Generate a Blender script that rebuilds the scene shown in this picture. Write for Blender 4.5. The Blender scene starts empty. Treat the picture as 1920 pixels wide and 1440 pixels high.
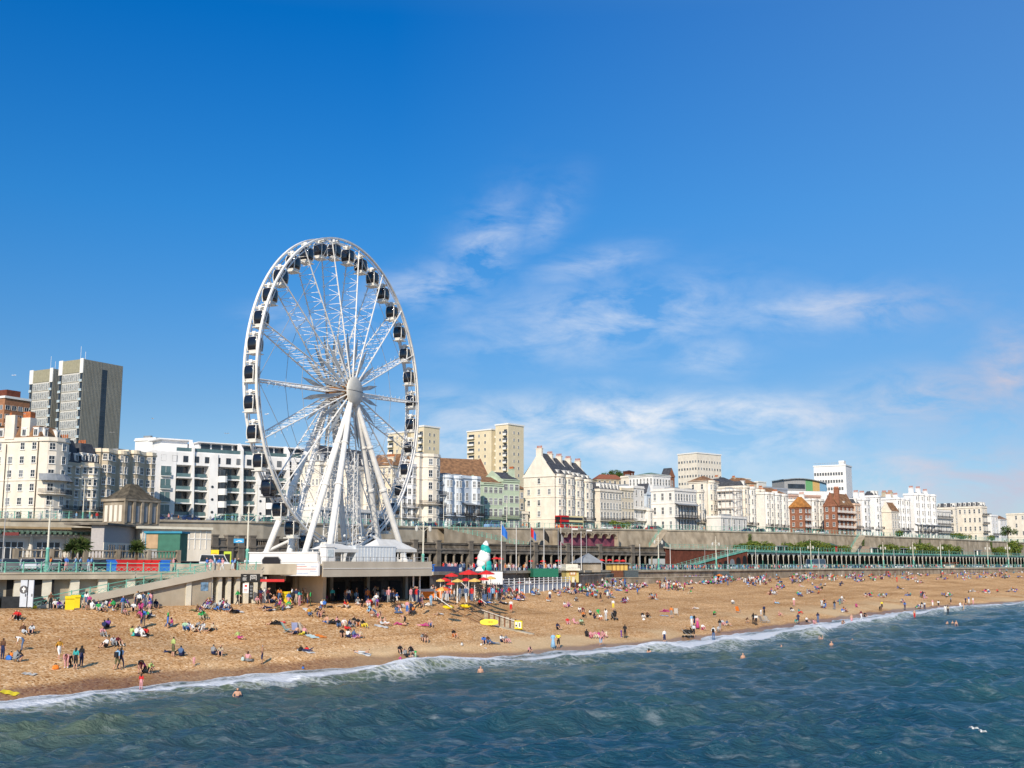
import bpy, bmesh, math, random
import numpy as np
from mathutils import Vector, Matrix, noise as mnoise
sc = bpy.context.scene
C = sc.collection
R = random.Random(7)
rad = math.radians
# ------------------------------------------------------------------ camera, sky, sun, exposure
HC = 9.5                       # eye height above the sea, standing on the pier
F = 2150.0                     # focal length in photo pixels (1920 wide)
TH = math.atan(338.0 / F)      # pitched up
CT, ST = math.cos(TH), math.sin(TH)
cam_d = bpy.data.cameras.new('camera')
cam = bpy.data.objects.new('camera', cam_d)
C.objects.link(cam)
cam.location = (0, 0, HC)
cam.rotation_euler = (math.pi / 2 + TH, 0, 0)
cam_d.sensor_width = 36.0
cam_d.lens = 36.0 * F / 1920.0
cam_d.clip_start = 0.5
cam_d.clip_end = 20000
sc.camera = cam
SUN_DIR = Vector((0.20, 0.98, 0)).normalized() * math.cos(rad(31)) + Vector((0, 0, -math.sin(rad(31))))
sun_d = bpy.data.lights.new('sun', 'SUN')
sun_d.energy = 4.8
sun_d.angle = rad(0.5)
sun_d.color = (1.0, 0.88, 0.72)
sun = bpy.data.objects.new('sun', sun_d)
C.objects.link(sun)
sun.rotation_euler = SUN_DIR.to_track_quat('-Z', 'Y').to_euler()
sun.location = (0, 0, 200)
sc.view_settings.view_transform = 'Standard'
sc.view_settings.look = 'None'
sc.view_settings.gamma = 1.0
sc.view_settings.exposure = 0.04
def zof(py, Y):
 y = (720 - py) / F
 return HC + Y * (ST + CT * y) / (CT - ST * y)
def P(px, Y, z=HC):
 return ((px - 960) / F * (Y * CT + (z - HC) * ST), Y)
def W(px, py, Y):
 z = zof(py, Y)
 x, y = P(px, Y, z)
 return Vector((x, y, z))
def AZ(px):
 return (px - 960) / F * CT
def sky_uv(px, py):
 p = W(px, py, 1.0)
 return p.x, p.z - HC
world = bpy.data.worlds.new("World")
sc.world = world
world.use_nodes = True
nt = world.node_tree
nt.nodes.clear()
def N(tree, t, **k):
 n = tree.nodes.new(t)
 for a, b in k.items():
  setattr(n, a, b)
 return n
def math_(tree, op, a, b=None, c=None, clamp=False):
 n = N(tree, 'ShaderNodeMath', operation=op, use_clamp=clamp)
 for i, v in enumerate((a, b, c)):
  if v is None: continue
  if isinstance(v, (int, float)): n.inputs[i].default_value = v
  else: tree.links.new(v, n.inputs[i])
 return n.outputs[0]
out = N(nt, 'ShaderNodeOutputWorld')
bg = N(nt, 'ShaderNodeBackground')
sky = N(nt, 'ShaderNodeTexSky')
sky.sky_type = 'NISHITA'
sky.sun_disc = False
sky.sun_elevation = rad(31)
sky.sun_rotation = math.atan2(-SUN_DIR.x, -SUN_DIR.y)
sky.altitude = 0
sky.air_density = 1.0
sky.dust_density = 0.6
sky.ozone_density = 3.0
bg.inputs['Strength'].default_value = 0.15
tc = N(nt, 'ShaderNodeTexCoord')
sep = N(nt, 'ShaderNodeSeparateXYZ')
nt.links.new(tc.outputs['Generated'], sep.inputs[0])
yy = math_(nt, 'MAXIMUM', sep.outputs[1], 0.05)
U_ = math_(nt, 'DIVIDE', sep.outputs[0], yy)
V_ = math_(nt, 'DIVIDE', sep.outputs[2], yy)
comb = N(nt, 'ShaderNodeCombineXYZ')
nt.links.new(math_(nt, 'MULTIPLY', U_, 7.0), comb.inputs[0])
nt.links.new(math_(nt, 'MULTIPLY', V_, 17.0), comb.inputs[1])
no1 = N(nt, 'ShaderNodeTexNoise'); no1.inputs['Scale'].default_value = 1.9
no1.inputs['Detail'].default_value = 9; no1.inputs['Roughness'].default_value = 0.62; no1.inputs['Distortion'].default_value = 0.35
nt.links.new(comb.outputs[0], no1.inputs['Vector'])
acc = None
# (px, py, half width, half height, weight, slant): where the photo's sky carries clouds
LOBES = [(800, 540, 90, 30, .95, -.25), (900, 480, 60, 60, .75, -.8), (1030, 410, 40, 40, .45, -.8), (1110, 495, 80, 22, .6, -.2),
         (1150, 600, 180, 50, .85, -.1), (1330, 670, 60, 30, .6, 0), (1590, 580, 150, 30, .95, -.05), (930, 650, 90, 18, .4, 0),
         (1230, 785, 290, 30, 1.75, 0), (1050, 825, 220, 36, 1.5, 0), (1430, 815, 200, 44, .9, 0), (1200, 850, 300, 36, .9, 0), (1560, 742, 80, 10, .5, 0),
         (1740, 748, 130, 36, 1.2, -.1), (1910, 690, 70, 60, 1.2, -.3), (1800, 905, 220, 45, 1.5, 0), (1680, 940, 180, 30, 1.0, 0), (1120, 722, 60, 12, .4, 0),
         (520, 600, 50, 22, .45, 0), (1560, 880, 150, 25, .5, 0), (810, 745, 60, 18, .45, 0), (1880, 800, 160, 30, .6, 0)]
for (px, py, sx, sy, w, sl) in LOBES:
 u0, v0 = sky_uv(px, py)
 du = math_(nt, 'SUBTRACT', U_, u0); dv = math_(nt, 'SUBTRACT', V_, v0)
 if sl: dv = math_(nt, 'MULTIPLY_ADD', du, sl, dv)
 a = math_(nt, 'POWER', math_(nt, 'ABSOLUTE', math_(nt, 'DIVIDE', du, sx * 1.25 / F)), 2.0)
 b = math_(nt, 'POWER', math_(nt, 'ABSOLUTE', math_(nt, 'DIVIDE', dv, sy * 1.25 / F)), 2.0)
 g = math_(nt, 'MULTIPLY', math_(nt, 'EXPONENT', math_(nt, 'MULTIPLY', math_(nt, 'ADD', a, b), -0.8)), w)
 acc = g if acc is None else math_(nt, 'MAXIMUM', acc, g)
mr = N(nt, 'ShaderNodeMapRange'); mr.inputs[1].default_value = 0.37; mr.inputs[2].default_value = 0.76
nt.links.new(no1.outputs['Fac'], mr.inputs[0])
cl = math_(nt, 'MULTIPLY', math_(nt, 'MULTIPLY', acc, mr.outputs[0]), 1.0, clamp=True)
# tint of the clear sky and the clouds (grey-mauve low on the right, white elsewhere)
hs = N(nt, 'ShaderNodeHueSaturation'); hs.inputs['Saturation'].default_value = 1.22  # measured against the photo; hs.inputs['Value'].default_value = 1.0; hs.inputs['Hue'].default_value = 0.5
nt.links.new(sky.outputs[0], hs.inputs['Color'])
grad = N(nt, 'ShaderNodeMapRange'); grad.inputs[1].default_value = 0.0; grad.inputs[2].default_value = 1.2
hyp = math_(nt, 'SQRT', math_(nt, 'ADD', math_(nt, 'MULTIPLY', sep.outputs[0], sep.outputs[0]), math_(nt, 'MAXIMUM', math_(nt, 'MULTIPLY', sep.outputs[1], sep.outputs[1]), 1e-4)))
nt.links.new(math_(nt, 'DIVIDE', sep.outputs[2], hyp), grad.inputs[0])
ramp = N(nt, 'ShaderNodeValToRGB')
ramp.color_ramp.elements[0].position = 0.0; ramp.color_ramp.elements[0].color = (.64, .61, .74, 1)
ramp.color_ramp.elements[1].position = 1.0; ramp.color_ramp.elements[1].color = (.9, .95, 1.0, 1)
for p_, c_ in ((.117, (.44, .55, .665, 1)), (.258, (.20, .62, .84, 1)), (.417, (.02, .585, .93, 1)), (.62, (.75, .92, 1.0, 1))):
 e_ = ramp.color_ramp.elements.new(p_); e_.color = c_
nt.links.new(grad.outputs[0], ramp.inputs[0])
mul = N(nt, 'ShaderNodeMixRGB', blend_type='MULTIPLY'); mul.inputs[0].default_value = 1
nt.links.new(hs.outputs[0], mul.inputs[1]); nt.links.new(ramp.outputs[0], mul.inputs[2])
gm = N(nt, 'ShaderNodeMapRange'); gm.inputs[1].default_value = 0.22; gm.inputs[2].default_value = 0.40
nt.links.new(U_, gm.inputs[0])
cc = N(nt, 'ShaderNodeMixRGB'); cc.inputs[1].default_value = (5.2, 5.5, 6.0, 1); cc.inputs[2].default_value = (3.7, 3.7, 4.5, 1)
nt.links.new(gm.outputs[0], cc.inputs[0])
mx = N(nt, 'ShaderNodeMixRGB')
pale = N(nt, 'ShaderNodeMixRGB'); pale.inputs[2].default_value = (2.0, 3.5, 5.4, 1)
nt.links.new(math_(nt, 'MULTIPLY', math_(nt, 'MINIMUM', math_(nt, 'MAXIMUM', math_(nt, 'ADD', sep.outputs[0], .1), 0.0), .6), .42), pale.inputs[0]); nt.links.new(mul.outputs[0], pale.inputs[1])
nt.links.new(cl, mx.inputs[0]); nt.links.new(pale.outputs[0], mx.inputs[1]); nt.links.new(cc.outputs[0], mx.inputs[2])
nt.links.new(mx.outputs[0], bg.inputs['Color'])
nt.links.new(bg.outputs[0], out.inputs[0])
# ------------------------------------------------------------------ materials
MATS = {}
def mat(name, col, rough=0.8, var=0.12, scale=3.0, metal=0.0, spec=0.3, bump=0.0, stain=0.0, kind=None, col2=None, bscale=None):
 if name in MATS: return MATS[name]
 m = bpy.data.materials.new(name); m.use_nodes = True
 t = m.node_tree; b = t.nodes['Principled BSDF']
 b.inputs['Roughness'].default_value = rough; b.inputs['Metallic'].default_value = metal
 b.inputs['Specular IOR Level'].default_value = spec
 tcn = N(t, 'ShaderNodeTexCoord')
 nz = N(t, 'ShaderNodeTexNoise'); nz.inputs['Scale'].default_value = scale; nz.inputs['Detail'].default_value = 5
 t.links.new(tcn.outputs['Object'], nz.inputs['Vector'])
 r = N(t, 'ShaderNodeValToRGB')
 c2 = col2 or tuple(c * (1 - var * 1.6) for c in col)
 r.color_ramp.elements[0].position = 0.3; r.color_ramp.elements[0].color = (*c2, 1)
 r.color_ramp.elements[1].position = 0.7; r.color_ramp.elements[1].color = (*[min(1, c * (1 + var * .5)) for c in col], 1)
 t.links.new(nz.outputs['Fac'], r.inputs[0])
 last = r.outputs[0]
 if stain > 0:      # rain streaks: noise stretched along the height of the wall
  mp = N(t, 'ShaderNodeMapping'); mp.inputs['Scale'].default_value = (.33, .33, 0.12)
  t.links.new(tcn.outputs['Object'], mp.inputs[0])
  n2 = N(t, 'ShaderNodeTexNoise'); n2.inputs['Scale'].default_value = 1.4; n2.inputs['Detail'].default_value = 7
  t.links.new(mp.outputs[0], n2.inputs['Vector'])
  r2 = N(t, 'ShaderNodeValToRGB')
  r2.color_ramp.elements[0].position = 0.38; r2.color_ramp.elements[0].color = (1 - stain, 1 - stain * 1.08, 1 - stain * 1.2, 1)
  r2.color_ramp.elements[1].position = 0.66; r2.color_ramp.elements[1].color = (1, 1, 1, 1)
  t.links.new(n2.outputs['Fac'], r2.inputs[0])
  mm = N(t, 'ShaderNodeMixRGB', blend_type='MULTIPLY'); mm.inputs[0].default_value = 1
  t.links.new(last, mm.inputs[1]); t.links.new(r2.outputs[0], mm.inputs[2]); last = mm.outputs[0]
 if kind == 'brick':
  bt = N(t, 'ShaderNodeTexBrick'); bt.inputs['Scale'].default_value = 2.2
  bt.inputs['Color1'].default_value = (1, 1, 1, 1); bt.inputs['Color2'].default_value = (.72, .7, .7, 1); bt.inputs['Mortar'].default_value = (1.2, 1.3, 1.4, 1)
  mp = N(t, 'ShaderNodeMapping'); mp.inputs['Rotation'].default_value = (rad(90), 0, 0)
  t.links.new(tcn.outputs['Object'], mp.inputs[0]); t.links.new(mp.outputs[0], bt.inputs['Vector'])
  mm = N(t, 'ShaderNodeMixRGB', blend_type='MULTIPLY'); mm.inputs[0].default_value = .7
  t.links.new(last, mm.inputs[1]); t.links.new(bt.outputs[0], mm.inputs[2]); last = mm.outputs[0]
 t.links.new(last, b.inputs['Base Color'])
 if bump > 0:
  n3 = N(t, 'ShaderNodeTexNoise'); n3.inputs['Scale'].default_value = bscale or scale * 4; n3.inputs['Detail'].default_value = 4
  t.links.new(tcn.outputs['Object'], n3.inputs['Vector'])
  bp = N(t, 'ShaderNodeBump'); bp.inputs['Strength'].default_value = bump; bp.inputs['Distance'].default_value = 0.1
  t.links.new(n3.outputs['Fac'], bp.inputs['Height']); t.links.new(bp.outputs[0], b.inputs['Normal'])
 MATS[name] = m
 return m
WHITE = mat('white_render', (.80, .77, .72), .75, .07, .5, stain=.07)
PURE = mat('fresh_white_render', (.84, .83, .82), .7, .04, .4, stain=.08)
BLUEWHITE = mat('pale_blue_render', (.68, .74, .80), .75, .06, .5, stain=.12)
CREAM = mat('cream_render', (.78, .68, .52), .8, .08, .5, stain=.1)
PALECREAM = mat('pale_cream_render', (.80, .73, .62), .8, .08, .5, stain=.07)
TAN = mat('tan_render', (.60, .51, .38), .85, .12, .6, stain=.18)
GREENR = mat('pale_green_render', (.52, .62, .46), .8, .06, .5, stain=.12)
YELLOWR = mat('yellow_render', (.75, .66, .25), .8, .06, .5)
PINKR = mat('peach_render', (.78, .58, .44), .8, .06, .5, stain=.15)
BRICK = mat('red_brick', (.31, .13, .075), .9, .2, 1.0, kind='brick')
BRICKD = mat('dark_red_brick', (.20, .06, .035), .9, .2, 1.0, kind='brick', stain=.3)
BRICKO = mat('orange_brick', (.36, .17, .09), .9, .15, 1.0, kind='brick')
SLATE = mat('slate_roof', (.075, .078, .09), .7, .3, 1.2, bump=.2)
TILE = mat('lichened_tile_roof', (.26, .14, .07), .9, .5, .9, bump=.3, col2=(.13, .07, .04))
TILEO = mat('orange_tile_roof', (.44, .19, .05), .9, .3, .9, bump=.3)
LEAD = mat('lead_roof', (.26, .28, .30), .6, .15, 1.0)
PANE = mat('window_pane', (.035, .045, .06), .12, .35, .35, spec=.6)
PANEL = mat('light_window_pane', (.22, .24, .26), .2, .3, .4, spec=.6)
GLASSB = mat('balcony_glass', (.10, .17, .18), .08, .2, .5, spec=.7)
FRAME = mat('window_frame', (.78, .77, .74), .6, .05, 2)
FRAMED = mat('dark_frame', (.10, .10, .11), .5, .1, 2)
IRON = mat('black_ironwork', (.03, .03, .035), .6, .2, 3)
POT = mat('chimney_pot', (.50, .16, .06), .9, .25, 2)
AQUA = mat('aqua_paint', (.20, .54, .44), .55, .25, 1.2, stain=.2)
CREAMP = mat('cream_paint', (.76, .72, .60), .6, .08, 1.5, stain=.1)
CONC = mat('concrete', (.46, .385, .285), .92, .22, .35, stain=.28, bump=.15)
CONCL = mat('light_concrete', (.52, .46, .36), .9, .14, .5, stain=.25)
STONE = mat('dark_stone', (.25, .22, .185), .95, .3, .7, stain=.3, bump=.2)
STONEL = mat('weathered_stone', (.42, .36, .28), .95, .2, .7, stain=.4, bump=.2)
TARM = mat('tarmac', (.075, .073, .07), .9, .2, .5)
PAVE = mat('paving', (.30, .27, .23), .9, .15, .6)
TRIM = mat('white_paint', (.80, .79, .76), .55, .05, 2)
DIRTY = mat('weathered_white_steel', (.84, .83, .80), .45, .07, 1.2, stain=.12)
RUST = mat('rusty_steel', (.30, .15, .06), .8, .4, 2)
DARK = mat('black_glass', (.012, .014, .022), .06, .2, 2, spec=.7)
RED = mat('red_paint', (.55, .02, .02), .5, .1, 2)
REDC = mat('red_canvas', (.68, .03, .03), .85, .08, 2)
YEL = mat('yellow_plastic', (.80, .62, .02), .5, .06, 2)
YELC = mat('sand_yellow_canvas', (.75, .50, .14), .85, .08, 2)
ORAC = mat('orange_canvas', (.80, .22, .03), .85, .08, 2)
BLU = mat('blue_plastic', (.03, .17, .60), .5, .08, 2)
TEAL = mat('teal_vinyl', (.02, .40, .36), .5, .08, 2)
BLACK = mat('black_board', (.015, .015, .015), .7, .2, 3)
DKBLU = mat('navy_canvas', (.02, .035, .10), .8, .1, 2)
CANV = mat('white_canvas', (.70, .69, .66), .8, .1, .8, stain=.1)
WOOD = mat('weathered_wood', (.42, .33, .22), .9, .25, 2.5, stain=.2)
WOODD = mat('rust_brown_wood', (.17, .07, .04), .9, .25, 2.5)
GREYM = mat('grey_metal', (.35, .35, .35), .45, .1, 2)
RUBBER = mat('tyre_rubber', (.02, .02, .02), .9, .1, 3)
LANT = mat('lantern_glass', (.60, .60, .55), .25, .1, 2)
GREENCLAD = mat('green_hoarding', (.05, .17, .12), .7, .15, 1)
BLUCLAD = mat('blue_hoarding', (.04, .28, .42), .7, .15, 1)
PLY = mat('plywood', (.50, .34, .20), .85, .15, 1)
GREYT = mat('ribbed_grey_cladding', (.26, .26, .23), .8, .08, 1.0, stain=.12)
OLIVE = mat('olive_cladding', (.33, .31, .22), .8, .1, 1.0)
BEIGET = mat('beige_tower_render', (.74, .64, .45), .8, .05, .4, stain=.06)
FOL = mat('foliage', (.07, .12, .025), .9, .5, 1.5, col2=(.03, .06, .012))
FOLY = mat('yellow_green_foliage', (.17, .20, .03), .9, .4, 1.5, col2=(.06, .09, .015))
FOLD = mat('palm_foliage', (.09, .11, .03), .9, .5, 1.5, col2=(.035, .05, .015))
BARK = mat('bark', (.12, .085, .05), .95, .3, 3)
GRASS = mat('hill_grass', (.10, .13, .04), .95, .4, .05)
# ------------------------------------------------------------------ mesh helpers
class MB:
 def __init__(s): s.v = []; s.f = []; s.m = []
 def face(s, pts, mi=0):
  i = len(s.v); s.v.extend([tuple(p) for p in pts]); s.f.append(tuple(range(i, i + len(pts)))); s.m.append(mi)
 def box(s, x0, x1, y0, y1, z0, z1, mi=0):
  i = len(s.v)
  s.v += [(x0,y0,z0),(x1,y0,z0),(x1,y1,z0),(x0,y1,z0),(x0,y0,z1),(x1,y0,z1),(x1,y1,z1),(x0,y1,z1)]
  for q in ((0,3,2,1),(4,5,6,7),(0,1,5,4),(1,2,6,5),(2,3,7,6),(3,0,4,7)):
   s.f.append(tuple(i + k for k in q)); s.m.append(mi)
  return s
 def bar(s, a, b, w, h, mi=0, up=(0, 0, 1)):
  a = Vector(a); b = Vector(b); d = (b - a)
  if d.length < 1e-6: return s
  d.normalize(); u = Vector(up)
  sd = d.cross(u)
  if sd.length < 1e-3: sd = d.cross(Vector((1, 0, 0)))
  sd.normalize(); u = sd.cross(d).normalized()
  i = len(s.v)
  for p in (a, b):
   for (q, r) in ((-1,-1),(1,-1),(1,1),(-1,1)):
    s.v.append(tuple(p + sd * (q * w / 2) + u * (r * h / 2)))
  for q in ((0,3,2,1),(4,5,6,7),(0,1,5,4),(1,2,6,5),(2,3,7,6),(3,0,4,7)):
   s.f.append(tuple(i + k for k in q)); s.m.append(mi)
  return s
 def tube(s, a, b, r0, r1=None, n=6, mi=0):
  r1 = r0 if r1 is None else r1
  a = Vector(a); b = Vector(b); d = (b - a).normalized()
  u = d.cross(Vector((0, 0, 1)))
  if u.length < 1e-3: u = d.cross(Vector((1, 0, 0)))
  u.normalize(); w = d.cross(u)
  i = len(s.v)
  for p, r in ((a, r0), (b, r1)):
   for k in range(n):
    t = 2 * math.pi * k / n
    s.v.append(tuple(p + u * (r * math.cos(t)) + w * (r * math.sin(t))))
  for k in range(n):
   l = (k + 1) % n
   s.f.append((i + k, i + l, i + n + l, i + n + k)); s.m.append(mi)
  s.f.append(tuple(i + k for k in range(n))[::-1]); s.m.append(mi)
  s.f.append(tuple(i + n + k for k in range(n))); s.m.append(mi)
  return s
 def path(s, pts, r, n=6, mi=0):
  for a, b in zip(pts, pts[1:]): s.tube(a, b, r, r, n, mi)
  return s
 def prism(s, poly, z0, z1, mi=0, mtop=None):
  n = len(poly); i = len(s.v)
  s.v += [(x, y, z0) for x, y in poly] + [(x, y, z1) for x, y in poly]
  for k in range(n):
   l = (k + 1) % n
   s.f.append((i + k, i + l, i + n + l, i + n + k)); s.m.append(mi)
  s.f.append(tuple(i + k for k in range(n))[::-1]); s.m.append(mi)
  s.f.append(tuple(i + n + k for k in range(n))); s.m.append(mi if mtop is None else mtop)
  return s
 def lathe(s, prof, n=12, c=(0, 0, 0), mi=0, sx=1, sy=1):
  i = len(s.v)
  for (r, z) in prof:
   for k in range(n):
    t = 2 * math.pi * k / n
    s.v.append((c[0] + r * math.cos(t) * sx, c[1] + r * math.sin(t) * sy, c[2] + z))
  for j in range(len(prof) - 1):
   for k in range(n):
    l = (k + 1) % n
    s.f.append((i + j*n + k, i + j*n + l, i + (j+1)*n + l, i + (j+1)*n + k)); s.m.append(mi)
  s.f.append(tuple(i + k for k in range(n))[::-1]); s.m.append(mi)
  s.f.append(tuple(i + (len(prof)-1)*n + k for k in range(n))); s.m.append(mi)
  return s
 def ball(s, c, r, n=8, mi=0, sz=1.0):
  s.lathe([(r * math.sin(math.pi * k / n) + .001, -r * sz * math.cos(math.pi * k / n)) for k in range(n + 1)], n + 2, c, mi)
  return s
 def mesh(s, name, mats, smooth=False):
  me = bpy.data.meshes.new(name)
  me.from_pydata(s.v, [], s.f)
  for m in (mats if isinstance(mats, (list, tuple)) else [mats]): me.materials.append(m)
  me.polygons.foreach_set('material_index', s.m)
  if smooth: me.polygons.foreach_set('use_smooth', [True] * len(s.f))
  me.update()
  return me
 def build(s, name, mats, parent=None, smooth=False, loc=None, rz=0):
  return link(name, s.mesh(name, mats, smooth), parent, loc, rz)
def link(name, me, parent=None, loc=None, rz=0):
 o = bpy.data.objects.new(name, me); C.objects.link(o)
 if parent: o.parent = parent
 if loc is not None: o.location = loc
 if rz: o.rotation_euler[2] = rz
 return o
LABELED = []
def tag(o, label=None, cat=None, group=None, kind=None):
 if label: o['label'] = label; LABELED.append(o)
 if cat: o['category'] = cat
 if group: o['group'] = group
 if kind: o['kind'] = kind
 return o
def empty(name, loc, rz=0, label=None, cat=None, group=None):
 o = bpy.data.objects.new(name, None); C.objects.link(o)
 o.location = loc; o.rotation_euler[2] = rz; o.empty_display_size = .5
 return tag(o, label, cat, group)
def struct(o): o['kind'] = 'structure'; return o
# ------------------------------------------------------------------ the lines of the coast, as distance over bearing
def curve(tab):
 xs = np.array([AZ(t[0]) for t in tab]); ys = np.array([t[1] for t in tab], float)
 return lambda a: np.interp(a, xs, ys)
def pxa(a): return 960 + a * F / CT
WL_PX = [(0,1317),(120,1305),(260,1289),(400,1275),(560,1261),(700,1249),(830,1239),(960,1232),(1100,1219),(1250,1206),(1370,1192),(1500,1174),(1620,1157),(1750,1141),(1920,1129)]
def y_at(px, py, z):    # distance where the ray through (px,py) meets height z
 y = (720 - py) / F
 return (z - HC) * (CT - ST * y) / (ST + CT * y)
wt = [(px, y_at(px, py, 0.0)) for px, py in WL_PX]
y0 = wt[0][1]; a0 = AZ(0)
k0 = y0 * (1 - a0)
lt = [(960 + a * F / CT, k0 / (1 - a)) for a in (-6, -3, -2, -1.4, -1.0, -.8, -.6, -.5)]
yn = wt[-1][1]; an = AZ(1920); kn = yn * (.745 - an)
rt = [(960 + a * F / CT, kn / (.745 - a)) for a in (.48, .52, .56, .6, .64, .67, .70)]
Yw = curve(lt + wt + rt)
Yt = curve([(960 + a * F / CT, y) for a, y in ((-6, 55), (-3, 66), (-2, 74), (-1.4, 82), (-1.0, 90), (-.8, 97), (-.6, 107), (-.5, 113))] +
           [(0,117),(250,125),(465,133),(600,138),(700,143),(800,150),(880,165),(945,196),(1060,222),(1160,254),(1300,285),(1400,316),(1500,350),(1660,397),(1800,450),(1920,505)] +
           [(960 + a * F / CT, y) for a, y in ((.48, 560), (.52, 640), (.56, 740), (.6, 880), (.64, 1100), (.67, 1500), (.70, 2100))])
Zprom = curve([(-3000,8.6),(0,8.65),(465,8.5),(800,8.2),(1160,7.9),(1920,7.8),(3000,7.8)])
Yc = curve([(-400,205),(340,204),(600,230),(800,255),(1000,285),(1240,330),(1400,358),(1500,392),(1660,450),(1800,510),(1920,575),(2100,720),(2400,1200),(2500,2150)])
Zc = curve([(-400,14.2),(1240,14.3),(1260,13.8),(1500,13.8),(1920,13.4),(2600,13.4)])
Yu = curve([(-4000,160),(-1500,190),(-400,215),(0,225),(250,240),(480,262),(640,288),(800,318),(1000,352),(1200,388),(1350,414),(1500,445),(1660,492),(1800,548),(1920,622),(2100,790),(2400,1400),(2500,2300)])
Zu = curve([(-3000,17.5),(0,18.2),(480,19.0),(800,19.6),(1000,20.3),(1200,21.0),(1500,21.4),(1660,21.2),(1920,21.0),(2600,21)])
def pt(px, Yf, zf, dy=0.0, dz=0.0):
 a = AZ(px); Y = float(Yf(a)) + dy
 return Vector((a * Y, Y, (float(zf(a)) if callable(zf) else zf) + dz))
def prof(v):
 return np.interp(v, [-2, -.4, -.1, 0, .05, .12, .28, .45, .62, .74, .86, 1.0, 3], [-6, -3, -.75, 0, .45, 1.1, 2.0, 2.8, 3.9, 4.75, 5.1, 5.15, 5.15])
def bumps(X, Y):
 return (np.sin(X * .21 + Y * .13) * np.sin(Y * .17 - X * .09) * .12 + np.sin(X * .55 + 1.3 + Y * .22) * np.sin(Y * .48 - X * .3) * .06)
def beach_z(X, Y):
 X = np.asarray(X, float); Y = np.asarray(Y, float)
 a = X / np.maximum(Y, 1.0); w = Yw(a); t = Yt(a)
 v = (Y - w) / (t - w)
 fade = np.clip(v * 4, 0, 1) * np.clip((1.02 - v) * 6, 0, 1)
 far = np.clip((a - .05) * 2.2, 0, .8) * np.clip(v, 0, 1)
 # hollow scooped in front of the shops, as in the photo
 hol = -0.9 * np.exp(-((X + 29) / 5.0) ** 2 - ((Y - 112) / 5.0) ** 2)
 berm = .22 * np.exp(-((v - .78) / .05) ** 2)
 return prof(v) + bumps(X, Y) * fade + far + (hol + berm) * fade
def ground_hit(px, py):
 Y = np.concatenate([np.arange(60, 410, .25), np.arange(410, 900, .5)]); z = zof(py, Y)
 b = np.maximum(beach_z((px - 960) / F * (Y * CT + (z - HC) * ST), Y), 0.0)
 i = np.argmax(z <= b)
 if z[i] > b[i]: return None
 return Vector((P(px, Y[i], z[i])[0], float(Y[i]), float(b[i])))
# ------------------------------------------------------------------ sea, beach, terraces, land
AA = np.concatenate([np.linspace(-5.5, -.8, 60), np.linspace(-.79, .62, 560), np.linspace(.625, .69, 14)])
YW = Yw(AA)
_tx = np.gradient(AA * YW, AA); _ty = np.gradient(YW, AA); _l = np.hypot(_tx, _ty)
_k = np.abs(-_ty / _l * AA + _tx / _l)
_k = np.convolve(np.pad(_k, 6, mode='edge'), np.ones(13) / 13, 'valid')
_arc = np.concatenate([[0], np.cumsum(np.hypot(np.diff(AA * YW), np.diff(YW)))])
def shore_s(X, Y):        # metres seaward of the waterline
 a = X / np.maximum(Y, 1.0)
 return (np.interp(a, AA, YW) - Y) * np.interp(a, AA, _k)
def shore_u(X, Y):
 return np.interp(X / np.maximum(Y, 1.0), AA, _arc)
def grid_mesh(name, X, Y, Z, keep=None, attrs=None):
 n, m = X.shape
 me = bpy.data.meshes.new(name)
 co = np.stack([X, Y, Z], -1).reshape(-1, 3)
 i, j = np.meshgrid(np.arange(n - 1), np.arange(m - 1), indexing='ij')
 q = np.stack([i * m + j, (i + 1) * m + j, (i + 1) * m + j + 1, i * m + j + 1], -1).reshape(-1, 4)
 if keep is not None:
  kk = keep[:-1, :-1] | keep[1:, 1:]
  q = q[kk.reshape(-1)]
 me.vertices.add(len(co)); me.vertices.foreach_set('co', co.astype(np.float32).ravel())
 me.loops.add(len(q) * 4); me.loops.foreach_set('vertex_index', q.astype(np.int32).ravel())
 me.polygons.add(len(q)); me.polygons.foreach_set('loop_start', np.arange(0, len(q) * 4, 4, dtype=np.int32))
 me.polygons.foreach_set('loop_total', np.full(len(q), 4, dtype=np.int32))
 me.polygons.foreach_set('use_smooth', np.ones(len(q), bool))
 for k, v in (attrs or {}).items():
  at = me.attributes.new(k, 'FLOAT', 'POINT'); at.data.foreach_set('value', v.astype(np.float32).ravel())
 me.update(calc_edges=True); me.validate()
 return me
# sea ---------------------------------------------------------------
rs = [8.0]
while rs[-1] < 9000:
 r = rs[-1]
 rs.append(r * (1.0030 if 44 < r < 330 else (1.006 if r < 700 else 1.05)) if r > 44 else r * 1.03)
rs = np.array(rs)
ph = np.radians(np.concatenate([np.linspace(-88, -31, 60)[:-1], np.linspace(-31, 31, 460), np.linspace(31, 80, 70)[1:]]))
Rr, Pp = np.meshgrid(rs, ph, indexing='ij')
SX, SY = Rr * np.sin(Pp), Rr * np.cos(Pp)
rng = np.random.default_rng(5)
Zs = np.zeros_like(SX); DX = np.zeros_like(SX); DY = np.zeros_like(SX)
main = math.radians(118)      # direction the swell runs, towards the beach
for i in range(96):
 lam = .85 * (17 / .85) ** (i / 95.0)
 th = main + rng.normal(0, .75 if lam < 5 else .36)
 k = 2 * math.pi / lam
 amp = .0145 * lam ** .60 * rng.uniform(.6, 1.3)
 p = rng.uniform(0, 6.28)
 arg = k * (SX * math.cos(th) + SY * math.sin(th)) + p
 fade = np.clip(1.6 - Rr / (lam * 75), 0, 1)
 c = np.cos(arg)
 Zs += amp * c * fade
 DX -= amp * .85 * np.sin(arg) * math.cos(th) * fade; DY -= amp * .85 * np.sin(arg) * math.sin(th) * fade
patch = np.zeros_like(SX)
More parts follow.
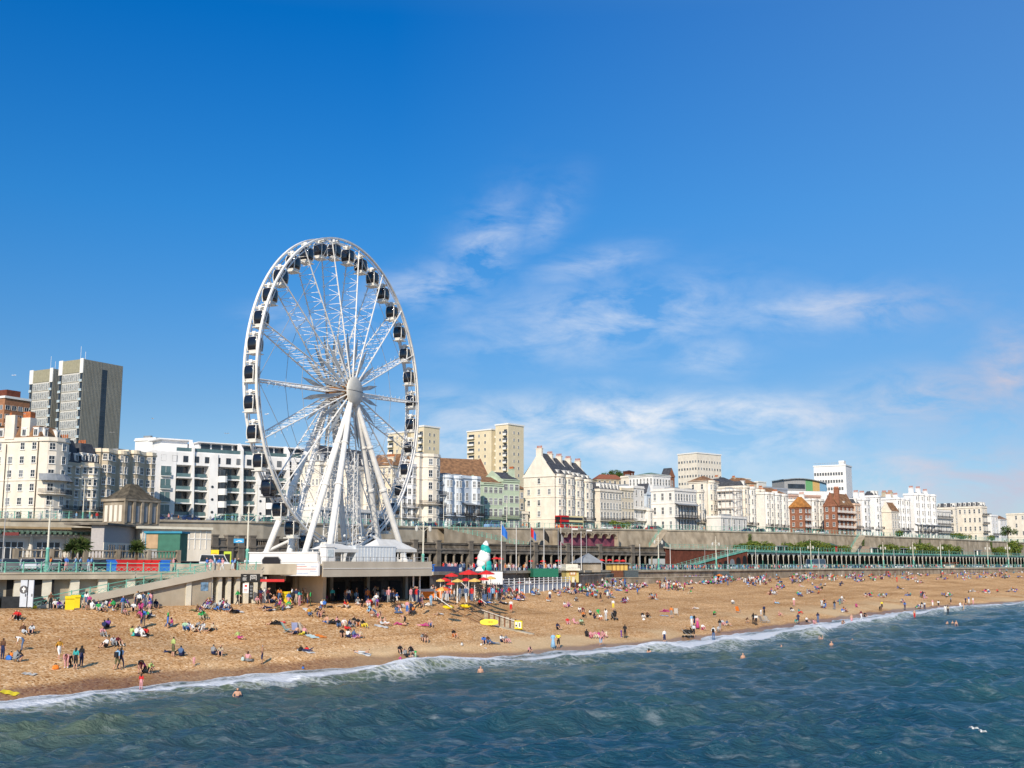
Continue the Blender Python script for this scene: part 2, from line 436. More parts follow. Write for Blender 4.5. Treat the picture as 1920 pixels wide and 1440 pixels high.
for i in range(8):
 th = rng.uniform(0, 6.28); kk = 2 * math.pi / rng.uniform(25, 70)
 patch += np.sin(kk * (SX * math.cos(th) + SY * math.sin(th)) + rng.uniform(0, 6.28))
Zs *= (1 + .16 * patch.clip(-2.5, 2.5))
s = shore_s(SX, SY); u = shore_u(SX, SY)
calm = np.clip((s - 1) / 14, .12, 1)
Zs *= calm; DX *= calm; DY *= calm
def wob(u, seed, ls):
 g = np.random.default_rng(seed); o = np.zeros_like(u)
 for l in ls: o += np.sin(u * 2 * math.pi / l + g.uniform(0, 6.28)) * g.uniform(.5, 1)
 return o / len(ls)
sc0 = 7.2 + 2.0 * wob(u, 3, (61, 37, 23)) + .35 * wob(u, 4, (9, 5.3))
hgt = np.clip(.62 + .75 * wob(u, 8, (47, 29, 19)), .15, 1.15)
d = s - sc0
ridge = np.where(d < 0, np.exp(-(d / .75) ** 2), np.exp(-(d / 2.1) ** 2))
Zs += 1.0 * hgt * ridge
sc1 = 15.5 + 2.2 * wob(u, 13, (71, 43, 31))
h1 = np.clip(.3 + .9 * wob(u, 18, (57, 33, 21)), 0, 1)
d1 = s - sc1
Zs += .38 * h1 * np.where(d1 < 0, np.exp(-(d1 / 1.3) ** 2), np.exp(-(d1 / 2.6) ** 2))
Zs += .06 + np.where(s < 1.0, .10 * wob(u, 21, (11, 6.5, 4.1)), 0)
# foam amounts: run-up sheet, the broken crest, trails behind, whitecaps
fo = np.zeros_like(SX)
inner = np.clip((sc0 - s) / 2.0, 0, 1)
fo = np.maximum(fo, np.where(s < sc0, .66 + .30 * np.clip(hgt, 0, 1) - .40 * np.clip((3.6 - s) / 2.2, 0, 1) + .14 * np.exp(-((s + .1) / .5) ** 2), 0) * np.clip(inner * 1.6, 0, 1))
fo = np.maximum(fo, np.exp(-((d + .25) / 1.0) ** 2) * np.clip(hgt * 1.9, .2, 1.15))
trail = np.clip(1 - (s - sc0) / 9.0, 0, 1) * (s > sc0) * (.28 + .2 * np.clip(hgt, 0, 1))
fo = np.maximum(fo, trail)
fo = np.maximum(fo, np.exp(-((d1 + .3) / .8) ** 2) * np.clip((h1 - .75) * 3, 0, .75))
slope = np.hypot(DX, DY)
green = np.clip(np.exp(-((d - .8) / 1.8) ** 2) * hgt * 1.3, 0, 1) + .7 * np.exp(-((d1 - .5) / 2.4) ** 2) * h1
murk = np.clip(1 - s / 42, 0, 1)
keep = s > -9
sea_me = grid_mesh('water', SX + DX, SY + DY, Zs, keep, {'foam': fo, 'green': green.clip(0, 1), 'murk': murk})
def sea_material():
 m = bpy.data.materials.new('sea_water'); m.use_nodes = True
 t = m.node_tree; b = t.nodes['Principled BSDF']
 L = t.links.new
 tcn = N(t, 'ShaderNodeTexCoord')
 at = {}
 for k in ('foam', 'green', 'murk'):
  n = N(t, 'ShaderNodeAttribute'); n.attribute_name = k; at[k] = n.outputs['Fac']
 big = N(t, 'ShaderNodeTexNoise'); big.inputs['Scale'].default_value = .035; big.inputs['Detail'].default_value = 3
 L(tcn.outputs['Object'], big.inputs['Vector'])
 r = N(t, 'ShaderNodeValToRGB')
 r.color_ramp.elements[0].position = .35; r.color_ramp.elements[0].color = (.008, .052, .092, 1)
 r.color_ramp.elements[1].position = .66; r.color_ramp.elements[1].color = (.020, .078, .098, 1)
 L(big.outputs['Fac'], r.inputs[0])
 m1 = N(t, 'ShaderNodeMixRGB'); m1.inputs[2].default_value = (.085, .115, .080, 1)
 L(math_(t, 'MULTIPLY', at['murk'], .75), m1.inputs[0]); L(r.outputs[0], m1.inputs[1])
 m2 = N(t, 'ShaderNodeMixRGB'); m2.inputs[2].default_value = (.19, .22, .10, 1)
 L(math_(t, 'MULTIPLY', at['green'], .8), m2.inputs[0]); L(m1.outputs[0], m2.inputs[1])
 # foam texture: lacy cells plus streaks
 vo = N(t, 'ShaderNodeTexVoronoi'); vo.feature = 'DISTANCE_TO_EDGE'; vo.inputs['Scale'].default_value = 1.15
 nz = N(t, 'ShaderNodeTexNoise'); nz.inputs['Scale'].default_value = .9; nz.inputs['Detail'].default_value = 6; nz.inputs['Distortion'].default_value = .6
 L(tcn.outputs['Object'], nz.inputs['Vector'])
 va = N(t, 'ShaderNodeVectorMath', operation='MULTIPLY_ADD'); va.inputs[1].default_value = (1.4, 1.4, 1.4)
 L(nz.outputs['Color'], va.inputs[0]); L(tcn.outputs['Object'], va.inputs[2]); L(va.outputs[0], vo.inputs['Vector'])
 lace = math_(t, 'SUBTRACT', 1.0, math_(t, 'MULTIPLY', vo.outputs['Distance'], 2.4))
 nz2 = N(t, 'ShaderNodeTexNoise'); nz2.inputs['Scale'].default_value = .42; nz2.inputs['Detail'].default_value = 7; nz2.inputs['Roughness'].default_value = .65
 L(tcn.outputs['Object'], nz2.inputs['Vector'])
 tex = math_(t, 'ADD', math_(t, 'MULTIPLY', lace, .28), math_(t, 'MULTIPLY', nz2.outputs['Fac'], .85))
 fa = math_(t, 'SUBTRACT', math_(t, 'ADD', math_(t, 'MULTIPLY', at['foam'], 1.25), math_(t, 'MULTIPLY', tex, .9)), .88)
 fa = math_(t, 'MULTIPLY', fa, 2.6, clamp=True)
 fa = math_(t, 'MULTIPLY', fa, math_(t, 'MULTIPLY', at['foam'], 5.0, clamp=True))
 # sparse foam lines on open water, their pale tint also painting in highlights
 mp = N(t, 'ShaderNodeMapping'); mp.inputs['Scale'].default_value = (.5, 1.3, 1); mp.inputs['Rotation'].default_value = (0, 0, rad(-14))
 L(tcn.outputs['Object'], mp.inputs[0])
 st = N(t, 'ShaderNodeTexNoise'); st.inputs['Scale'].default_value = 1.0; st.inputs['Detail'].default_value = 9; st.inputs['Roughness'].default_value = .68; st.inputs['Distortion'].default_value = .3
 L(mp.outputs[0], st.inputs['Vector'])
 film = N(t, 'ShaderNodeMapRange'); film.inputs[1].default_value = .54; film.inputs[2].default_value = .70; film.inputs[4].default_value = .14
 L(st.outputs['Fac'], film.inputs[0])
 fa = math_(t, 'MAXIMUM', fa, film.outputs[0])
 m3 = N(t, 'ShaderNodeMixRGB'); m3.inputs[2].default_value = (.74, .76, .78, 1)
 L(fa, m3.inputs[0]); L(m2.outputs[0], m3.inputs[1])
 L(m3.outputs[0], b.inputs['Base Color'])
 L(math_(t, 'MULTIPLY_ADD', fa, .55, .13), b.inputs['Roughness'])
 b.inputs['IOR'].default_value = 1.33; b.inputs['Specular IOR Level'].default_value = .5
 n1 = N(t, 'ShaderNodeTexNoise'); n1.inputs['Scale'].default_value = 2.6; n1.inputs['Detail'].default_value = 5; n1.inputs['Roughness'].default_value = .6
 mp2 = N(t, 'ShaderNodeMapping'); mp2.inputs['Scale'].default_value = (.55, 1.25, 1); mp2.inputs['Rotation'].default_value = (0, 0, rad(-20))
 L(tcn.outputs['Object'], mp2.inputs[0]); L(mp2.outputs[0], n1.inputs['Vector'])
 bp = N(t, 'ShaderNodeBump'); bp.inputs['Strength'].default_value = 1.0; bp.inputs['Distance'].default_value = .3
 L(n1.outputs['Fac'], bp.inputs['Height'])
 bp2 = N(t, 'ShaderNodeBump'); bp2.inputs['Strength'].default_value = .5; bp2.inputs['Distance'].default_value = .3
 L(fa, bp2.inputs['Height']); L(bp.outputs[0], bp2.inputs['Normal'])
 L(bp2.outputs[0], b.inputs['Normal'])
 return m
sea_me.materials.append(sea_material())
struct(link('water', sea_me))
# beach -------------------------------------------------------------
av = np.concatenate([np.linspace(-4, -.8, 40), np.linspace(-.79, .5, 520), np.linspace(.503, .665, 40)])
vv = np.concatenate([np.linspace(-.75, -.1, 8)[:-1], np.linspace(-.1, 1.0, 150), [1.05]])
Vg, Ag = np.meshgrid(vv, av, indexing='ij')
Yg = Yw(Ag) + (Yt(Ag) - Yw(Ag)) * Vg; Xg = Ag * Yg
Zg = beach_z(Xg, Yg)
g2 = np.random.default_rng(9)
Zg += g2.normal(0, .018, Zg.shape) * (Vg > 0)
sg = shore_s(Xg, Yg); ug = shore_u(Xg, Yg)
wet = np.clip((sg + 2.6 + 1.1 * wob(ug, 31, (31, 17, 9, 5.5))) / .9, 0, 1)
beach_me = grid_mesh('beach', Xg, Yg, Zg, None, {'wet': wet, 'up': Vg})
def beach_material():
 m = bpy.data.materials.new('shingle'); m.use_nodes = True
 t = m.node_tree; b = t.nodes['Principled BSDF']; L = t.links.new
 tcn = N(t, 'ShaderNodeTexCoord')
 vo = N(t, 'ShaderNodeTexVoronoi'); vo.inputs['Scale'].default_value = 6.5; vo.inputs['Randomness'].default_value = 1
 L(tcn.outputs['Object'], vo.inputs['Vector'])
 sp = N(t, 'ShaderNodeSeparateColor'); L(vo.outputs['Color'], sp.inputs[0])
 r = N(t, 'ShaderNodeValToRGB')
 e = r.color_ramp.elements
 e[0].position = 0; e[0].color = (.28, .13, .045, 1)
 e[1].position = 1; e[1].color = (.85, .66, .44, 1)
 for p, c in ((.18, (.49, .268, .115, 1)), (.55, (.63, .385, .187, 1)), (.85, (.70, .455, .245, 1))):
  x = e.new(p); x.color = c
 L(sp.outputs[0], r.inputs[0])
 nb = N(t, 'ShaderNodeTexNoise'); nb.inputs['Scale'].default_value = .09; nb.inputs['Detail'].default_value = 6; nb.inputs['Roughness'].default_value = .6
 L(tcn.outputs['Object'], nb.inputs['Vector'])
 r2 = N(t, 'ShaderNodeValToRGB')
 r2.color_ramp.elements[0].position = .32; r2.color_ramp.elements[0].color = (.80, .76, .72, 1)
 r2.color_ramp.elements[1].position = .68; r2.color_ramp.elements[1].color = (1.12, 1.12, 1.12, 1)
 L(nb.outputs['Fac'], r2.inputs[0])
 # storm ridges and strand lines that follow the water's edge
 upn = N(t, 'ShaderNodeAttribute'); upn.attribute_name = 'up'
 spx = N(t, 'ShaderNodeSeparateXYZ'); L(tcn.outputs['Object'], spx.inputs[0])
 cv = N(t, 'ShaderNodeCombineXYZ'); L(math_(t, 'MULTIPLY', upn.outputs['Fac'], 15.0), cv.inputs[0]); L(math_(t, 'MULTIPLY', spx.outputs[0], .05), cv.inputs[1])
 nl = N(t, 'ShaderNodeTexNoise'); nl.inputs['Scale'].default_value = 1.0; nl.inputs['Detail'].default_value = 7; nl.inputs['Roughness'].default_value = .62; L(cv.outputs[0], nl.inputs['Vector'])
 r4 = N(t, 'ShaderNodeValToRGB'); r4.color_ramp.elements[0].position = .36; r4.color_ramp.elements[0].color = (.74, .70, .68, 1); r4.color_ramp.elements[1].position = .56; r4.color_ramp.elements[1].color = (1.04, 1.04, 1.04, 1)
 L(nl.outputs['Fac'], r4.inputs[0])
 mm = N(t, 'ShaderNodeMixRGB', blend_type='MULTIPLY'); mm.inputs[0].default_value = 1
 L(r.outputs[0], mm.inputs[1]); L(r2.outputs[0], mm.inputs[2])
 m0 = mm; mm = N(t, 'ShaderNodeMixRGB', blend_type='MULTIPLY'); mm.inputs[0].default_value = .8; L(m0.outputs[0], mm.inputs[1]); L(r4.outputs[0], mm.inputs[2])
 # pale sand flats close above the water
 nf = N(t, 'ShaderNodeTexNoise'); nf.inputs['Scale'].default_value = .06; nf.inputs['Detail'].default_value = 3
 L(tcn.outputs['Object'], nf.inputs['Vector'])
 up = N(t, 'ShaderNodeAttribute'); up.attribute_name = 'up'
 b1 = N(t, 'ShaderNodeMapRange'); b1.inputs[1].default_value = .26; b1.inputs[2].default_value = .10; L(up.outputs['Fac'], b1.inputs[0])
 b2 = N(t, 'ShaderNodeMapRange'); b2.inputs[1].default_value = .46; b2.inputs[2].default_value = .60; L(nf.outputs['Fac'], b2.inputs[0])
 band = math_(t, 'MULTIPLY', b1.outputs[0], b2.outputs[0])
 ms = N(t, 'ShaderNodeMixRGB'); ms.inputs[2].default_value = (.66, .49, .29, 1)
 L(math_(t, 'MULTIPLY', band, .7), ms.inputs[0]); L(mm.outputs[0], ms.inputs[1])
 we = N(t, 'ShaderNodeAttribute'); we.attribute_name = 'wet'
 mw = N(t, 'ShaderNodeMixRGB', blend_type='MULTIPLY'); mw.inputs[2].default_value = (.58, .50, .42, 1)
 L(we.outputs['Fac'], mw.inputs[0]); L(ms.outputs[0], mw.inputs[1])
 L(mw.outputs[0], b.inputs['Base Color'])
 L(math_(t, 'MULTIPLY_ADD', we.outputs['Fac'], -.5, .92), b.inputs['Roughness'])
 L(math_(t, 'MULTIPLY', we.outputs['Fac'], .35), b.inputs['Specular IOR Level'])
 n5 = N(t, 'ShaderNodeTexNoise'); n5.inputs['Scale'].default_value = 2.0; n5.inputs['Detail'].default_value = 6; n5.inputs['Roughness'].default_value = .7
 L(tcn.outputs['Object'], n5.inputs['Vector'])
 h = math_(t, 'ADD', math_(t, 'MULTIPLY', vo.outputs['Distance'], -.35), math_(t, 'MULTIPLY', n5.outputs['Fac'], 1.3))
 bp = N(t, 'ShaderNodeBump'); bp.inputs['Strength'].default_value = .4; bp.inputs['Distance'].default_value = .10
 L(h, bp.inputs['Height']); L(bp.outputs[0], b.inputs['Normal'])
 return m
beach_me.materials.append(beach_material())
struct(link('beach', beach_me))
# decks and land, lofted between the coast lines ---------------------
def loft(name, rows, m, amin=-4, amax=.664, n=260, kind='structure'):
 av = np.concatenate([np.linspace(amin, -.5, 30), np.linspace(-.49, min(.5, amax), n), np.linspace(.505, amax, 20) if amax > .5 else []])
 av = av[(av >= amin) & (av <= amax)]
 XX, YY, ZZ = [], [], []
 for (Yf, zf) in rows:
  y = Yf(av); XX.append(av * y); YY.append(y); ZZ.append(zf(av) if callable(zf) else np.full_like(av, zf))
 me = grid_mesh(name, np.array(XX), np.array(YY), np.array(ZZ))
 me.polygons.foreach_set('use_smooth', np.zeros(len(me.polygons), bool))
 me.materials.append(m)
 o = link(name, me)
 if kind: o['kind'] = kind
 return o
loft('promenade', [(Yt, Zprom), (lambda a: Yu(a) + 3, Zprom)], PAVE)
loft('road', [(lambda a: Yt(a) + (Yc(a) - Yt(a)) * .45, lambda a: Zprom(a) + .03), (lambda a: Yt(a) + (Yc(a) - Yt(a)) * .8, lambda a: Zprom(a) + .03)], TARM, amin=AZ(-500), amax=AZ(330))
loft('road', [(lambda a: Yt(a) + (Yc(a) - Yt(a)) * .35, lambda a: Zprom(a) + .03), (lambda a: Yt(a) + (Yc(a) - Yt(a)) * .85, lambda a: Zprom(a) + .03)], TARM, amin=AZ(1150))
loft('seafront_terrace', [(lambda a: Yc(a) + .1, Zc), (lambda a: Yu(a) + 1, Zc)], PAVE, amin=AZ(335))
hillY = lambda d: (lambda a: Yu(a) + d)
loft('ground', [(Yu, Zu), (hillY(130), lambda a: Zu(a) + .2), (hillY(320), lambda a: Zu(a) + 3), (hillY(900), lambda a: Zu(a) + 6), (hillY(4200), lambda a: Zu(a) + 10)], GRASS)
loft('road', [(lambda a: Yu(a) + 3.2, lambda a: Zu(a) + .025), (lambda a: Yu(a) + 14, lambda a: Zu(a) + .025)], TARM)
# hill behind the houses
def hill(px0, px1, Y, ztop, name='hill', m=FOL):
 n = 60; v = []
 xs = np.linspace(px0, px1, n)
 X = np.array([[P(x, Y + dy)[0] for x in xs] for dy in (0, 60, 140, 260)]); Yv = np.array([[Y + dy] * n for dy in (0, 60, 140, 260)], float)
 sh = np.sin(np.linspace(0, math.pi, n)) ** .7
 Z = np.array([18 + (ztop - 18) * sh * k for k in (0, .75, 1, .6)]) + rng.normal(0, .5, (4, n))
 me = grid_mesh(name, X, Yv, Z); me.materials.append(m); return struct(link(name, me))
hill(1040, 1330, 700, zof(893, 800), m=GRASS)
hill(1240, 1560, 900, zof(925, 1000), m=GRASS)
def cliff(name, label, px0, px1, m, Ytop, ztop, Ybot, zbot, thick=.5, n=60, cop=True, holes=None, cat='wall'):
 """a retaining wall as one solid with a coping"""
 mb = MB(); xs = np.linspace(px0, px1, n)
 fr = []
 for x in xs:
  a = AZ(x); y0 = float(Ybot(a)); y1 = float(Ytop(a))
  fr.append((Vector((a * y0, y0, float(zbot(a)))), Vector((a * y1, y1, float(ztop(a))))))
 for (b0, t0), (b1, t1) in zip(fr, fr[1:]):
  mb.face([b0, b1, t1, t0])
  bk = Vector((0, 1.2, 0))
  mb.face([t0, t1, t1 + bk, t0 + bk])
  if cop:
   mb.bar(t0 + Vector((0, .2, .02)), t1 + Vector((0, .2, .02)), 1.0, .45, 1)
 o = mb.build(name, [m, CONCL])
 return tag(o, label, cat)
up1 = lambda a: Zu(a) - .05
cliff('retaining_wall', 'tall streaked concrete cliff wall below the upper road railing', 800, 2420, CONC, lambda a: Yu(a) + .3, up1, lambda a: Yu(a) - 2.2, lambda a: Zc(a) - .2, n=110)
cliff('retaining_wall', 'low concrete wall holding up the road behind the aquarium roofs', -700, 796, CONCL, lambda a: Yu(a) + .3, up1, lambda a: Yu(a) - .4, lambda a: Zprom(a), n=60)
cliff('sea_wall', 'long brown sea wall behind the far beach under the green railing', 1092, 2420, STONEL, lambda a: Yt(a) + .25, lambda a: Zprom(a) + .12, lambda a: Yt(a) - .05, lambda a: 4.2 + 0 * a, n=80)
cliff('sea_wall', 'low flint sea wall behind the parasols and the white fence', 806, 1090, STONE, lambda a: Yt(a) + .25, lambda a: Zprom(a) + .12, lambda a: Yt(a) + .1, lambda a: 4.2 + 0 * a, n=30)
# ------------------------------------------------------------------ building kit
WIN = {}
def window_mesh(w, h, style='sash', pane=None, fm=None):
 pane = pane or PANE; fm = fm or FRAME
 key = (round(w, 2), round(h, 2), style, pane.name, fm.name)
 if key in WIN: return WIN[key]
 mb = MB(); t = .09 if style != 'thin' else .05
 mb.box(-w/2, w/2, -.025, .03, 0, h, 1)
 for (x0, x1, z0, z1) in ((-w/2 - t, -w/2, -t, h + t), (w/2, w/2 + t, -t, h + t), (-w/2, w/2, h, h + t), (-w/2, w/2, -t, 0)):
  mb.box(x0, x1, -.10, .03, z0, z1)
 if style == 'sash':
  mb.box(-w/2, w/2, -.06, -.026, h*.48, h*.53); mb.box(-.03, .03, -.055, -.026, 0, h)
  mb.box(-w/2 - t*1.6, w/2 + t*1.6, -.2, .03, -t - .1, -t)
 elif style == 'casement':
  for k in (1, 2): mb.box(-w/2 + w*k/3 - .035, -w/2 + w*k/3 + .035, -.06, -.026, 0, h)
  mb.box(-w/2, w/2, -.055, -.026, h*.62, h*.68)
 elif style == 'thin':
  mb.box(-.03, .03, -.06, -.026, 0, h)
 elif style == 'hood':
  mb.box(-w/2, w/2, -.06, -.026, h*.48, h*.53)
  mb.box(-w/2 - .3, w/2 + .3, -.32, .03, h + .15, h + .32); mb.box(-w/2 - .2, w/2 + .2, -.22, .03, -.25, -t)
 me = mb.mesh('window', [fm, pane]); WIN[key] = me
 return me
def place_window(root, x, y, z, rz, w, h, style='sash', pane=None, fm=None):
 if pane is None and R.random() < .25: pane = PANEL
 return link('window', window_mesh(w, h, style, pane, fm), root, (x, y, z), rz)
def solve_len(pxA, pxB, Y, phi):
 aA, aB = AZ(pxA), AZ(pxB); c, s_ = math.cos(phi), math.sin(phi)
 return (aB - aA) * Y / (c - aB * s_)
def solve_dep(pxL, pxA, Y, phi):
 aA, aL = AZ(pxA), AZ(pxL); c, s_ = math.cos(phi), math.sin(phi)
 return (aA - aL) * Y / (s_ + aL * c)
def arc_pts(x0, x1, b, kind='bow', n=6):
 xm, w = (x0 + x1) / 2, (x1 - x0) / 2
 if kind == 'cant': return [(x0, 0), (x0 + w*.5, -b), (x1 - w*.5, -b), (x1, 0)]
 return [(xm - w * math.cos(math.pi * k / n), -b * math.sin(math.pi * k / n)) for k in range(n + 1)]
def footprint(L, D, bays, off=0.0):
 pts = [(-off, -off if not (bays and bays[0][0] < .05) else 0)]
 pts = [(-off, -off)]
 for (x0, x1, b, kd) in bays:
  pts += [(x, y - off) for x, y in arc_pts(x0 - off, x1 + off, b, kd)]
 pts += [(L + off, -off), (L + off, D + off), (-off, D + off)]
 q = []
 for p in pts:
  if not q or abs(p[0] - q[-1][0]) + abs(p[1] - q[-1][1]) > .02: q.append(p)
 return q
LASTB = 0
def lean(px, Y, pyt, f=.55):
 # pixel columns were read partway up the wall: bring them down to the horizon line
 return None if px is None else 960 + (px - 960) * (1 + (zof(pyt, Y) * f + 20 * (1 - f) - HC) / Y * ST / CT)
def house(label, pxL, pxA, pxB, Y, phi, pytop, floors, wall=WHITE, cat='house', name='terraced_house', group=None, bays=None, roof='flat',
          roofm=None, base=None, cols=None, sidecols=2, depth=None, chim=(), balc=None, trim=None, style='sash', ww=1.0, ridge=2.8, dormers=0,
          sideskip=(), verandah=False, winfrac=.56, bandfl=(1,), parapet=True, pane=None, side_pane=None, chain=False, frame=None, balcmat=None):
 phi = rad(phi); pxL, pxA, pxB = (lean(q, Y, pytop) for q in (pxL, pxA, pxB))
 global LASTB
 if chain: Y = LASTB
 for _ in range(0 if chain else 40):
  L = solve_len(pxA, pxB, Y, phi); bx_, by_ = AZ(pxA) * Y + L * math.cos(phi), Y + L * math.sin(phi)
  if Y > float(Yu(AZ(pxA))) + 12 and by_ > float(Yu(bx_ / by_)) + 12: break
  Y += 2.5
 L = solve_len(pxA, pxB, Y, phi); LASTB = Y + L * math.sin(phi) + .03
 D = depth or (solve_dep(pxL, pxA, Y, phi) if pxL is not None else 11.0)
 D = min(max(D, 5), 45)
 aA = AZ(pxA); z0 = base if base is not None else float(Zu(aA))
 z1 = zof(pytop, Y); H = z1 - z0; fh = H / floors
 trim = trim or wall
 root = empty(name, (aA * Y, Y, z0), phi, label, cat, group)
 bl = []
 if bays:
  for b in bays: bl.append((b[0] * L, b[1] * L, b[2], b[3] if len(b) > 3 else 'bow'))
 fp = footprint(L, D, bl)
 MB().prism(fp, -1.0, H, 0, 1).build('wall', [wall, LEAD], root)
 mb = MB()
 if parapet:
  mb.prism(footprint(L, D, bl, .28), H - .55, H - .2)
  mb.prism(footprint(L, D, bl, .12), H - .2, H + .35)
 if mb.v: mb.build('cornice', trim, root)
 for k in bandfl: MB().prism(footprint(L, D, bl, .13), fh * k - .12, fh * k + .12).build('string_course', trim, root)
 # window columns on the front
 colsl = []
 if bl:
  edges = [0] + [e for b in bl for e in (b[0], b[1])] + [L]
  for (x0, x1, b, kd) in bl:
   xm, w = (x0 + x1) / 2, (x1 - x0) / 2
   if kd == 'cant':
    colsl.append((xm, -b, 0, min(1.3, w * .8)))
    an = math.atan2(b, w * .5)
    sw = min(.8, math.hypot(b, w * .5) * .6)
    colsl.append((x0 + w*.25, -b/2, -an, sw)); colsl.append((x1 - w*.25, -b/2, an, sw))
   else:
    for k in (0, 2, 5) if False else (1.5, 3, 4.5):
     # centres of the facets of the arc
     t = math.pi * k / 6
     px_, py_ = xm - w * math.cos(t), -b * math.sin(t)
     nx, ny = -math.cos(t) / w, -math.sin(t) / b
     l = math.hypot(nx, ny); nx /= l; ny /= l
     f = .965 if k == 3 else .985
     if k == 3: colsl.append((xm, -b + .04, 0, min(ww, w * .5)))
     else:
      i = int(k); A_ = (xm - w * math.cos(math.pi * i / 6), -b * math.sin(math.pi * i / 6)); B_ = (xm - w * math.cos(math.pi * (i + 1) / 6), -b * math.sin(math.pi * (i + 1) / 6))
      an = math.atan2(B_[1] - A_[1], B_[0] - A_[0])
      colsl.append(((A_[0] + B_[0]) / 2, (A_[1] + B_[1]) / 2, an, min(ww, math.dist(A_, B_) * .62)))
  for a_, b_ in zip(edges[::2], edges[1::2]):
   if b_ - a_ > 1.7:
    nn = max(1, int((b_ - a_) / 2.6))
    for q in range(nn): colsl.append((a_ + (b_ - a_) * (q + .5) / nn, 0, 0, min(ww, 1.0)))
 else:
  nc = cols or max(1, int(L / 2.6))
  for q in range(nc): colsl.append((L * (q + .5) / nc, 0, 0, min(ww, L / nc * .62)))
 for fl in range(floors):
  tall = winfrac * (1.12 if fl in (0, 1) else (.95 if fl < floors - 1 else .82))
  wh = fh * min(.74, tall)
  for (x, y, rz, w) in colsl:
   place_window(root, x, y, fl * fh + fh * .22, rz, w, wh, style if fl else 'sash', pane, frame)
 # side wall, facing the sun
 if sidecols:
  for q in range(sidecols):
   for fl in range(floors):
    if (q, fl) in sideskip or R.random() < .12: continue
    place_window(root, 0, D - D * (q + .5) / sidecols, fl * fh + fh * .25, -math.pi / 2, min(.95, D / sidecols * .35), fh * .48, 'sash', side_pane, frame)
 rm = roofm or SLATE
 if roof == 'mansard':
  mb = MB(); i = 1.3; h = ridge
  o = [(0, .2), (L, .2), (L, D), (0, D)]; t_ = [(i, i + .2), (L - i, i + .2), (L - i, D - i), (i, D - i)]
  zb = H + .3
  for k in range(4):
   l = (k + 1) % 4
   mb.face([(*o[k], zb), (*o[l], zb), (*t_[l], zb + h), (*t_[k], zb + h)])
  mb.face([(*p, zb + h) for p in t_])
  mb.build('roof', rm, root)
  nd = dormers or max(1, int(L / 3))
  for q in range(nd):
   x = L * (q + .5) / nd
   d_ = MB().box(-.62, .62, 0, 1.5, 0, 1.75).box(-.74, .74, -.1, 1.5, 1.75, 1.92).build('dormer', TRIM, root, loc=(x, .35, zb + .25))
   link('window', window_mesh(.8, 1.25, 'thin', PANE), d_, (0, -.005, .25))
  if pxL is not None and sidecols:
   for q in range(max(1, sidecols)):
    y = D - D * (q + .5) / max(1, sidecols)
    d_ = MB().box(-.62, .62, 0, 1.5, 0, 1.75).box(-.74, .74, -.1, 1.5, 1.75, 1.92).build('dormer', TRIM, root, loc=(.15, y, zb + .25), rz=-math.pi / 2)
    link('window', window_mesh(.8, 1.25, 'thin', PANE), d_, (0, -.005, .25))
 elif roof == 'hip':
  mb = MB(); e = .5; zb = H + .05; zt = H + ridge
  o = [(-e, -e), (L + e, -e), (L + e, D + e), (-e, D + e)]
  if L > D: a_, b_ = (D/2, D/2), (L - D/2, D/2)
  else: a_, b_ = (L/2, L/2), (L/2, D - L/2)
  A3, B3 = (*a_, zt), (*b_, zt); o3 = [(*p, zb) for p in o]
  if L > D:
   mb.face([o3[0], o3[1], B3, A3]); mb.face([o3[1], o3[2], B3]); mb.face([o3[2], o3[3], A3, B3]); mb.face([o3[3], o3[0], A3])
  else:
   mb.face([o3[0], o3[1], A3]); mb.face([o3[1], o3[2], B3, A3]); mb.face([o3[2], o3[3], B3]); mb.face([o3[3], o3[0], A3, B3])
  mb.face(o3[::-1])
  mb.build('roof', rm, root)
 elif roof in ('gable_x', 'gable_y'):     # ridge along x (front slope faces us) or along y (gable to the front)
  mb = MB(); zb = H; zt = H + ridge; e = .35
  if roof == 'gable_x':
   mb.face([(-.0, -e, zb), (L, -e, zb), (L, D/2, zt), (0, D/2, zt)]); mb.face([(L, D + e, zb), (0, D + e, zb), (0, D/2, zt), (L, D/2, zt)])
   mb.build('roof', rm, root)
   g = MB()
   for x0, x1 in ((-.02, .4), (L - .4, L + .02)):
    g.prism([(0, 0)] * 0 or [(x0, 0), (x1, 0), (x1, D), (x0, D)], zb - .02, zb)
    g.v += []; i = len(g.v)
    g.v += [(x0, 0, zb), (x1, 0, zb), (x1, D/2, zt + .35), (x0, D/2, zt + .35), (x0, D, zb), (x1, D, zb)]
    for q in ((0, 1, 2, 3), (3, 2, 5, 4), (0, 3, 4), (1, 5, 2)): g.f.append(tuple(i + k for k in q)); g.m.append(0)
   g.build('gable', wall, root)
   if dormers:
    for q in range(dormers):
     x = L * (q + .5) / dormers
     d_ = MB().box(-.62, .62, 0, 2.2, 0, 1.6).box(-.74, .74, -.1, 2.2, 1.6, 1.75).build('dormer', TRIM, root, loc=(x, .45, zb + .15))
     link('window', window_mesh(.8, 1.15, 'thin', PANE), d_, (0, -.005, .22))
  else:
   mb.face([(-e, 0, zb), (L/2, 0, zt), (L/2, D, zt), (-e, D, zb)]); mb.face([(L + e, 0, zb), (L + e, D, zb), (L/2, D, zt), (L/2, 0, zt)])
   mb.face([(L + e, 0, zb), (L/2, 0, zt), (-e, 0, zb)][::-1]); mb.build('roof', rm, root)
   g = MB(); i = 0
   g.v += [(0, -.06, zb), (L, -.06, zb), (L/2, -.06, zt - .1), (0, .3, zb), (L, .3, zb), (L/2, .3, zt - .1)]
   for q in ((0, 1, 2), (3, 5, 4), (0, 2, 5, 3), (1, 4, 5, 2)): g.f.append(q); g.m.append(0)
   g.build('gable', wall, root)
 elif roof == 'flat':
  MB().box(L * .3, L * .62, D * .35, D * .7, H, H + 1.1).build('roof_hut', LEAD, root)
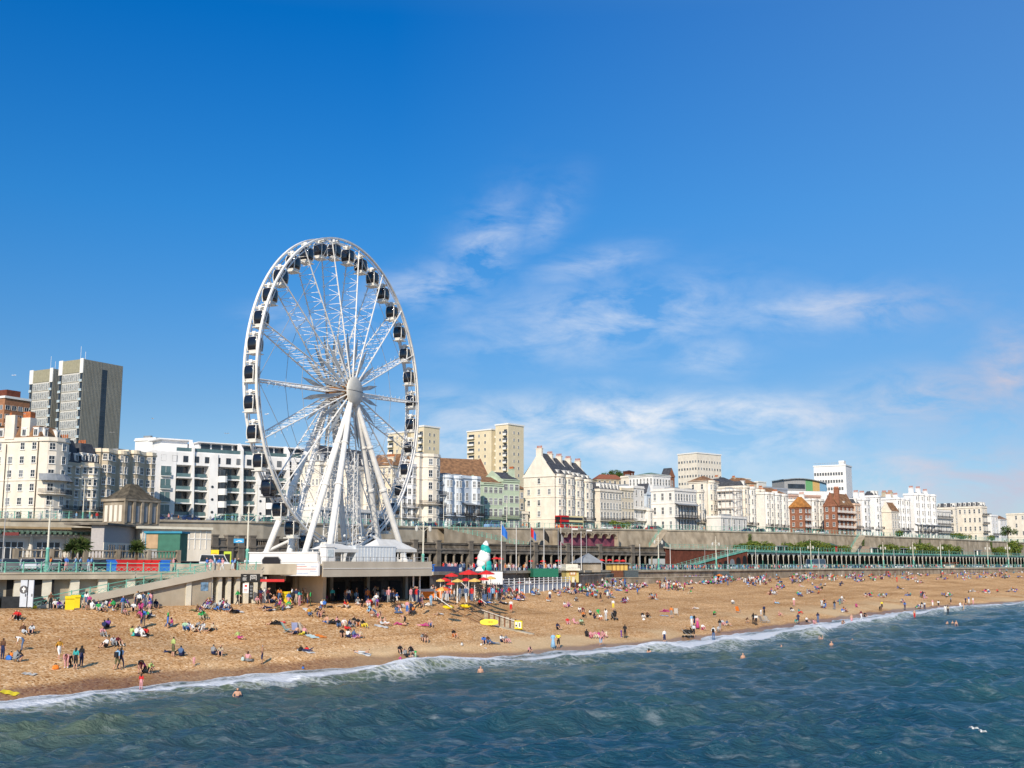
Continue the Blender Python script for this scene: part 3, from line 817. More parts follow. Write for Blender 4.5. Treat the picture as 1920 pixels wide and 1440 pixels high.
 for (cx, cy, ch) in chim:
  zb = H - .5
  c_ = MB().box(-.45, .45, -1.1, 1.1, 0, ch + .5).box(-.55, .55, -1.2, 1.2, ch + .3, ch + .55).build('chimney', wall, root, loc=(cx * L, cy * D, zb))
  p_ = MB()
  for q in range(4): p_.tube((0, -.8 + .53 * q, ch + .55), (0, -.8 + .53 * q, ch + 1.35), .2, .16, 6)
  p_.build('chimney_pots', POT, c_)
 if balc is not None:
  for k in (balc if isinstance(balc, (list, tuple)) else [balc]):
   mb = MB(); o_ = footprint(L, D, bl, .95)
   zf = fh * k
   pts = [p for p in footprint(L, D, bl, .95) if p[1] < .01]
   mb.prism(pts + [(L, .02), (0, .02)], zf - .12, zf + .02, 1)
   rail = [(x, y + .06) for x, y in pts]
   for (p, q) in zip(rail, rail[1:]):
    for zz in (.35, .68, 1.0): mb.bar((*p, zf + zz), (*q, zf + zz), .05, .05)
    nn = max(2, int(math.dist(p, q) / .22))
    for i in range(nn):
     x = p[0] + (q[0] - p[0]) * i / nn; y = p[1] + (q[1] - p[1]) * i / nn
     mb.bar((x, y, zf), (x, y, zf + 1), .045, .045, up=(0, 1, 0))
   mb.build('balcony', [balcmat or IRON, wall], root)
 if verandah:
  mb = MB(); zf = fh * 2
  xs = [L * i / 7 for i in range(8)]
  mb.box(-.3, L + .3, -1.9, -.02, fh - .1, fh + .05)
  for i in range(7):
   mb.face([(xs[i], -2.0, zf - .6), (xs[i + 1], -2.0, zf - .6), (xs[i + 1], -.1, zf + .1), (xs[i], -.1, zf + .1)], 1)
  for x in xs: mb.bar((x, -1.85, -.9), (x, -1.85, zf - .6), .14, .14, 0, up=(0, 1, 0))
  for zz in (.3, .6, .95): mb.box(0, L, -1.87, -1.82, fh + zz, fh + zz + .06)
  for i in range(int(L / .25)): mb.box(i * .25, i * .25 + .05, -1.87, -1.83, fh, fh + .95)
  mb.build('verandah', [IRON, LEAD], root)
 return root, L, D, H
def tower(label, pxL, pxA, pxB, Y, phi, pytop, base, floors, wall, fcols, scols, name='tower_block', frontm=None, rooftop=None, group=None, ww=1.2, wh=1.3, style='thin', skipf=(), skips=(), balcol=None, sbal=None, pane=None):
 pxL, pxA, pxB = (lean(q, Y, pytop, .9) for q in (pxL, pxA, pxB)); phi = rad(phi); L = solve_len(pxA, pxB, Y, phi); D = solve_dep(pxL, pxA, Y, phi); aA = AZ(pxA)
 z1 = zof(pytop, Y); H = z1 - base; fh = H / (floors + .6)
 root = empty(name, (aA * Y, Y, base), phi, label, 'tower block', group)
 MB().box(0, L, 0, D, -8, H).build('wall', wall, root)
 MB().box(-.3, L + .3, -.3, D + .3, H + .003, H + .7).build('roof', rooftop or TRIM, root)
 cnt = 0
 for fl in range(floors):
  z = fl * fh + fh * .35
  for q in range(fcols):
   if q in skipf: continue
   x = L * (q + .5) / fcols
   place_window(root, x, 0, z, 0, min(ww, L / fcols * .7), wh, style, pane); cnt += 1
  for q in range(scols):
   if q in skips: continue
   y = D - D * (q + .5) / scols
   place_window(root, 0, y, z, -math.pi / 2, min(ww, D / scols * .7), wh, style, pane); cnt += 1
  if sbal is not None and fl:
   y0, y1 = D * (1 - sbal[1]), D * (1 - sbal[0])
   MB().box(-1.0, -.005, y0, y1, -.1, .08).box(-1.0, -.93, y0, y1, .08, .95, 1).box(-.06, -.006, y0 + .1, y1 - .1, .1, fh * .85, 2).build('balcony', [wall, TRIM, PANE], root, loc=(0, 0, fl * fh + fh * .1))
  if balcol is not None and fl:
   x0, x1 = balcol[0] * L, balcol[1] * L
   MB().box(x0, x1, -1.0, -.005, -.1, .08).box(x0, x1, -1.0, -.93, .08, .95, 1).box(x0 + .1, x1 - .1, -.06, -.006, .1, fh * .85, 2).build('balcony', [wall, TRIM, PANE], root, loc=(0, 0, fl * fh + fh * .1))
 return root, L, D, H
# ------------------------------------------------------------------ the town, left to right
# brick flats far left
r, L, D, H = tower('brick block of flats with a white roof edge at the far left of the skyline', -70, 8, 55, 345, 62, 746, 22, 13, BRICKO, 4, 6, rooftop=TRIM, ww=1.6)
MB().box(2, L - 2, 2, D - 3, H + .7, H + 3).build('roof_hut', BRICKD, r)
# twin slab tower
def slab_tower(label, pxL, pxA, pxB, Y, pytop, strip):
 pxL, pxA, pxB = (lean(q, Y, pytop, .97) for q in (pxL, pxA, pxB)); phi = rad(60); L = solve_len(pxA, pxB, Y, phi); D = solve_dep(pxL, pxA, Y, phi); aA = AZ(pxA); base = 20
 H = zof(pytop, Y) - base
 r = empty('tower_block', (aA * Y, Y, base), phi, label, 'tower block', None)
 MB().box(0, L, 0, D, -6, H).build('wall', GREYT, r)
 MB().box(-.12, -.004, 1.6, D - 2.0, H - 4.6, H + .05).build('cladding_band', OLIVE, r)
 for y0_, y1_ in ((-.02, 1.6), (D - 2.0, D + .02)): MB().box(-.3, -.004, y0_, y1_, H - 5, H + .3).build('corner_trim', TRIM, r)
 n = 17; top = H - 4.8; fh = top / n
 panel = MB().box(-.10, 0, 1.6, D - 2.0, .25, fh - .02, 0)
 ncol = max(4, int((D - 3.6) / 1.0)); wd = (D - 3.6) / ncol
 for q in range(ncol):
  y = 1.6 + wd * q
  panel.box(-.14, -.1, y + wd * .12, y + wd * .88, .45, fh - .45, 1)
 pm = panel.mesh('window_band', [mat('grey_panel', (.62, .60, .55), .7, .08), mat('net_curtained_pane', (.40, .42, .42), .3, .45, 1.6, spec=.5)])
 bm_ = MB().box(-.5, -.1, 0, 1.5, 0, .1).box(-.5, -.44, 0, 1.5, .1, .9, 1).box(-.06, -.004, .15, 1.4, .1, fh - .3, 2).mesh('balcony', [TRIM, mat('pale_blue_panel', (.45, .55, .60), .4, .1), PANE])
 for k in range(n):
  link('window_band', pm, r, (-.004, 0, k * fh))
  link('balcony', bm_, r, (-.004, .02, k * fh)); link('balcony', bm_, r, (-.004, D - 1.7, k * fh))
 if strip:
  mb = MB().box(L * .47, L * .60, -.05, -.002, 2, H - 2.6)
  for k in range(n * 2): mb.box(L * .47, L * .60, -.09, -.05, 2 + k * fh * .5, 2 + k * fh * .5 + .12, 1)
  mb.build('stair_glazing', [PANE, mat('dark_mullion', (.07, .08, .10), .5, .1)], r)
 rib = MB()
 x = .35
 while x < L:
  if not (strip and L * .455 < x < L * .61): rib.box(x, x + .12, -.07, -.002, -5, H - .2)
  x += .62
 rib.build('ribbed_facing', GREYT, r)
 MB().tube((1, 3, H), (1, 3, H + 5), .06).tube((3, 3, H), (3, 3, H + 3.4), .06).build('aerial', TRIM, r)
 return r
slab_tower('tall grey slab tower with dark stair strip above the left rooftops', 112, 157, 231, 400, 673, True)
slab_tower('slightly lower grey slab tower touching the left side of the tallest one', 57, 100, 116, 418, 691, False)
# corner hotel with a rounded end and lead canopy
r, L, D, H = house('cream corner hotel with a rounded end and lead canopy at far left', -120, 73, 119, 214, 74, 822, 6, PALECREAM, 'hotel', 'hotel_building',
 bays=[(.0, .98, 3.0)], roof='mansard', roofm=TILE, sidecols=9, ridge=2.6, style='sash', bandfl=(1, 3), balc=[2], dormers=2, ww=1.15)
mb = MB()   # lead canopy over the first floor
fp0 = footprint(L, D, [(0, L * .98, 3.0, 'bow')], 1.1); fp1 = footprint(L, D, [(0, L * .98, 3.0, 'bow')], .1)
fa = [p for p in fp0 if p[1] < 0]; fb = [p for p in fp1 if p[1] < 0]
zc_ = H / 6 * 3 - .1
for i in range(min(len(fa), len(fb)) - 1):
 mb.face([(*fa[i], zc_), (*fa[i + 1], zc_), (*fb[i + 1], zc_ + 1.5), (*fb[i], zc_ + 1.5)])
mb.build('canopy', LEAD, r)
MB().box(-.35, .45, D * .25, D * .25 + 2.4, H, H + 5.2).build('chimney', PALECREAM, r)
c_ = MB().box(-1, 1, -1.1, 1.1, 0, 4.6).build('chimney', PALECREAM, r, loc=(1.2, D * .16, H))
MB().box(-.8, .8, -.9, .9, 4.6, 5.9).build('chimney_pots', POT, c_)
MB().tube((-.18, .4, 0), (-.18, .4, H), .10).tube((-.18, 8.4, 0), (-.18, 8.4, H - 1), .08).build('drainpipe', BARK, r)
house('narrow cream house with blue dormers in a steep slate roof beside the rounded hotel', None, 119, 151, 236, 72, 868, 5, TAN, 'house', 'terraced_house', roof='mansard', roofm=SLATE, ridge=5.0, dormers=2, cols=2, chim=[(.98, .35, 6.0)], balc=[1], depth=14, style='hood', sidecols=0)
house('cream house with arched dormers and a square bay left of the bay fronted row', None, 151, 186, 229, 72, 869, 5, CREAM, 'house', 'terraced_house', roof='mansard', roofm=SLATE, ridge=4.4, dormers=3, bays=[(.35, .75, 1.0, 'cant')], chim=[(.2, .5, 5.2)], balc=[1], depth=14, sidecols=0, style='hood', chain=True)
house('tall sand coloured house with two rounded bays left of the stone kiosk', None, 186, 238, 238, 71, 843, 6, TAN, 'house', 'terraced_house', bays=[(.06, .34, 1.1, 'cant'), (.62, .95, 1.1, 'bow')], trim=CREAM, depth=15, chim=[(.1, .4, 1.6)], sidecols=0, chain=True)
house('sand coloured house with one rounded bay against the white balcony block', None, 238, 289, 249, 71, 846, 6, TAN, 'house', 'terraced_house', bays=[(.10, .38, 1.1, 'bow'), (.66, .95, 1.1, 'cant')], trim=CREAM, depth=15, sidecols=0, chain=True)
# white apartment block with balconies -------------------------------------------------
def balcony_block():
 Y = 292; phi = rad(36); pxA, pxB = 285, 586
 L = solve_len(pxA, pxB, Y, phi); aA = AZ(pxA); z0 = 18.4; H = zof(845, Y) - z0
 r = empty('apartment_block', (aA * Y, Y, z0), phi, 'long white modern apartment block with curved fins and glass balconies behind the wheel', 'apartment block')
 nf = 6; fh = H / nf; Dp = 14
 MB().box(0, L, 2.4, Dp, -1, H).build('wall', PURE, r)
 MB().box(0, L, -.2, 2.4, H - fh, H).box(0, L, 0, Dp, H, H + .25).build('upper_wall', PURE, r)
 # left wing facing the sun
 dw = solve_dep(250, pxA, Y, phi)
 MB().box(-.02, 5.0, -.3, 1.0, 0, H - .1).box(-.02, .5, 1.0, 12, H, H + .4).build('left_wing', PURE, r)
 MB().box(3, 10, 6, 13, H + .25, H + 3.6).box(2, 11, 5, 14, H + 3.6, H + 3.9).build('penthouse', PURE, r)
 uw = 13.4; U = int(L / uw) + 1
 slab = MB(); glass = MB(); rec = MB(); pane_mb = MB()
 pane_me = MB().box(0, 1, 2.3, 2.39, 0, 1)
 fin_prof = lambda zz: .5 + .35 * (1 - zz / H)
 for k in range(nf - 1):
  z = k * fh
  b = MB().box(5.2, L, -.1, 2.4, z - .18, z + .14)
  if k: b.box(5.2, 11.0, -1.3, -.1, z - .18, z + .14)
  b.build('balcony_slab', PURE, r)
  for i in range(U):
   x0 = 5.4 + i * uw; x1 = min(x0 + 7.9, L - .3)
   if x1 - x0 < 1: continue
   g = MB().box(x0, x1, 2.28, 2.395, z + .2, z + fh - .25)
   n = max(2, int((x1 - x0) / 1.4))
   for q in range(n + 1):
    xq = x0 + (x1 - x0) * q / n
    g.box(xq - .05, xq + .05, 2.2, 2.28, z + .2, z + fh - .25, 1)
   g.build('sliding_windows', [PANE, FRAMED], r)
   MB().box(x0 - .2, x1, -.06, -.02, z + .2, z + 1.15).build('balcony_glass', GLASSB, r)
 for i in range(U):
  xf = 5.4 + i * uw + 3.6            # tall curved fin between balconies
  if xf < L - 1:
   f = MB(); n = 12
   for q in range(n):
    z_a, z_b = (H + 3.3) * q / n, (H + 3.3) * (q + 1) / n
    d = lambda z: -.9 - 1.3 * (1 - z / H) if z < H * .84 else (-.9 if z < H + 1.6 else -.9 + ((z - H - 1.6) / 1.7) ** 2 * 2.2)
    a, b_ = d(z_a), d(z_b)
    i0 = len(f.v)
    f.v += [(xf, a, z_a), (xf + .5, a, z_a), (xf + .5, 2.3, z_a), (xf, 2.3, z_a), (xf, b_, z_b), (xf + .5, b_, z_b), (xf + .5, 2.3, z_b), (xf, 2.3, z_b)]
    for qd in ((0, 1, 5, 4), (1, 2, 6, 5), (3, 0, 4, 7)): f.f.append(tuple(i0 + k for k in qd)); f.m.append(0)
   f.face([(xf, d(H + 3.3), H + 3.3), (xf + .5, d(H + 3.3), H + 3.3), (xf + .5, 2.3, H + 3.3), (xf, 2.3, H + 3.3)])
   f.build('curved_fin', PURE, r)
  xw = 5.4 + i * uw + 8.0           # solid tapered wall with portholes and the round bay stack
  if xw + 4 < L:
   w = MB(); i0 = 0
   w.v += [(xw, -1.9, -1), (xw + 2.6, -1.9, -1), (xw + 2.6, 2.4, -1), (xw, 2.4, -1), (xw + .4, -.6, H + .02), (xw + 2.6, -.6, H + .02), (xw + 2.6, 2.4, H + .02), (xw + .4, 2.4, H + .02)]
   for qd in ((4, 5, 6, 7), (0, 1, 5, 4), (1, 2, 6, 5), (2, 3, 7, 6), (3, 0, 4, 7)): w.f.append(qd); w.m.append(0)
   wo = w.build('tapered_wall', PURE, r)
   for k in range(nf - 2):
    z = fh * (k + .35); yy = -1.9 + 1.3 * (z + 1) / (H + 1)
    MB().tube((xw + 1.1, yy - .1, z), (xw + 1.1, yy + .1, z), .36, .36, 10).build('porthole', PANE, wo)
   for k in range(nf - 1):
    z = k * fh; pts = [(xw + 2.6, 0)] + arc_pts(xw + 2.6, xw + 5.3, 2.6, 'bow', 8) + [(xw + 5.3, 0)]
    pts = [(xw + 2.6, .3)] + arc_pts(xw + 2.6, xw + 5.3, 2.6, 'bow', 8) + [(xw + 5.3, .3)]
    MB().prism(pts, z - .9, z + .75).build('round_bay', PURE, r)
    pin = [(xw + 2.7, .2)] + arc_pts(xw + 2.75, xw + 5.15, 2.4, 'bow', 8) + [(xw + 5.2, .2)]
    MB().prism(pin, z + .75, z + fh - .9).build('bay_window', PANE, r)
 k5 = (nf - 1) * fh
 for i in range(int(L / 2.9)):
  place_window(r, 1.6 + i * 2.9, -.2, k5 + .8, 0, 1.2, 1.5, 'thin', None, FRAMED)
 for k in range(nf - 1):
  place_window(r, 2.3, -.3, k * fh + .4, 0, 2.6, fh * .72, 'thin', GLASSB, FRAME)
  MB().box(1.0, 3.6, -1.0, -.3, k * fh + .1, k * fh + .25).box(1.0, 3.6, -1.0, -.95, k * fh + .25, k * fh + 1.1, 1).build('balcony', [PURE, GLASSB], r)
 # set back penthouse floor with glass and flat canopies
 MB().box(12, L - 2, 3.2, 12, H + .25, H + 3.0).box(11.5, L - 1.5, 2.0, 13, H + 3.0, H + 3.25).build('penthouse', PURE, r)
 mb = MB()
 for i in range(int((L - 14) / 3)):
  mb.box(12.6 + i * 3, 15.1 + i * 3, 3.1, 3.19, H + .5, H + 2.8)
 mb.build('penthouse_glazing', PANE, r)
 MB().box(5, L - .5, .1, .15, H + .25, H + 1.2).build('roof_glass', GLASSB, r)
 # angled end wall seen at the left
 mb = MB();
 mb.box(-.25, -.005, .5, 10, 2.5, H - 2)
 return r
balcony_block()
# pale side house left of it
house('plain white end block with flat roof beside the balcony block', 250, 288, 300, 350, 66, 822, 6, PURE, 'apartment block', 'apartment_block', sidecols=0, cols=1)
# grand hotel seen through the wheel
house('grand cream hotel with slate mansard seen through the wheel legs', 562, 598, 704, 300, 60, 868, 5, PALECREAM, 'hotel', 'hotel_building', bays=[(.08, .22, 1.4), (.42, .58, 1.4), (.78, .92, 1.4)],
      roof='mansard', ridge=4.6, dormers=7, chim=[(.02, .4, 6), (.5, .4, 6), (.98, .4, 6)], sidecols=5, balc=[1], bandfl=(1, 2))
MB().box(-2, 34, -14, -.0, -1, 3.6).build  # (terrace wing below is its own thing)
house('low white balustraded terrace wing in front of the grand cream hotel', 585, 600, 740, 281, 62, 952, 1, WHITE, 'hotel wing', 'terrace_wing', depth=9, sidecols=2, cols=12, style='casement', ww=1.6)
house('cream hotel wing with blank wall just right of the wheel hub legs', 704, 735, 752, 322, 62, 872, 6, CREAM, 'hotel', 'hotel_building', sidecols=3, chim=[(.4, .3, 2.5)], roof='hip', roofm=TILE, cols=2)
house('narrow white house with balconies between the cream wing and the round tower house', 752, 754, 783, 326, 62, 870, 6, PURE, 'house', 'terraced_house', depth=11, roof='mansard', roofm=TILE, balc=[1, 2], bays=[(.3, .8, 1.2, 'cant')], sidecols=0)
house('tall white house ending in a round bow tower right of the wheel', 753, 786, 817, 330, 62, 852, 6, PALECREAM, 'house', 'tower_house', bays=[(.18, .98, 3.0)], sidecols=0, balc=[2], bandfl=(1, 4, 5), ww=1.3)
# beige twin point blocks
def point_block(label, pxs, Y, py, base, phi=50):
 a, b, c, d_, e = pxs
 r, L, D, H = tower(label, b, c, e, Y, phi, py, base, 15, BEIGET, 7, 4, ww=1.0, wh=1.2, skips=(0,), sbal=(.66, .92), skipf=(0, 1, 3, 5, 6), style='thin')
 # second, slightly lower shaft joined by the stair link
 L2 = solve_dep(a, b, Y, rad(phi))
 q = MB().box(3.2, L * .8, D, D + 3.2, -8, H - 1.2).build('stair_link', OLIVE, r)
 fh = (H) / 15.6
 for k in range(15): MB().box(3.0, 3.19, D + .1, D + 3.1, k * fh, k * fh + 1.0).build('landing', TRIM, r)
 q = MB().box(.8, L * .9, D + 3.2, D + 3.2 + L2, -8, H - 1.6).box(.5, L * .9 + .3, D + 2.9, D + 3.5 + L2, H - 1.597, H - 1.0, 1).build('second_shaft', [BEIGET, TRIM], r)
 for k in range(15):
  for yy in (D + 3.2 + L2 * .25, D + 3.2 + L2 * .5):
   place_window(r, .8, yy, k * fh + .7, -math.pi / 2, .9, 1.2, 'thin')
  MB().box(-.2, .795, D + 3.2 + L2 * .68, D + 3.2 + L2 * .95, k * fh, k * fh + .15).box(-.2, -.13, D + 3.2 + L2 * .68, D + 3.2 + L2 * .95, k * fh + .15, k * fh + 1.0, 1).box(.76, .797, D + 3.2 + L2 * .7, D + 3.2 + L2 * .93, k * fh + .2, k * fh + 2.2, 2).build('balcony', [BEIGET, TRIM, PANE], r)
 return r
point_block('beige twin shaft tower block rising alone above the middle rooftops', (882, 929, 953, 0, 982), 520, 796, 22)
point_block('beige twin shaft tower block half hidden behind the right side of the wheel', (733, 770, 795, 0, 824), 500, 800, 22)
# church hall roof
house('dark red brick hall with a long slate roof behind the pale blue house', 790, 822, 922, 395, 25, 902, 3, BRICK, 'hall', 'church_hall', roof='gable_x', roofm=TILE, ridge=9, sidecols=0, depth=20, cols=8, parapet=False)
house('scaffolded dark side wall house with black iron stairs left of the pale blue house', 816, 817, 832, 332, 62, 905, 4, mat('dark_grey_render', (.34, .36, .38), .9, .1), 'house', 'terraced_house', depth=14, sidecols=0, cols=1, balc=[1, 2, 3])  # render is an even dark grey all over
house('pale blue house with rounded bays and iron balcony opposite the blue van', 818, 832, 866, 338, 56, 892, 4, BLUEWHITE, 'house', 'terraced_house', bays=[(.05, .38, 1.2), (.56, .92, 1.2)], balc=[1], sidecols=2, ww=1.1)
house('pale blue corner house with a glazed conservatory over its porch', None, 866, 899, 350, 56, 893, 4, BLUEWHITE, 'house', 'terraced_house', bays=[(.55, .95, 1.3, 'cant')], balc=[1], sidecols=0, depth=13, verandah=True, ww=1.1, chain=True)
house('thin yellow house squeezed between the pale blue and pale green ones', None, 899, 906, 366, 50, 905, 4, YELLOWR, 'house', 'terraced_house', depth=9, sidecols=0, cols=1)
house('pale green house with white casement windows left of the cream gable', None, 906, 943, 362, 38, 906, 4, GREENR, 'house', 'terraced_house', style='casement', balc=[1], sidecols=0, cols=4, depth=12, ww=1.5, roof='gable_x', roofm=TILE, ridge=2.6)
house('pale green house with slate roof next to the tall cream gable', None, 943, 974, 372, 38, 900, 4, GREENR, 'house', 'terraced_house', style='casement', balc=[1], sidecols=0, cols=3, depth=12, ww=1.5, roof='gable_x', roofm=SLATE, ridge=3, chim=[(.93, .3, 4)], chain=True)
house('low cream annexe at the foot of the tall cream gable', None, 974, 990, 374, 48, 960, 2, PALECREAM, 'annexe', 'annexe', sidecols=0, depth=6, cols=1)
# cream terrace of bow fronts with the big gable
cg = 'bow fronted cream houses stepping away behind the bus'
house('tall cream end house with stepped gable and chimney left of the red bus', 982, 1040, 1058, 366, 56, 890, 5, PALECREAM, 'house', 'terraced_house', cg, bays=[(.15, .9, 1.4)], roof='gable_x', ridge=7.5, dormers=1, chim=[(.06, .5, 9.0), (.97, .45, 7.5)], sidecols=3, balc=[1], sideskip=((2, 4), (0, 4), (2, 0), (2, 1)), bandfl=(1, 3, 4))
for (pa, pb, Y, lab, py) in ((1058, 1075, 378, 'second bow fronted cream house counting from the stepped gable', 892), (1075, 1092, 391, 'third bow fronted cream house counting from the stepped gable', 896), (1092, 1110, 405, 'last bow fronted cream house of the row, with a red blind', 900)):
 house(lab, None, pa, pb, Y, 56, py, 5, PALECREAM, 'house', 'terraced_house', cg, chain=True, bays=[(.15, .9, 1.4)], roof='gable_x', ridge=6.5, dormers=2, chim=[(.97, .45, 7.2)], sidecols=0, depth=12, balc=[1], bandfl=(1, 3))
house('cream regency row house with dormered slate roof and long verandah', 1112, 1125, 1165, 396, 52, 918, 4, PALECREAM, 'house', 'terraced_house', roof='mansard', ridge=2.5, dormers=6, balc=[1], verandah=False, cols=7, sidecols=0, chim=[(.9, .5, 2)])
house('cream row house with pilasters right of the dormered regency row', None, 1165, 1188, 420, 52, 916, 4, CREAM, 'house', 'terraced_house', balc=[1], sidecols=0, cols=4, depth=12, chain=True)
house('white house with a stacked balcony at the end of the cream regency row', None, 1188, 1208, 434, 52, 912, 4, WHITE, 'house', 'terraced_house', balc=[1, 2], sidecols=0, cols=2, balcmat=TRIM, depth=13, chain=True)
house('small white gabled house set back beside the large square white hotel', 1208, 1213, 1222, 450, 52, 925, 3, BLUEWHITE, 'house', 'terraced_house', roof='gable_y', ridge=4, sidecols=0, cols=1)
house('single storey white side extension of the square white hotel', 1206, 1218, 1224, 418, 52, 955, 1, WHITE, 'extension', 'extension', sidecols=0, cols=1)
house('large square white regency hotel with black verandah above the stairs', 1221, 1265, 1306, 404, 48, 917, 3, WHITE, 'hotel', 'hotel_building', verandah=True, sidecols=3, cols=8, ww=1.1, bandfl=(1, 2))
house('cream house with two slim bows right of the square white hotel', None, 1306, 1320, 432, 50, 920, 4, PALECREAM, 'house', 'terraced_house', bays=[(.1, .9, 1.3)], balc=[1], sidecols=0)
house('tall cream house with brown hipped roof standing over its neighbours', 1292, 1326, 1348, 446, 50, 902, 5, PALECREAM, 'house', 'tower_house', bays=[(.1, .55, 1.6)], roof='hip', roofm=TILE, ridge=2.5, sidecols=2, balc=[1], sideskip=((0, 0), (0, 1), (0, 2), (0, 3)))
r, L, D, H = house('white house wrapped in scaffolding in the middle of the parade', 1346, 1374, 1392, 440, 50, 918, 5, WHITE, 'house', 'scaffolded_house', cols=3, sidecols=3, bays=[(.15, .85, 1.0)])
mb = MB()
for k in range(6):
 z = k * H / 5.2
 mb.box(-1.3, -1.2, -1.6, D, z, z + .12); mb.box(-1.3, L, -1.6, -1.5, z, z + .12); mb.box(-1.3, -.2, -1.6, D, z - .04, z)
for q in range(5):
 mb.box(-1.3, -1.2, -1.5 + (D + 1) * q / 4, -1.4 + (D + 1) * q / 4, 0, H + 1); mb.box(-1.3 + (L + 1) * q / 4, -1.2 + (L + 1) * q / 4, -1.6, -1.5, 0, H + 1)
mb.build('scaffolding', mat('scaffold_boards', (.50, .42, .34), .8, .2), r)
house('low white shop with a little lead roofed porch under the scaffolding', 1335, 1352, 1400, 420, 50, 968, 1, WHITE, 'shop', 'shop_building', sidecols=0, cols=5, depth=6)
wg = 'narrow white and cream bow fronted houses on the far parade'
specs = [
 (1392, 1405, 458, 912, PALECREAM, 'cream bow house with slate roof right of the scaffolding', 'mansard', SLATE), (1405, 1416, 466, 914, WHITE, 'white bow house second from the scaffolding', 'flat', SLATE),
 (1416, 1434, 474, 918, PALECREAM, 'pale bow house on the near side of the parade gap', 'flat', TILE), (1434, 1452, 470, 924, WHITE, 'cream fronted house with lead verandah left of the orange hipped roof', 'flat', TILE),
 (1452, 1478, 480, 926, WHITE, 'white twin bow house directly left of the orange hipped roof', 'flat', TILE)]
for (pa, pb, Y, py, m_, lab, rf, rm) in specs:
 house(lab, pa - 3, pa, pb, Y, 50, py, 5, m_, 'house', 'terraced_house', wg, bays=[(.08, .45, 1.3), (.55, .92, 1.3)] if pb - pa > 14 else [(.12, .88, 1.4)], sidecols=0, balc=[1], roof=rf, roofm=rm, ridge=2.0, depth=13, chim=[(.9, .4, 1.8)])
house('red brick house with a bright orange hipped roof on the parade', 1481, 1509, 1521, 455, 46, 951, 4, BRICK, 'house', 'brick_house', roof='hip', roofm=TILEO, ridge=4.4, sidecols=2, balc=[1, 2], balcmat=TRIM, cols=2)
house('white bow fronted house between the two red brick houses', None, 1521, 1545, 490, 50, 936, 5, WHITE, 'house', 'terraced_house', wg, bays=[(.1, .5, 1.3), (.55, .95, 1.3)], sidecols=0, balc=[1], depth=13, chim=[(.2, .4, 2.5)])
house('wide red brick house with tiled roof, white gable dormer and tall chimney', 1545, 1570, 1601, 468, 46, 947, 4, BRICK, 'house', 'brick_house', roof='gable_x', roofm=TILE, ridge=5.2, dormers=1, sidecols=2, balc=[1, 2, 3], balcmat=TRIM, cols=4, chim=[(.1, .1, 7)])
house('narrow peach house right of the wide red brick house', 1600, 1604, 1614, 486, 48, 945, 4, PINKR, 'house', 'terraced_house', sidecols=0, cols=2, balc=[1], roof='mansard', ridge=2)
house('tall white house with twin chimneys right of the peach house', 1580, 1616, 1632, 500, 46, 935, 5, PURE, 'house', 'terraced_house', wg, sidecols=2, bays=[(.1, .9, 1.3)], balc=[1], chim=[(.1, .3, 3), (.8, .3, 3)])
house('white house with slim bows and dark roof centre right of the parade', 1632, 1640, 1652, 508, 46, 930, 5, PURE, 'house', 'terraced_house', wg, bays=[(.1, .9, 1.3)], sidecols=0, balc=[1], roof='mansard', ridge=2)
house('bare tan side wall with chimneys rising behind a small cream house', 1652, 1675, 1680, 545, 46, 930, 6, TAN, 'house', 'terraced_house', sidecols=0, cols=1, chim=[(.2, .2, 2), (.2, .7, 2)])
house('small cream gabled house in front of the tan side wall', 1664, 1672, 1686, 500, 46, 958, 3, PALECREAM, 'house', 'terraced_house', sidecols=0, roof='gable_x', roofm=TILE, ridge=4, cols=3)
house('white row house with many slim bows left of the tallest white terrace', None, 1680, 1706, 522, 44, 934, 5, PURE, 'house', 'terraced_house', wg, bays=[(.05, .3, 1.3), (.37, .62, 1.3), (.7, .95, 1.3)], sidecols=0, depth=13, balc=[1], chim=[(.1, .3, 2), (.6, .3, 2)])
house('tallest white terrace on the right with a long black verandah', 1698, 1714, 1757, 516, 40, 926, 6, PURE, 'house', 'terrace_block', bays=[(.04, .2, 1.3), (.28, .44, 1.3), (.52, .68, 1.3), (.76, .92, 1.3)], sidecols=0, verandah=True, chim=[(.05, .3, 3), (.35, .3, 3), (.65, .3, 2)])
house('low house in black iron balconies right of the tallest white terrace', None, 1757, 1784, 560, 44, 957, 4, WHITE, 'house', 'terraced_house', sidecols=0, cols=4, balc=[1, 2, 3], depth=12, chim=[(.5, .4, 2)])
house('broad cream block with arched ground windows near the right edge', 1788, 1842, 1852, 560, 46, 950, 4, PALECREAM, 'hotel', 'hotel_building', sidecols=6, cols=2, balc=[1, 2, 3], roof='mansard', ridge=2.2, roofm=SLATE)
house('pale row house with dark dormers left of the broad cream block', 1756, 1792, 1796, 585, 46, 952, 4, PALECREAM, 'house', 'terraced_house', sidecols=3, cols=1, roof='mansard', ridge=2.2)
house('white house stepping down beside the broad cream block', 1852, 1860, 1872, 600, 46, 966, 4, PURE, 'house', 'terraced_house', wg, sidecols=1, cols=2, balc=[1])
house('small white house with red chimney second from the right edge', 1872, 1876, 1888, 630, 46, 973, 4, PURE, 'house', 'terraced_house', wg, sidecols=0, cols=2, roof='hip', roofm=TILE, ridge=2)
house('cream hotel cut by the right edge of the view', 1888, 1950, 1990, 590, 46, 962, 4, PALECREAM, 'hotel', 'hotel_building', sidecols=5, cols=4)
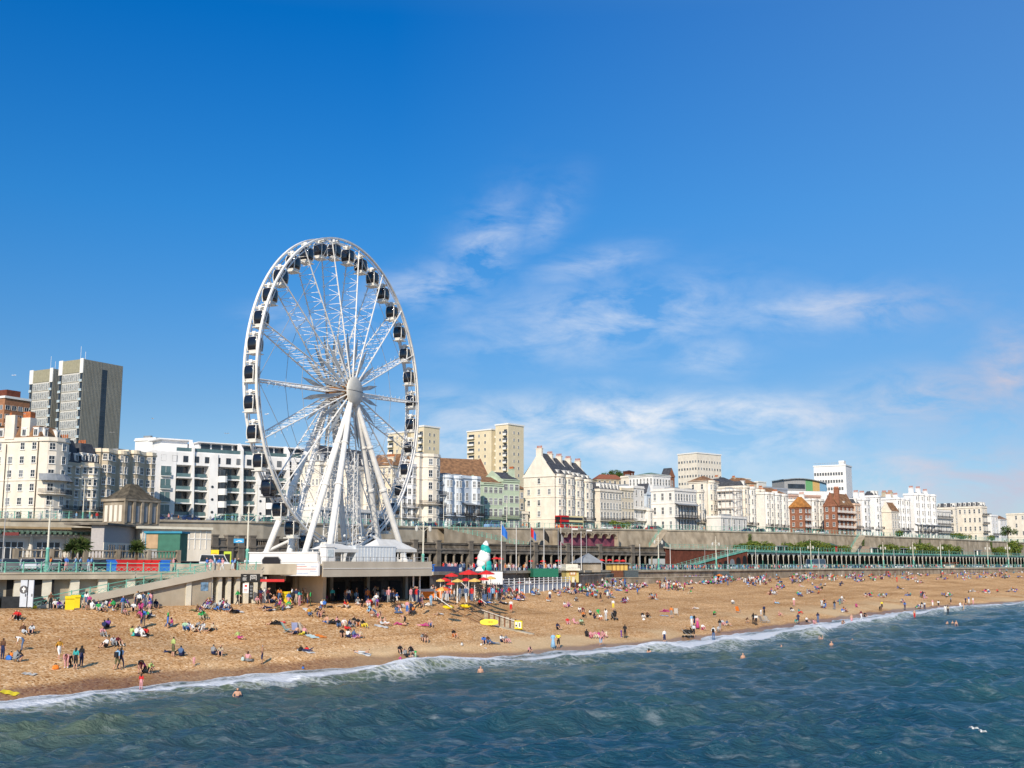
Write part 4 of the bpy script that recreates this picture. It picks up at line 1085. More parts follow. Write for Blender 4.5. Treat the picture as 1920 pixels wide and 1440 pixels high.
# towers and flats behind
tower('pale cream point block standing alone above the right of centre', 1271, 1307, 1352, 640, 40, 850, 24, 11, PALECREAM, 9, 7, ww=1.2, wh=1.3)
tower('small white point block far behind the scaffolded house', 1384, 1395, 1408, 760, 45, 898, 24, 9, WHITE, 3, 3)
tower('second tiny white block far behind, right of the first', 1415, 1422, 1437, 780, 45, 904, 24, 8, WHITE, 4, 2)
r, L, D, H = tower('white hospital tower with bands of dark windows and rooftop aerials', 1526, 1586, 1597, 640, 60, 873, 24, 9, PURE, 1, 12, ww=1.6, wh=1.7, skips=(11,), skipf=(0,), pane=PANE)
MB().box(1, 5, 1, 4, H, H + 3).build('lift_house', TRIM, r)
mb = MB()
for k in range(14): mb.box(.5, .6, D * k / 14, D * k / 14 + .1, H + .7, H + 1.9)
mb.box(.5, .6, 0, D, H + 1.8, H + 1.9); mb.build('roof_rail', GREYM, r)
house('white flats with orange balconies and a flat green roof on the hill', 1180, 1225, 1258, 520, 42, 890, 5, PURE, 'apartment block', 'apartment_block', sidecols=7, cols=6, roof='hip', roofm=mat('copper_roof', (.10, .20, .15), .7, .2), ridge=1.6, balc=[1, 2], balcmat=PINKR, base=21)
house('cream low flats among trees on the hill left of the orange balconied flats', 1172, 1180, 1192, 540, 45, 893, 4, PALECREAM, 'apartment block', 'apartment_block', base=21, sidecols=1)
house('small brick house on the skyline above the cream regency row', 1176, 1182, 1190, 700, 45, 884, 2, BRICKD, 'house', 'brick_house', roof='hip', ridge=1, base=50, sidecols=1)
house('red gabled house on the hill behind the square white hotel', 1252, 1256, 1266, 560, 45, 892, 3, BRICK, 'house', 'brick_house', roof='gable_y', ridge=4, base=30, sidecols=0)
house('long low house with a red roof on the wooded hill', 1112, 1120, 1168, 560, 20, 898, 2, TAN, 'house', 'hill_house', roof='hip', roofm=mat('rust_red_roof', (.28, .10, .06), .9, .2), ridge=2.5, base=40, sidecols=0)
# curved roof hospital wing in grey, green, orange and blue
def curved_wing():
 Y = 590; phi = rad(18); pxA, pxB = 1476, 1556; L = solve_len(pxA, pxB, Y, phi); aA = AZ(pxA); base = 24; H = zof(906, Y) - base
 r = empty('hospital_wing', (aA * Y, Y, base), phi, 'hospital wing with a curved roof and green, orange and blue end panels', 'hospital')
 MB().box(0, L, 0, 18, -4, H * .86).build('wall', PURE, r)
 cols_ = [GREYM, GREYM, GREYM, mat('lime_cladding', (.14, .36, .16), .6, .1), mat('orange_cladding', (.55, .36, .14), .6, .1), mat('sky_blue_cladding', (.18, .34, .50), .6, .1)]
 for k, m_ in enumerate(cols_):
  x0, x1 = L * k / 6, L * (k + 1) / 6
  t0 = 2.6 * math.sin(math.pi * (.25 + .7 * k / 6)); t1 = 2.6 * math.sin(math.pi * (.25 + .7 * (k + 1) / 6))
  mb = MB(); i0 = 0
  mb.v += [(x0, -.1, H * .86), (x1, -.1, H * .86), (x1, 12, H * .86), (x0, 12, H * .86), (x0, -.1, H + t0), (x1, -.1, H + t1), (x1, 12, H + t1), (x0, 12, H + t0)]
  for q in ((0, 1, 5, 4), (1, 2, 6, 5), (3, 0, 4, 7), (4, 5, 6, 7)): mb.f.append(q); mb.m.append(0)
  mb.build('cladding_panel', m_, r)
 rf = MB()
 for k in range(12):
  x0, x1 = -1 + (L + 2) * k / 12, -1 + (L + 2) * (k + 1) / 12
  f = lambda q: H + .15 + 2.6 * math.sin(math.pi * (.25 + .7 * min(1, max(0, q / L))))
  rf.face([(x0, -1.2, f(x0)), (x1, -1.2, f(x1)), (x1, 13, f(x1)), (x0, 13, f(x0))]); rf.face([(x0, -1.2, f(x0) - .4), (x1, -1.2, f(x1) - .4), (x1, -1.2, f(x1)), (x0, -1.2, f(x0))])
 rf.build('roof', LEAD, r)
 MB().box(L * .08, L * .48, -.2, -.11, H * .9, H * .99).build('window_strip', PANE, r)
 for k in range(8):
  for q in range(2): place_window(r, L * (k + .5) / 8, 0, q * 4 + 2, 0, 1.6, 1.4, 'thin')
curved_wing()
house('long grey roofed flats left of the curved hospital wing', 1430, 1440, 1478, 560, 30, 915, 4, mat('slate_blue_render', (.30, .33, .38), .8, .1), 'apartment block', 'apartment_block', sidecols=0, cols=8, depth=12, base=21)
house('brick and white flats below the curved hospital wing', None, 1475, 1540, 540, 25, 928, 5, mat('pink_brick', (.55, .36, .28), .9, .15), 'apartment block', 'apartment_block', sidecols=0, cols=10, depth=12, base=21)
# filler roofs between and behind, each a plain back street house
fill = [(930, 985, 420, 915, TILE, TAN), (1130, 1180, 470, 930, SLATE, PALECREAM), (1345, 1385, 520, 905, SLATE, PALECREAM), (1375, 1420, 560, 905, TILE, TAN), (1600, 1640, 600, 945, SLATE, PALECREAM), (1640, 1700, 640, 940, TILE, WHITE), (1760, 1800, 660, 962, TILE, PALECREAM), (705, 740, 350, 888, TILE, TAN), (1425, 1475, 520, 925, TILE, PALECREAM), (0, 60, 260, 800, TILE, PALECREAM)]
nm = ['behind the pale green houses', 'behind the cream regency row', 'behind the tall cream house with the hipped roof', 'behind the scaffolded house', 'behind the wide red brick house', 'behind the tan side wall', 'behind the low house with black iron balconies', 'behind the cream hotel wing', 'left of the orange hipped roof, set back', 'behind the rounded corner hotel']
for (pa, pb, Y, py, rm, wl), t_ in zip(fill, nm):
 house('back street house with a hipped roof ' + t_, None, pa, pb, Y, 30, py, 4, wl, 'house', 'back_street_house', roof='hip', roofm=rm, ridge=3, sidecols=0, cols=4, depth=9, chim=[(.3, .5, 3)], parapet=False)
# ------------------------------------------------------------------ the big wheel
WC = Vector((-25.0, 166.3, 34.4)); WR = 22.5; WN = -0.396; ZD = 10.1
wheel = empty('ferris_wheel', (WC.x, WC.y, ZD), WN + math.pi / 2, 'huge white observation wheel on tubular legs above the beach platform', 'ferris wheel')
hz = WC.z - ZD      # hub height; local x runs along the rim plane, local -y is the side with the cap
HS = .95
def rim(y, name):
 mb = MB(); n = 108
 for (r, t) in ((WR, .15), (WR - .62, .07)):
  pts = [(r * math.cos(2*math.pi*k/n), y, hz + r * math.sin(2*math.pi*k/n)) for k in range(n + 1)]
  if t > .1:
   for a, b in zip(pts, pts[1:]): mb.bar(a, b, .24, .34, up=(0, 1, 0))
  else:
   for a, b in zip(pts, pts[1:]): mb.bar(a, b, .12, .12, up=(0, 1, 0))
 for k in range(n):
  t0 = 2*math.pi*k/n; t1 = 2*math.pi*(k+.5)/n
  if k % 2 == 0: mb.bar((WR*math.cos(t0), y, hz+WR*math.sin(t0)), ((WR-.62)*math.cos(t1), y, hz+(WR-.62)*math.sin(t1)), .06, .06)
 return mb.build(name, DIRTY, wheel)
rim(-HS, 'rim'); rim(HS, 'rim')
NS = 18; PH = rad(3.5)
def pol(r, t, y): return (r * math.cos(t), y, hz + r * math.sin(t))
for k in range(NS):      # each spoke is a lattice arm between the two rims
 t = PH + 2 * math.pi * k / NS
 mb = MB(); r0, r1 = 1.2, WR - .1
 yr = lambda r: 1.75 + (HS - 1.75) * (r - r0) / (r1 - r0)
 for s_ in (-1, 1):
  mb.tube(pol(r0, t, s_ * yr(r0)), pol(r1, t, s_ * HS), .11, .09, 6)
 n = 15
 for q in range(n):
  ra, rb = r0 + 1 + (r1 - r0 - 1) * q / n, r0 + 1 + (r1 - r0 - 1) * (q + 1) / n
  mb.bar(pol(ra, t, -yr(ra)), pol(ra, t, yr(ra)), .055, .055)
  a_, b_ = (-1, 1) if q % 2 else (1, -1)
  mb.bar(pol(ra, t, a_ * yr(ra)), pol(rb, t, b_ * yr(rb)), .05, .05)
 for s_ in (-1, 1):   # little flag-like light fins along the arm
  for q in range(5, 14):
   r = r0 + (r1 - r0) * q / 15
   mb.bar(pol(r, t, s_ * yr(r)), pol(r + .4, t + .03, s_ * yr(r)), .04, .04)
 mb.build('spoke', DIRTY, wheel)
blade = mat('blade_panel', (.56, .57, .56), .5, .08, 1.0, stain=.15)
for s_ in (-1, 1):
 for k in range(NS):
  t = PH + 2 * math.pi * (k + .5) / NS
  mb = MB(); y = s_ * 1.45
  w = .34
  ct, st = math.cos(t), math.sin(t)
  def q_(r, o, yy): return (r * ct - o * st, yy, hz + r * st + o * ct)
  mb.face([q_(1.5, -.10, y), q_(6.3, -w, y - s_*.2), q_(8.9, 0, y - s_*.35), q_(6.3, w, y - s_*.2), q_(1.5, .10, y)])
  mb.face([q_(1.5, -.10, y - s_*.07), q_(6.3, -w, y - s_*.27), q_(8.9, 0, y - s_*.42), q_(6.3, w, y - s_*.27), q_(1.5, .10, y - s_*.07)][::-1])
  mb.build('light_blade', blade, wheel)
mb = MB()
for s_ in (-1, 1):
 for rr in (12.6,):
  for k in range(NS):
   a, b = PH + 2*math.pi*k/NS, PH + 2*math.pi*(k+1)/NS
   mb.bar(pol(rr, a, s_ * 1.3), pol(rr, b, s_ * 1.3), .045, .045)
for k in range(NS):
 a = PH + 2*math.pi*k/NS; b = PH + 2*math.pi*(k + 4)/NS
 if k in (0, 5, 9, 14): mb.bar(pol(WR - .3, a, -.9), pol(WR - .3, b, -.9), .05, .05)
mb.build('tie_cables', GREYM, wheel)
# hub
mb = MB(); mb.tube((0, -1.75, hz), (0, 1.75, hz), 1.15, 1.15, 20)
for y in (-1.7, 1.55): mb.tube((0, y, hz), (0, y + .15, hz), 1.7, 1.7, 24)
mb.build('hub', RUST, wheel)
prof_ = [(2.12 * math.sin(math.pi * k / 16) + .001, -.62 * math.cos(math.pi * k / 16)) for k in range(17)]
mb = MB().lathe(prof_, 36, (0, 0, 0))
capm = mb.mesh('hub_cap', mat('hub_cap_grey', (.55, .54, .50), .5, .05, 2, stain=.08), True)
cap = link('hub_cap', capm, wheel, (0, -2.25, hz)); cap.rotation_euler = (math.pi / 2, 0, 0)
mb = MB()
for k in range(40):
 a = -2.1 + 4.2 * k / 40; b = -2.1 + 4.2 * (k + 1) / 40
 ya = lambda x: -.63 * math.sqrt(max(0, 1 - (x / 2.13) ** 2))
 mb.bar((a, ya(a) - .01, 0), (b, ya(b) - .01, 0), .03, .05)
mb.build('seam', FRAMED, link('cap_rim', MB().tube((0, .0, 0), (0, .1, 0), 2.16, 2.16, 32).mesh('cap_rim', DIRTY), wheel, (0, -2.25, hz)))
# legs: four to each side, spread along the rim and splayed outwards
for s_ in (-1, 1):
 for a in (-11, 11):
  for o in (1.2, 5.1):
   top = Vector((math.copysign(.35, a), -s_ * 1.95, hz - .6)); ft = Vector((a, -s_ * o, -.2))
   mb = MB(); mid = top.lerp(ft, .56)
   mb.tube(top, mid, .30, .46, 12); mb.tube(mid, ft, .46, .42, 12)
   mb.tube(mid.lerp(top, .01), mid.lerp(ft, .012), .62, .62, 12)
   mb.tube(top.lerp(ft, .3), top.lerp(ft, .308), .52, .52, 12)
   mb.box(ft.x - .8, ft.x + .8, ft.y - .8, ft.y + .8, -.25, .12)
   mb.build('support_leg', DIRTY, wheel)
# lattice masts and braces low in the frame
for (x, y) in ((-7.5, 2.6), (3.4, 3.0), (-2.0, -3.4)):
 mb = MB(); h = 15 if abs(x) < 5 else 10
 c = [(x - .5, y - .5), (x + .5, y - .5), (x + .5, y + .5), (x - .5, y + .5)]
 for p in c: mb.bar((*p, -.2), (*p, h), .09, .09, up=(0, 1, 0))
 for q in range(int(h / 1.2)):
  for k in range(4):
   a, b = c[k], c[(k + 1) % 4]
   mb.bar((*a, q * 1.2), (*b, q * 1.2 + 1.2), .05, .05); mb.bar((*a, q * 1.2), (*b, q * 1.2), .05, .05)
 mb.build('lattice_mast', DIRTY, wheel)
for s_ in (-1, 1):
 for q in (-1, 1): MB().tube((q * 11, -s_ * 5.1, .9), (q * 5.5, -s_ * 2.2, 3.6), .22, .22, 8).build('brace', DIRTY, wheel)
# capsules: two per spoke, hanging level from axles between the rims
def cabin_meshes(black=False):
 W2, n = .95, 24
 def ring(z, s):
  o = []
  for k in range(n):
   t = 2 * math.pi * k / n + math.pi / n
   c, q = math.cos(t), math.sin(t)
   e = 2 / 5.0
   o.append((math.copysign(abs(c) ** e, c) * W2 * s, math.copysign(abs(q) ** e, q) * W2 * s, z))
  return o
 zs = [(-1.12, .55), (-1.02, .74), (-.74, .86)]; zg = [(-.74, .865), (-.2, .985), (.25, 1.0), (.7, .95), (.98, .82)]; zt = [(.98, .83), (1.08, .62), (1.12, .3)]
 def shell(prof, cap=True):
  mb = MB(); i = 0
  for z, s in prof: mb.v += ring(z, s)
  for j in range(len(prof) - 1):
   for k in range(n):
    l = (k + 1) % n
    mb.f.append((j*n + k, j*n + l, (j+1)*n + l, (j+1)*n + k)); mb.m.append(0)
  if cap:
   mb.f.append(tuple(range(n))[::-1]); mb.m.append(0); mb.f.append(tuple(range((len(prof)-1)*n, len(prof)*n))); mb.m.append(0)
  return mb
 base = shell(zs); roof = shell(zt)
 glass = shell(zg)
 frame = MB()
 for (sx, sy) in ((-1, -1), (1, -1), (1, 1), (-1, 1)):
  pts = [(sx * W2 * .80 * s, sy * W2 * .80 * s, z) for z, s in [(-.8, 1.0), (-.2, 1.10), (.25, 1.115), (.7, 1.06), (1.0, .92)]]
  for a, b in zip(pts, pts[1:]): frame.bar(a, b, .11, .11, up=(0, 1, 0))
 frame.box(-.95, .95, -.95, .95, -1.2, -1.1);
 frame.v = frame.v
 hang = MB().box(-.62, .62, -.12, .12, 1.22, 1.42).box(-.62, -.5, -.12, .12, 1.05, 1.25).box(.5, .62, -.12, .12, 1.05, 1.25)
 hang.box(-.34, .34, -HS + .1, HS - .1, 1.5, 1.62).box(-.14, .14, -HS, HS, 1.34, 1.56).box(-.5, -.3, -.3, .3, 1.4, 1.75).box(.3, .5, -.3, .3, 1.4, 1.75)
 ac = MB().box(-.3, .3, -.25, .25, 1.1, 1.24)
 return base, glass, frame, hang, roof
bs, gl, fr, hg, rf = cabin_meshes()
CAPW = mat('capsule_white', (.80, .78, .72), .4, .06, 3, stain=.12)
seat = MB().box(-.7, .7, .35, .75, -.62, -.2).box(-.7, .7, -.75, -.35, -.62, -.2)
for key_m in (0,):
 m_b = bs.mesh('capsule_base', CAPW, False); m_g = gl.mesh('capsule_glass', DARK, True); m_f = fr.mesh('capsule_frame', CAPW); m_h = hg.mesh('hanger', DIRTY); m_r = rf.mesh('capsule_roof', CAPW)
m_gB = gl.mesh('capsule_glass', DARK, True); m_bB = bs.mesh('capsule_base', DARK); m_fB = fr.mesh('capsule_frame', FRAMED); m_rB = rf.mesh('capsule_roof', FRAMED)
for k in range(36):
 t = PH + rad(4.2) + 2 * math.pi * k / 36
 x, z = WR * .985 * math.cos(t), hz + WR * .985 * math.sin(t)
 vip = (k == 21)
 c = link('capsule', m_f if not vip else m_fB, wheel, (x, 0, z - 1.5))
 c.scale = (.86, .86, 1.02)
 if vip: c['label'] = 'all black capsule low on the left of the wheel'
 for nm_, me_ in (('capsule_base', m_bB if vip else m_b), ('capsule_glass', m_gB if vip else m_g), ('hanger', m_h), ('capsule_roof', m_rB if vip else m_r)):
  link(nm_, me_, c)
# drive units at the foot of the rim
for x in (-6.2, 6.2):
 mb = MB().box(x - 1.4, x + 1.4, -1.9, 1.9, -.2, 1.0).tube((x, -1.6, 1.6), (x, 1.6, 1.6), .8, .8, 14).box(x - .3, x + .3, -2.1, 2.1, 1.0, 2.4)
 mb.build('drive_unit', DIRTY, wheel)
# ------------------------------------------------------------------ the platform under it
def XY(px, Y, py=1058):
 p = W(px, py, Y); return (p.x, p.y)
A = Vector(XY(605, 128)); B = Vector(XY(806, 141)); dAB = (B - A).normalized(); nAB = Vector((-dAB.y, dAB.x)); LAB = (B - A).length
plat = empty('wheel_platform', (A.x, A.y, 0), math.atan2(dAB.y, dAB.x), 'beige boarding platform on posts overhanging the shingle below the wheel', 'platform')
BEIG = mat('beige_fascia', (.50, .45, .37), .8, .06, .6, stain=.10)
MB().prism([(0, 0), (LAB, 0), (LAB + 2, 40), (-3, 40), (-1.5, 8), (-.4, .4)], 8.35, 9.55).build('deck', CONCL, plat)
MB().box(-.12, LAB + .12, -.25, -.003, 8.12, 9.82).build('fascia', BEIG, plat)
MB().box(-.13, LAB + .13, -.32, -.252, 9.00, 9.06).build('fascia_strip', TRIM, plat)
for k in range(17):
 MB().bar((LAB * k / 16, .35, 9.5), (LAB * k / 16, .35, 10.35), .07, .07, up=(0, 1, 0)).build('rail_post', GREYM, plat)
MB().bar((0, .35, 10.3), (LAB, .35, 10.3), .05, .05).bar((0, .35, 9.95), (LAB, .35, 9.95), .03, .03).build('hand_rail', GREYM, plat)
for x in (LAB - 1.6, LAB - .5):
 MB().tube((x, 1.2, 3.8), (x, 1.2, 8.4), .1, .1, 8).build('column', TRIM, plat)
# undercroft: dark shop fronts set back
und = empty('beach_arches', (A.x, A.y, 0), math.atan2(dAB.y, dAB.x), 'shadowed shop fronts in the undercroft beneath the wheel platform', 'undercroft')
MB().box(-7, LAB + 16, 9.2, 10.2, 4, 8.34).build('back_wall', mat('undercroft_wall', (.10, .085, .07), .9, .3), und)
MB().box(4.0, 4.5, 4.5, 9.2, 4, 8.34).build('side_wall', CREAM, und)
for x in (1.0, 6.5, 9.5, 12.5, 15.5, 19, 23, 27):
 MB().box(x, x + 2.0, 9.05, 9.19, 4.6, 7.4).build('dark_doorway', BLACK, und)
for x in (3.4, 8.8, 14.8, 21.5): MB().box(x, x + .45, 8.7, 9.19, 4, 8.34).build('pier', CONCL, und)
# white sign panel on the left end of the platform and the writing on it
v0 = Vector(XY(535, 132.5));
sg_ = empty('information_board', (v0.x, v0.y - .9, 0), math.atan2(A.y - v0.y, A.x - v0.x), 'wide white notice board with faint blue lettering at the left end of the platform', 'sign')
Ls = (A - v0).length
z0_, z1_ = zof(1079, 131), zof(1053, 131)
MB().box(0, Ls - .15, -.28, -.08, z0_, z1_).build('panel', PURE, sg_)
MB().box(-.1, Ls - .1, -.34, -.285, z0_ - .02, z0_ + .08).box(-.1, Ls - .1, -.34, -.285, z1_ - .06, z1_ + .04).build('edging', TRIM, sg_)
LETB = mat('pale_blue_lettering', (.35, .48, .68), .7, .05); LETR = mat('pale_red_lettering', (.60, .25, .22), .7, .05)
mb = MB()
R2 = random.Random(4)
for (x0, x1, zz, s_) in ((.35, .62, .78, 0), (.08, .30, .62, 0), (.40, .66, .62, 1), (.06, .32, .46, 0), (.40, .92, .44, 1), (.08, .36, .28, 0), (.78, .95, .60, 0), (.76, .95, .30, 0), (.25, .7, .14, 0)):
 x = x0
 while x < x1:
  w = R2.uniform(.012, .03); mb.box(x * Ls, (x + w * .75) * Ls, -.292, -.283, z0_ + (z1_ - z0_) * zz, z0_ + (z1_ - z0_) * (zz + .055), s_); x += w
mb.build('lettering', [LETB, LETR], sg_)
# white bulging housing left of the sign, with an eight sided dark window
w0 = Vector(XY(467, 135.5)); w1 = Vector(XY(537, 133.2)); Lw = (w1 - w0).length
hs_ = empty('machine_housing', (w0.x, w0.y, 0), math.atan2(w1.y - w0.y, w1.x - w0.x), 'white curved housing with a dark eight sided window at the left foot of the wheel', 'housing')
zb, zt = zof(1066, 135), zof(1037, 135)
MB().box(0, Lw + 4.2, 0, 9, zb, zt - .01).box(-.1, Lw + 4.3, -.1, 9.1, zt, zt + .12).build('shell', PURE, hs_)
zc0, zc1 = zof(1061, 135), zof(1044, 135); xa, xb = Lw * .36, Lw * .86; ch = (zc1 - zc0) * .35
mb = MB(); pts = [(xa + ch, zc0), (xb - ch*.2, zc0), (xb, zc0 + ch), (xb, zc1 - ch), (xb - ch, zc1), (xa + ch, zc1), (xa, zc1 - ch), (xa, zc0 + ch)]
mb.face([(x, -.06, z) for x, z in pts]);
for p, q in zip(pts, pts[1:] + pts[:1]): mb.bar((p[0], -.08, p[1]), (q[0], -.08, q[1]), .08, .08, 1)
mb.build('window', [DARK, GREYM], hs_)
MB().box(Lw * .36, Lw * 1.0, -.35, .0, zof(1089, 134), zb - .02).build('grey_apron', BEIG, hs_)
MB().box(Lw * .40, Lw * 1.02, -.9, -.36, zof(1089, 134) - .05, zof(1089, 134) + .1).build('red_awning', REDC, hs_)
# tents and cabin on the platform
def marquee(name, label, px, Y, L, D, h0, h1, z, rz, scallop=True):
 x, y = XY(px, Y)
 r = empty(name, (x, y, z), rz, label, 'marquee')
 mb = MB(); e = .2
 mb.face([(-e, -e, h0), (L + e, -e, h0), (L - D * .45, D / 2, h1), (D * .25, D / 2, h1)]); mb.face([(L + e, -e, h0), (L + e, D + e, h0), (L - D * .45, D / 2, h1)])
 mb.face([(L + e, D + e, h0), (-e, D + e, h0), (D * .25, D / 2, h1), (L - D * .45, D / 2, h1)]); mb.face([(-e, D + e, h0), (-e, -e, h0), (D * .25, D / 2, h1)])
 mb.box(-e, L + e, -e - .03, -e, h0 - .35, h0 + .02); mb.box(L + e, L + e + .03, -e, D + e, h0 - .35, h0 + .02)
 mb.build('canopy', CANV, r)
 for (a, b) in ((0, 0), (L, 0), (L, D), (0, D), (L / 2, 0)):
  MB().tube((a, b, 0), (a, b, h0), .1, .07, 6).build('pole', CANV, r)
 MB().box(0, L, D - .05, D, 0, h0 - .3).build('back_sheet', CANV, r)
 if scallop:
  c = MB()
  for q in range(5):
   c.tube((L * .58 + .1 * q, -.05, h0 - .3), (L * .62 - .06 * q, -.02, .1), .12, .16, 6)
  c.build('gathered_curtain', CANV, r)
 return r
ang = math.atan2(dAB.y, dAB.x)
marquee('marquee', 'large white pitched marquee at the right end of the wheel platform', 714, 138, 5.6, 3.6, 1.75, 2.95, 9.56, ang)
marquee('marquee', 'small white tent beside the blank cabin on the wheel platform', 614, 131.5, 4.2, 2.6, 1.65, 2.3, 9.56, ang)
x, y = XY(667, 134.5)
k_ = empty('site_cabin', (x, y, 9.56), ang, 'plain pale grey site cabin between the two tents on the platform', 'cabin')
MB().box(0, 6.4, 0, 2.6, 0, 1.95).box(-.06, 6.46, -.06, 2.66, 1.95, 2.08).build('body', mat('cabin_grey', (.62, .66, .70), .6, .05), k_)
for q in range(12): MB().box(.3 + q * .5, .36 + q * .5, -.03, -.004, .1, 1.9).build('panel_rib', TRIM, k_)
x, y = XY(611, 131)
t_ = empty('ticket_booth', (x, y, 9.56), ang, 'narrow white booth with a notice at the foot of the nearest wheel leg', 'booth')
MB().box(0, 1.3, 0, 1.0, 0, 1.85).box(-.1, 1.4, -.1, 1.1, 1.85, 2.0).build('body', PURE, t_)
MB().box(.25, 1.05, -.04, -.004, .7, 1.6).build('notice', mat('pale_notice', (.6, .66, .68), .6, .2, 6), t_)
# ------------------------------------------------------------------ railings
def rail_post_mesh(h, w=.10):
 mb = MB(); mb.box(-w, w, -w, w, 0, .18); mb.box(-w*.6, w*.6, -w*.6, w*.6, .18, h); mb.box(-w*.85, w*.85, -w*.85, w*.85, h*.82, h*.9)
 mb.ball((0, 0, h + .06), w * .9, 4)
 return mb.mesh('post', AQUA)
POSTM = {}
def railing(label, pts, spacing=2.0, h=1.15, lattice=True, name='railing', w=.10, m=None, group=None):
 pts = [Vector(p) for p in pts]; o = pts[0].copy()
 r = empty(name, o, 0, label, 'railing', group)
 if (h, w) not in POSTM: POSTM[(h, w)] = rail_post_mesh(h, w)
 pm = POSTM[(h, w)]
 pos = []; acc_ = 0.0
 for a, b in zip(pts, pts[1:]):
  l = (b - a).length; d = spacing - acc_ if pos else 0
  while d <= l:
   pos.append(a.lerp(b, d / l)); d += spacing
  acc_ = l - (d - spacing)
 pos = pos or [pts[0]]
 order = sorted(range(len(pos)), key=lambda i: (Vector((pos[i].x, pos[i].y, pos[i].z)) - cam.location).length + (0 if abs(pos[i].x) < pos[i].y * .46 else 500))
 first = set(order[:100])
 rest = MB()
 for i, p in enumerate(pos):
  if i in first: link('post', pm, r, p - o)
  else: q = p - o; rest.box(q.x - w*.6, q.x + w*.6, q.y - w*.6, q.y + w*.6, q.z, q.z + h + .12)
 if rest.v: rest.build('posts', AQUA, r)['kind'] = 'stuff'
 rl = MB()
 for a, b in zip(pts, pts[1:]):
  for zz, t in ((h, .07), (h * .62, .035), (.16, .05)):
   rl.bar(a - o + Vector((0, 0, zz)), b - o + Vector((0, 0, zz)), t, t)
 if lattice:
  for a, b in zip(pos, pos[1:]):
   n = 3
   for q in range(n):
    p0 = a.lerp(b, q / n) - o; p1 = a.lerp(b, (q + 1) / n) - o
    rl.bar(p0 + Vector((0, 0, .16)), p1 + Vector((0, 0, h * .62)), .03, .03); rl.bar(p1 + Vector((0, 0, .16)), p0 + Vector((0, 0, h * .62)), .03, .03)
 rl.build('rails', AQUA, r)
 return r
def line(px0, px1, Yf, zf, n=40, dy=0.0, dz=0.0):
 return [pt(x, Yf, zf, dy, dz) for x in np.linspace(px0, px1, n)]
railing('long aqua railing along the top of the cliff wall beside the road', line(800, 2300, Yu, Zu, 90, dy=.6, dz=.22), 2.3, 1.45, False, name='clifftop_railing', w=.075)
railing('aqua railing of the upper road above the aquarium roofs at far left', line(-200, 130, Yu, Zu, 14, dy=.6, dz=.22), 2.6, 1.3, name='clifftop_railing', w=.11)
railing('aqua railing of the upper road seen behind the legs of the wheel', line(400, 800, Yu, Zu, 20, dy=.6, dz=.22), 2.6, 1.3, name='clifftop_railing', w=.11)
railing('aqua railing along the deck over the pointed arches', line(1402, 2300, Yc, Zc, 70, dy=-.1, dz=.15), 2.3, 1.25, False, name='terrace_railing', w=.06)
railing('aqua railing on top of the long red brick wall', line(1249, 1400, Yc, Zc, 20, dy=.3, dz=.15), 2.2, 1.25, name='terrace_railing', w=.06)
railing('aqua seafront railing above the brown sea wall on the far beach', line(1160, 2300, Yt, Zprom, 70, dy=.5, dz=.35), 2.0, 1.25, False, name='promenade_railing', w=.06)
railing('aqua railing with bulbous posts along the deck edge at left', line(-60, 388, Yt, Zprom, 30, dy=-.9, dz=.02), 1.75, 1.0, name='promenade_railing', w=.085)
# ------------------------------------------------------------------ left sea wall, ramp and shops
def leftwall():
 r = empty('sea_wall', (0, 0, 0), 0, 'cream sea wall with pilasters and a jutting deck edge behind the ramp', 'wall')
 xs = np.linspace(-400, 470, 60)
 w = MB(); lip = MB()
 P_ = [pt(x, Yt, 0) for x in xs]
 for a, b in zip(P_, P_[1:]):
  w.face([(a.x, a.y, 3.5), (b.x, b.y, 3.5), (b.x, b.y, 8.2), (a.x, a.y, 8.2)])
  d = Vector((b.x - a.x, b.y - a.y, 0)).normalized(); n_ = Vector((d.y, -d.x, 0))
  a1, b1 = a + n_ * 1.1, b + n_ * 1.1
  z0, z1 = 7.98, 8.66
  lip.face([(a1.x, a1.y, z0), (b1.x, b1.y, z0), (b1.x, b1.y, z1), (a1.x, a1.y, z1)]); lip.face([(a1.x, a1.y, z1), (b1.x, b1.y, z1), (b.x, b.y, z1), (a.x, a.y, z1)])
  lip.face([(a.x, a.y, z0), (b.x, b.y, z0), (b1.x, b1.y, z0), (a1.x, a1.y, z0)])
  a2, b2 = a + n_ * 1.18, b + n_ * 1.18
  lip.face([(a2.x, a2.y, z1 - .16), (b2.x, b2.y, z1 - .16), (b2.x, b2.y, z1 + .02), (a2.x, a2.y, z1 + .02)]); lip.face([(a2.x, a2.y, z1 + .02), (b2.x, b2.y, z1 + .02), (a.x + d.x, b.y, z1 + .02), (a.x, a.y, z1 + .02)])
 w.build('wall_face', CONCL, r); lip.build('deck_edge', CONCL, r)
 for x in list(range(-120, 450, 52)) :
  p = pt(x, Yt, 0); MB().box(-.45, .45, -.75, .1, 4.4, 7.96).build('pilaster', CREAMP, r, loc=(p.x, p.y, 0), rz=.55)
 return r
leftwall()
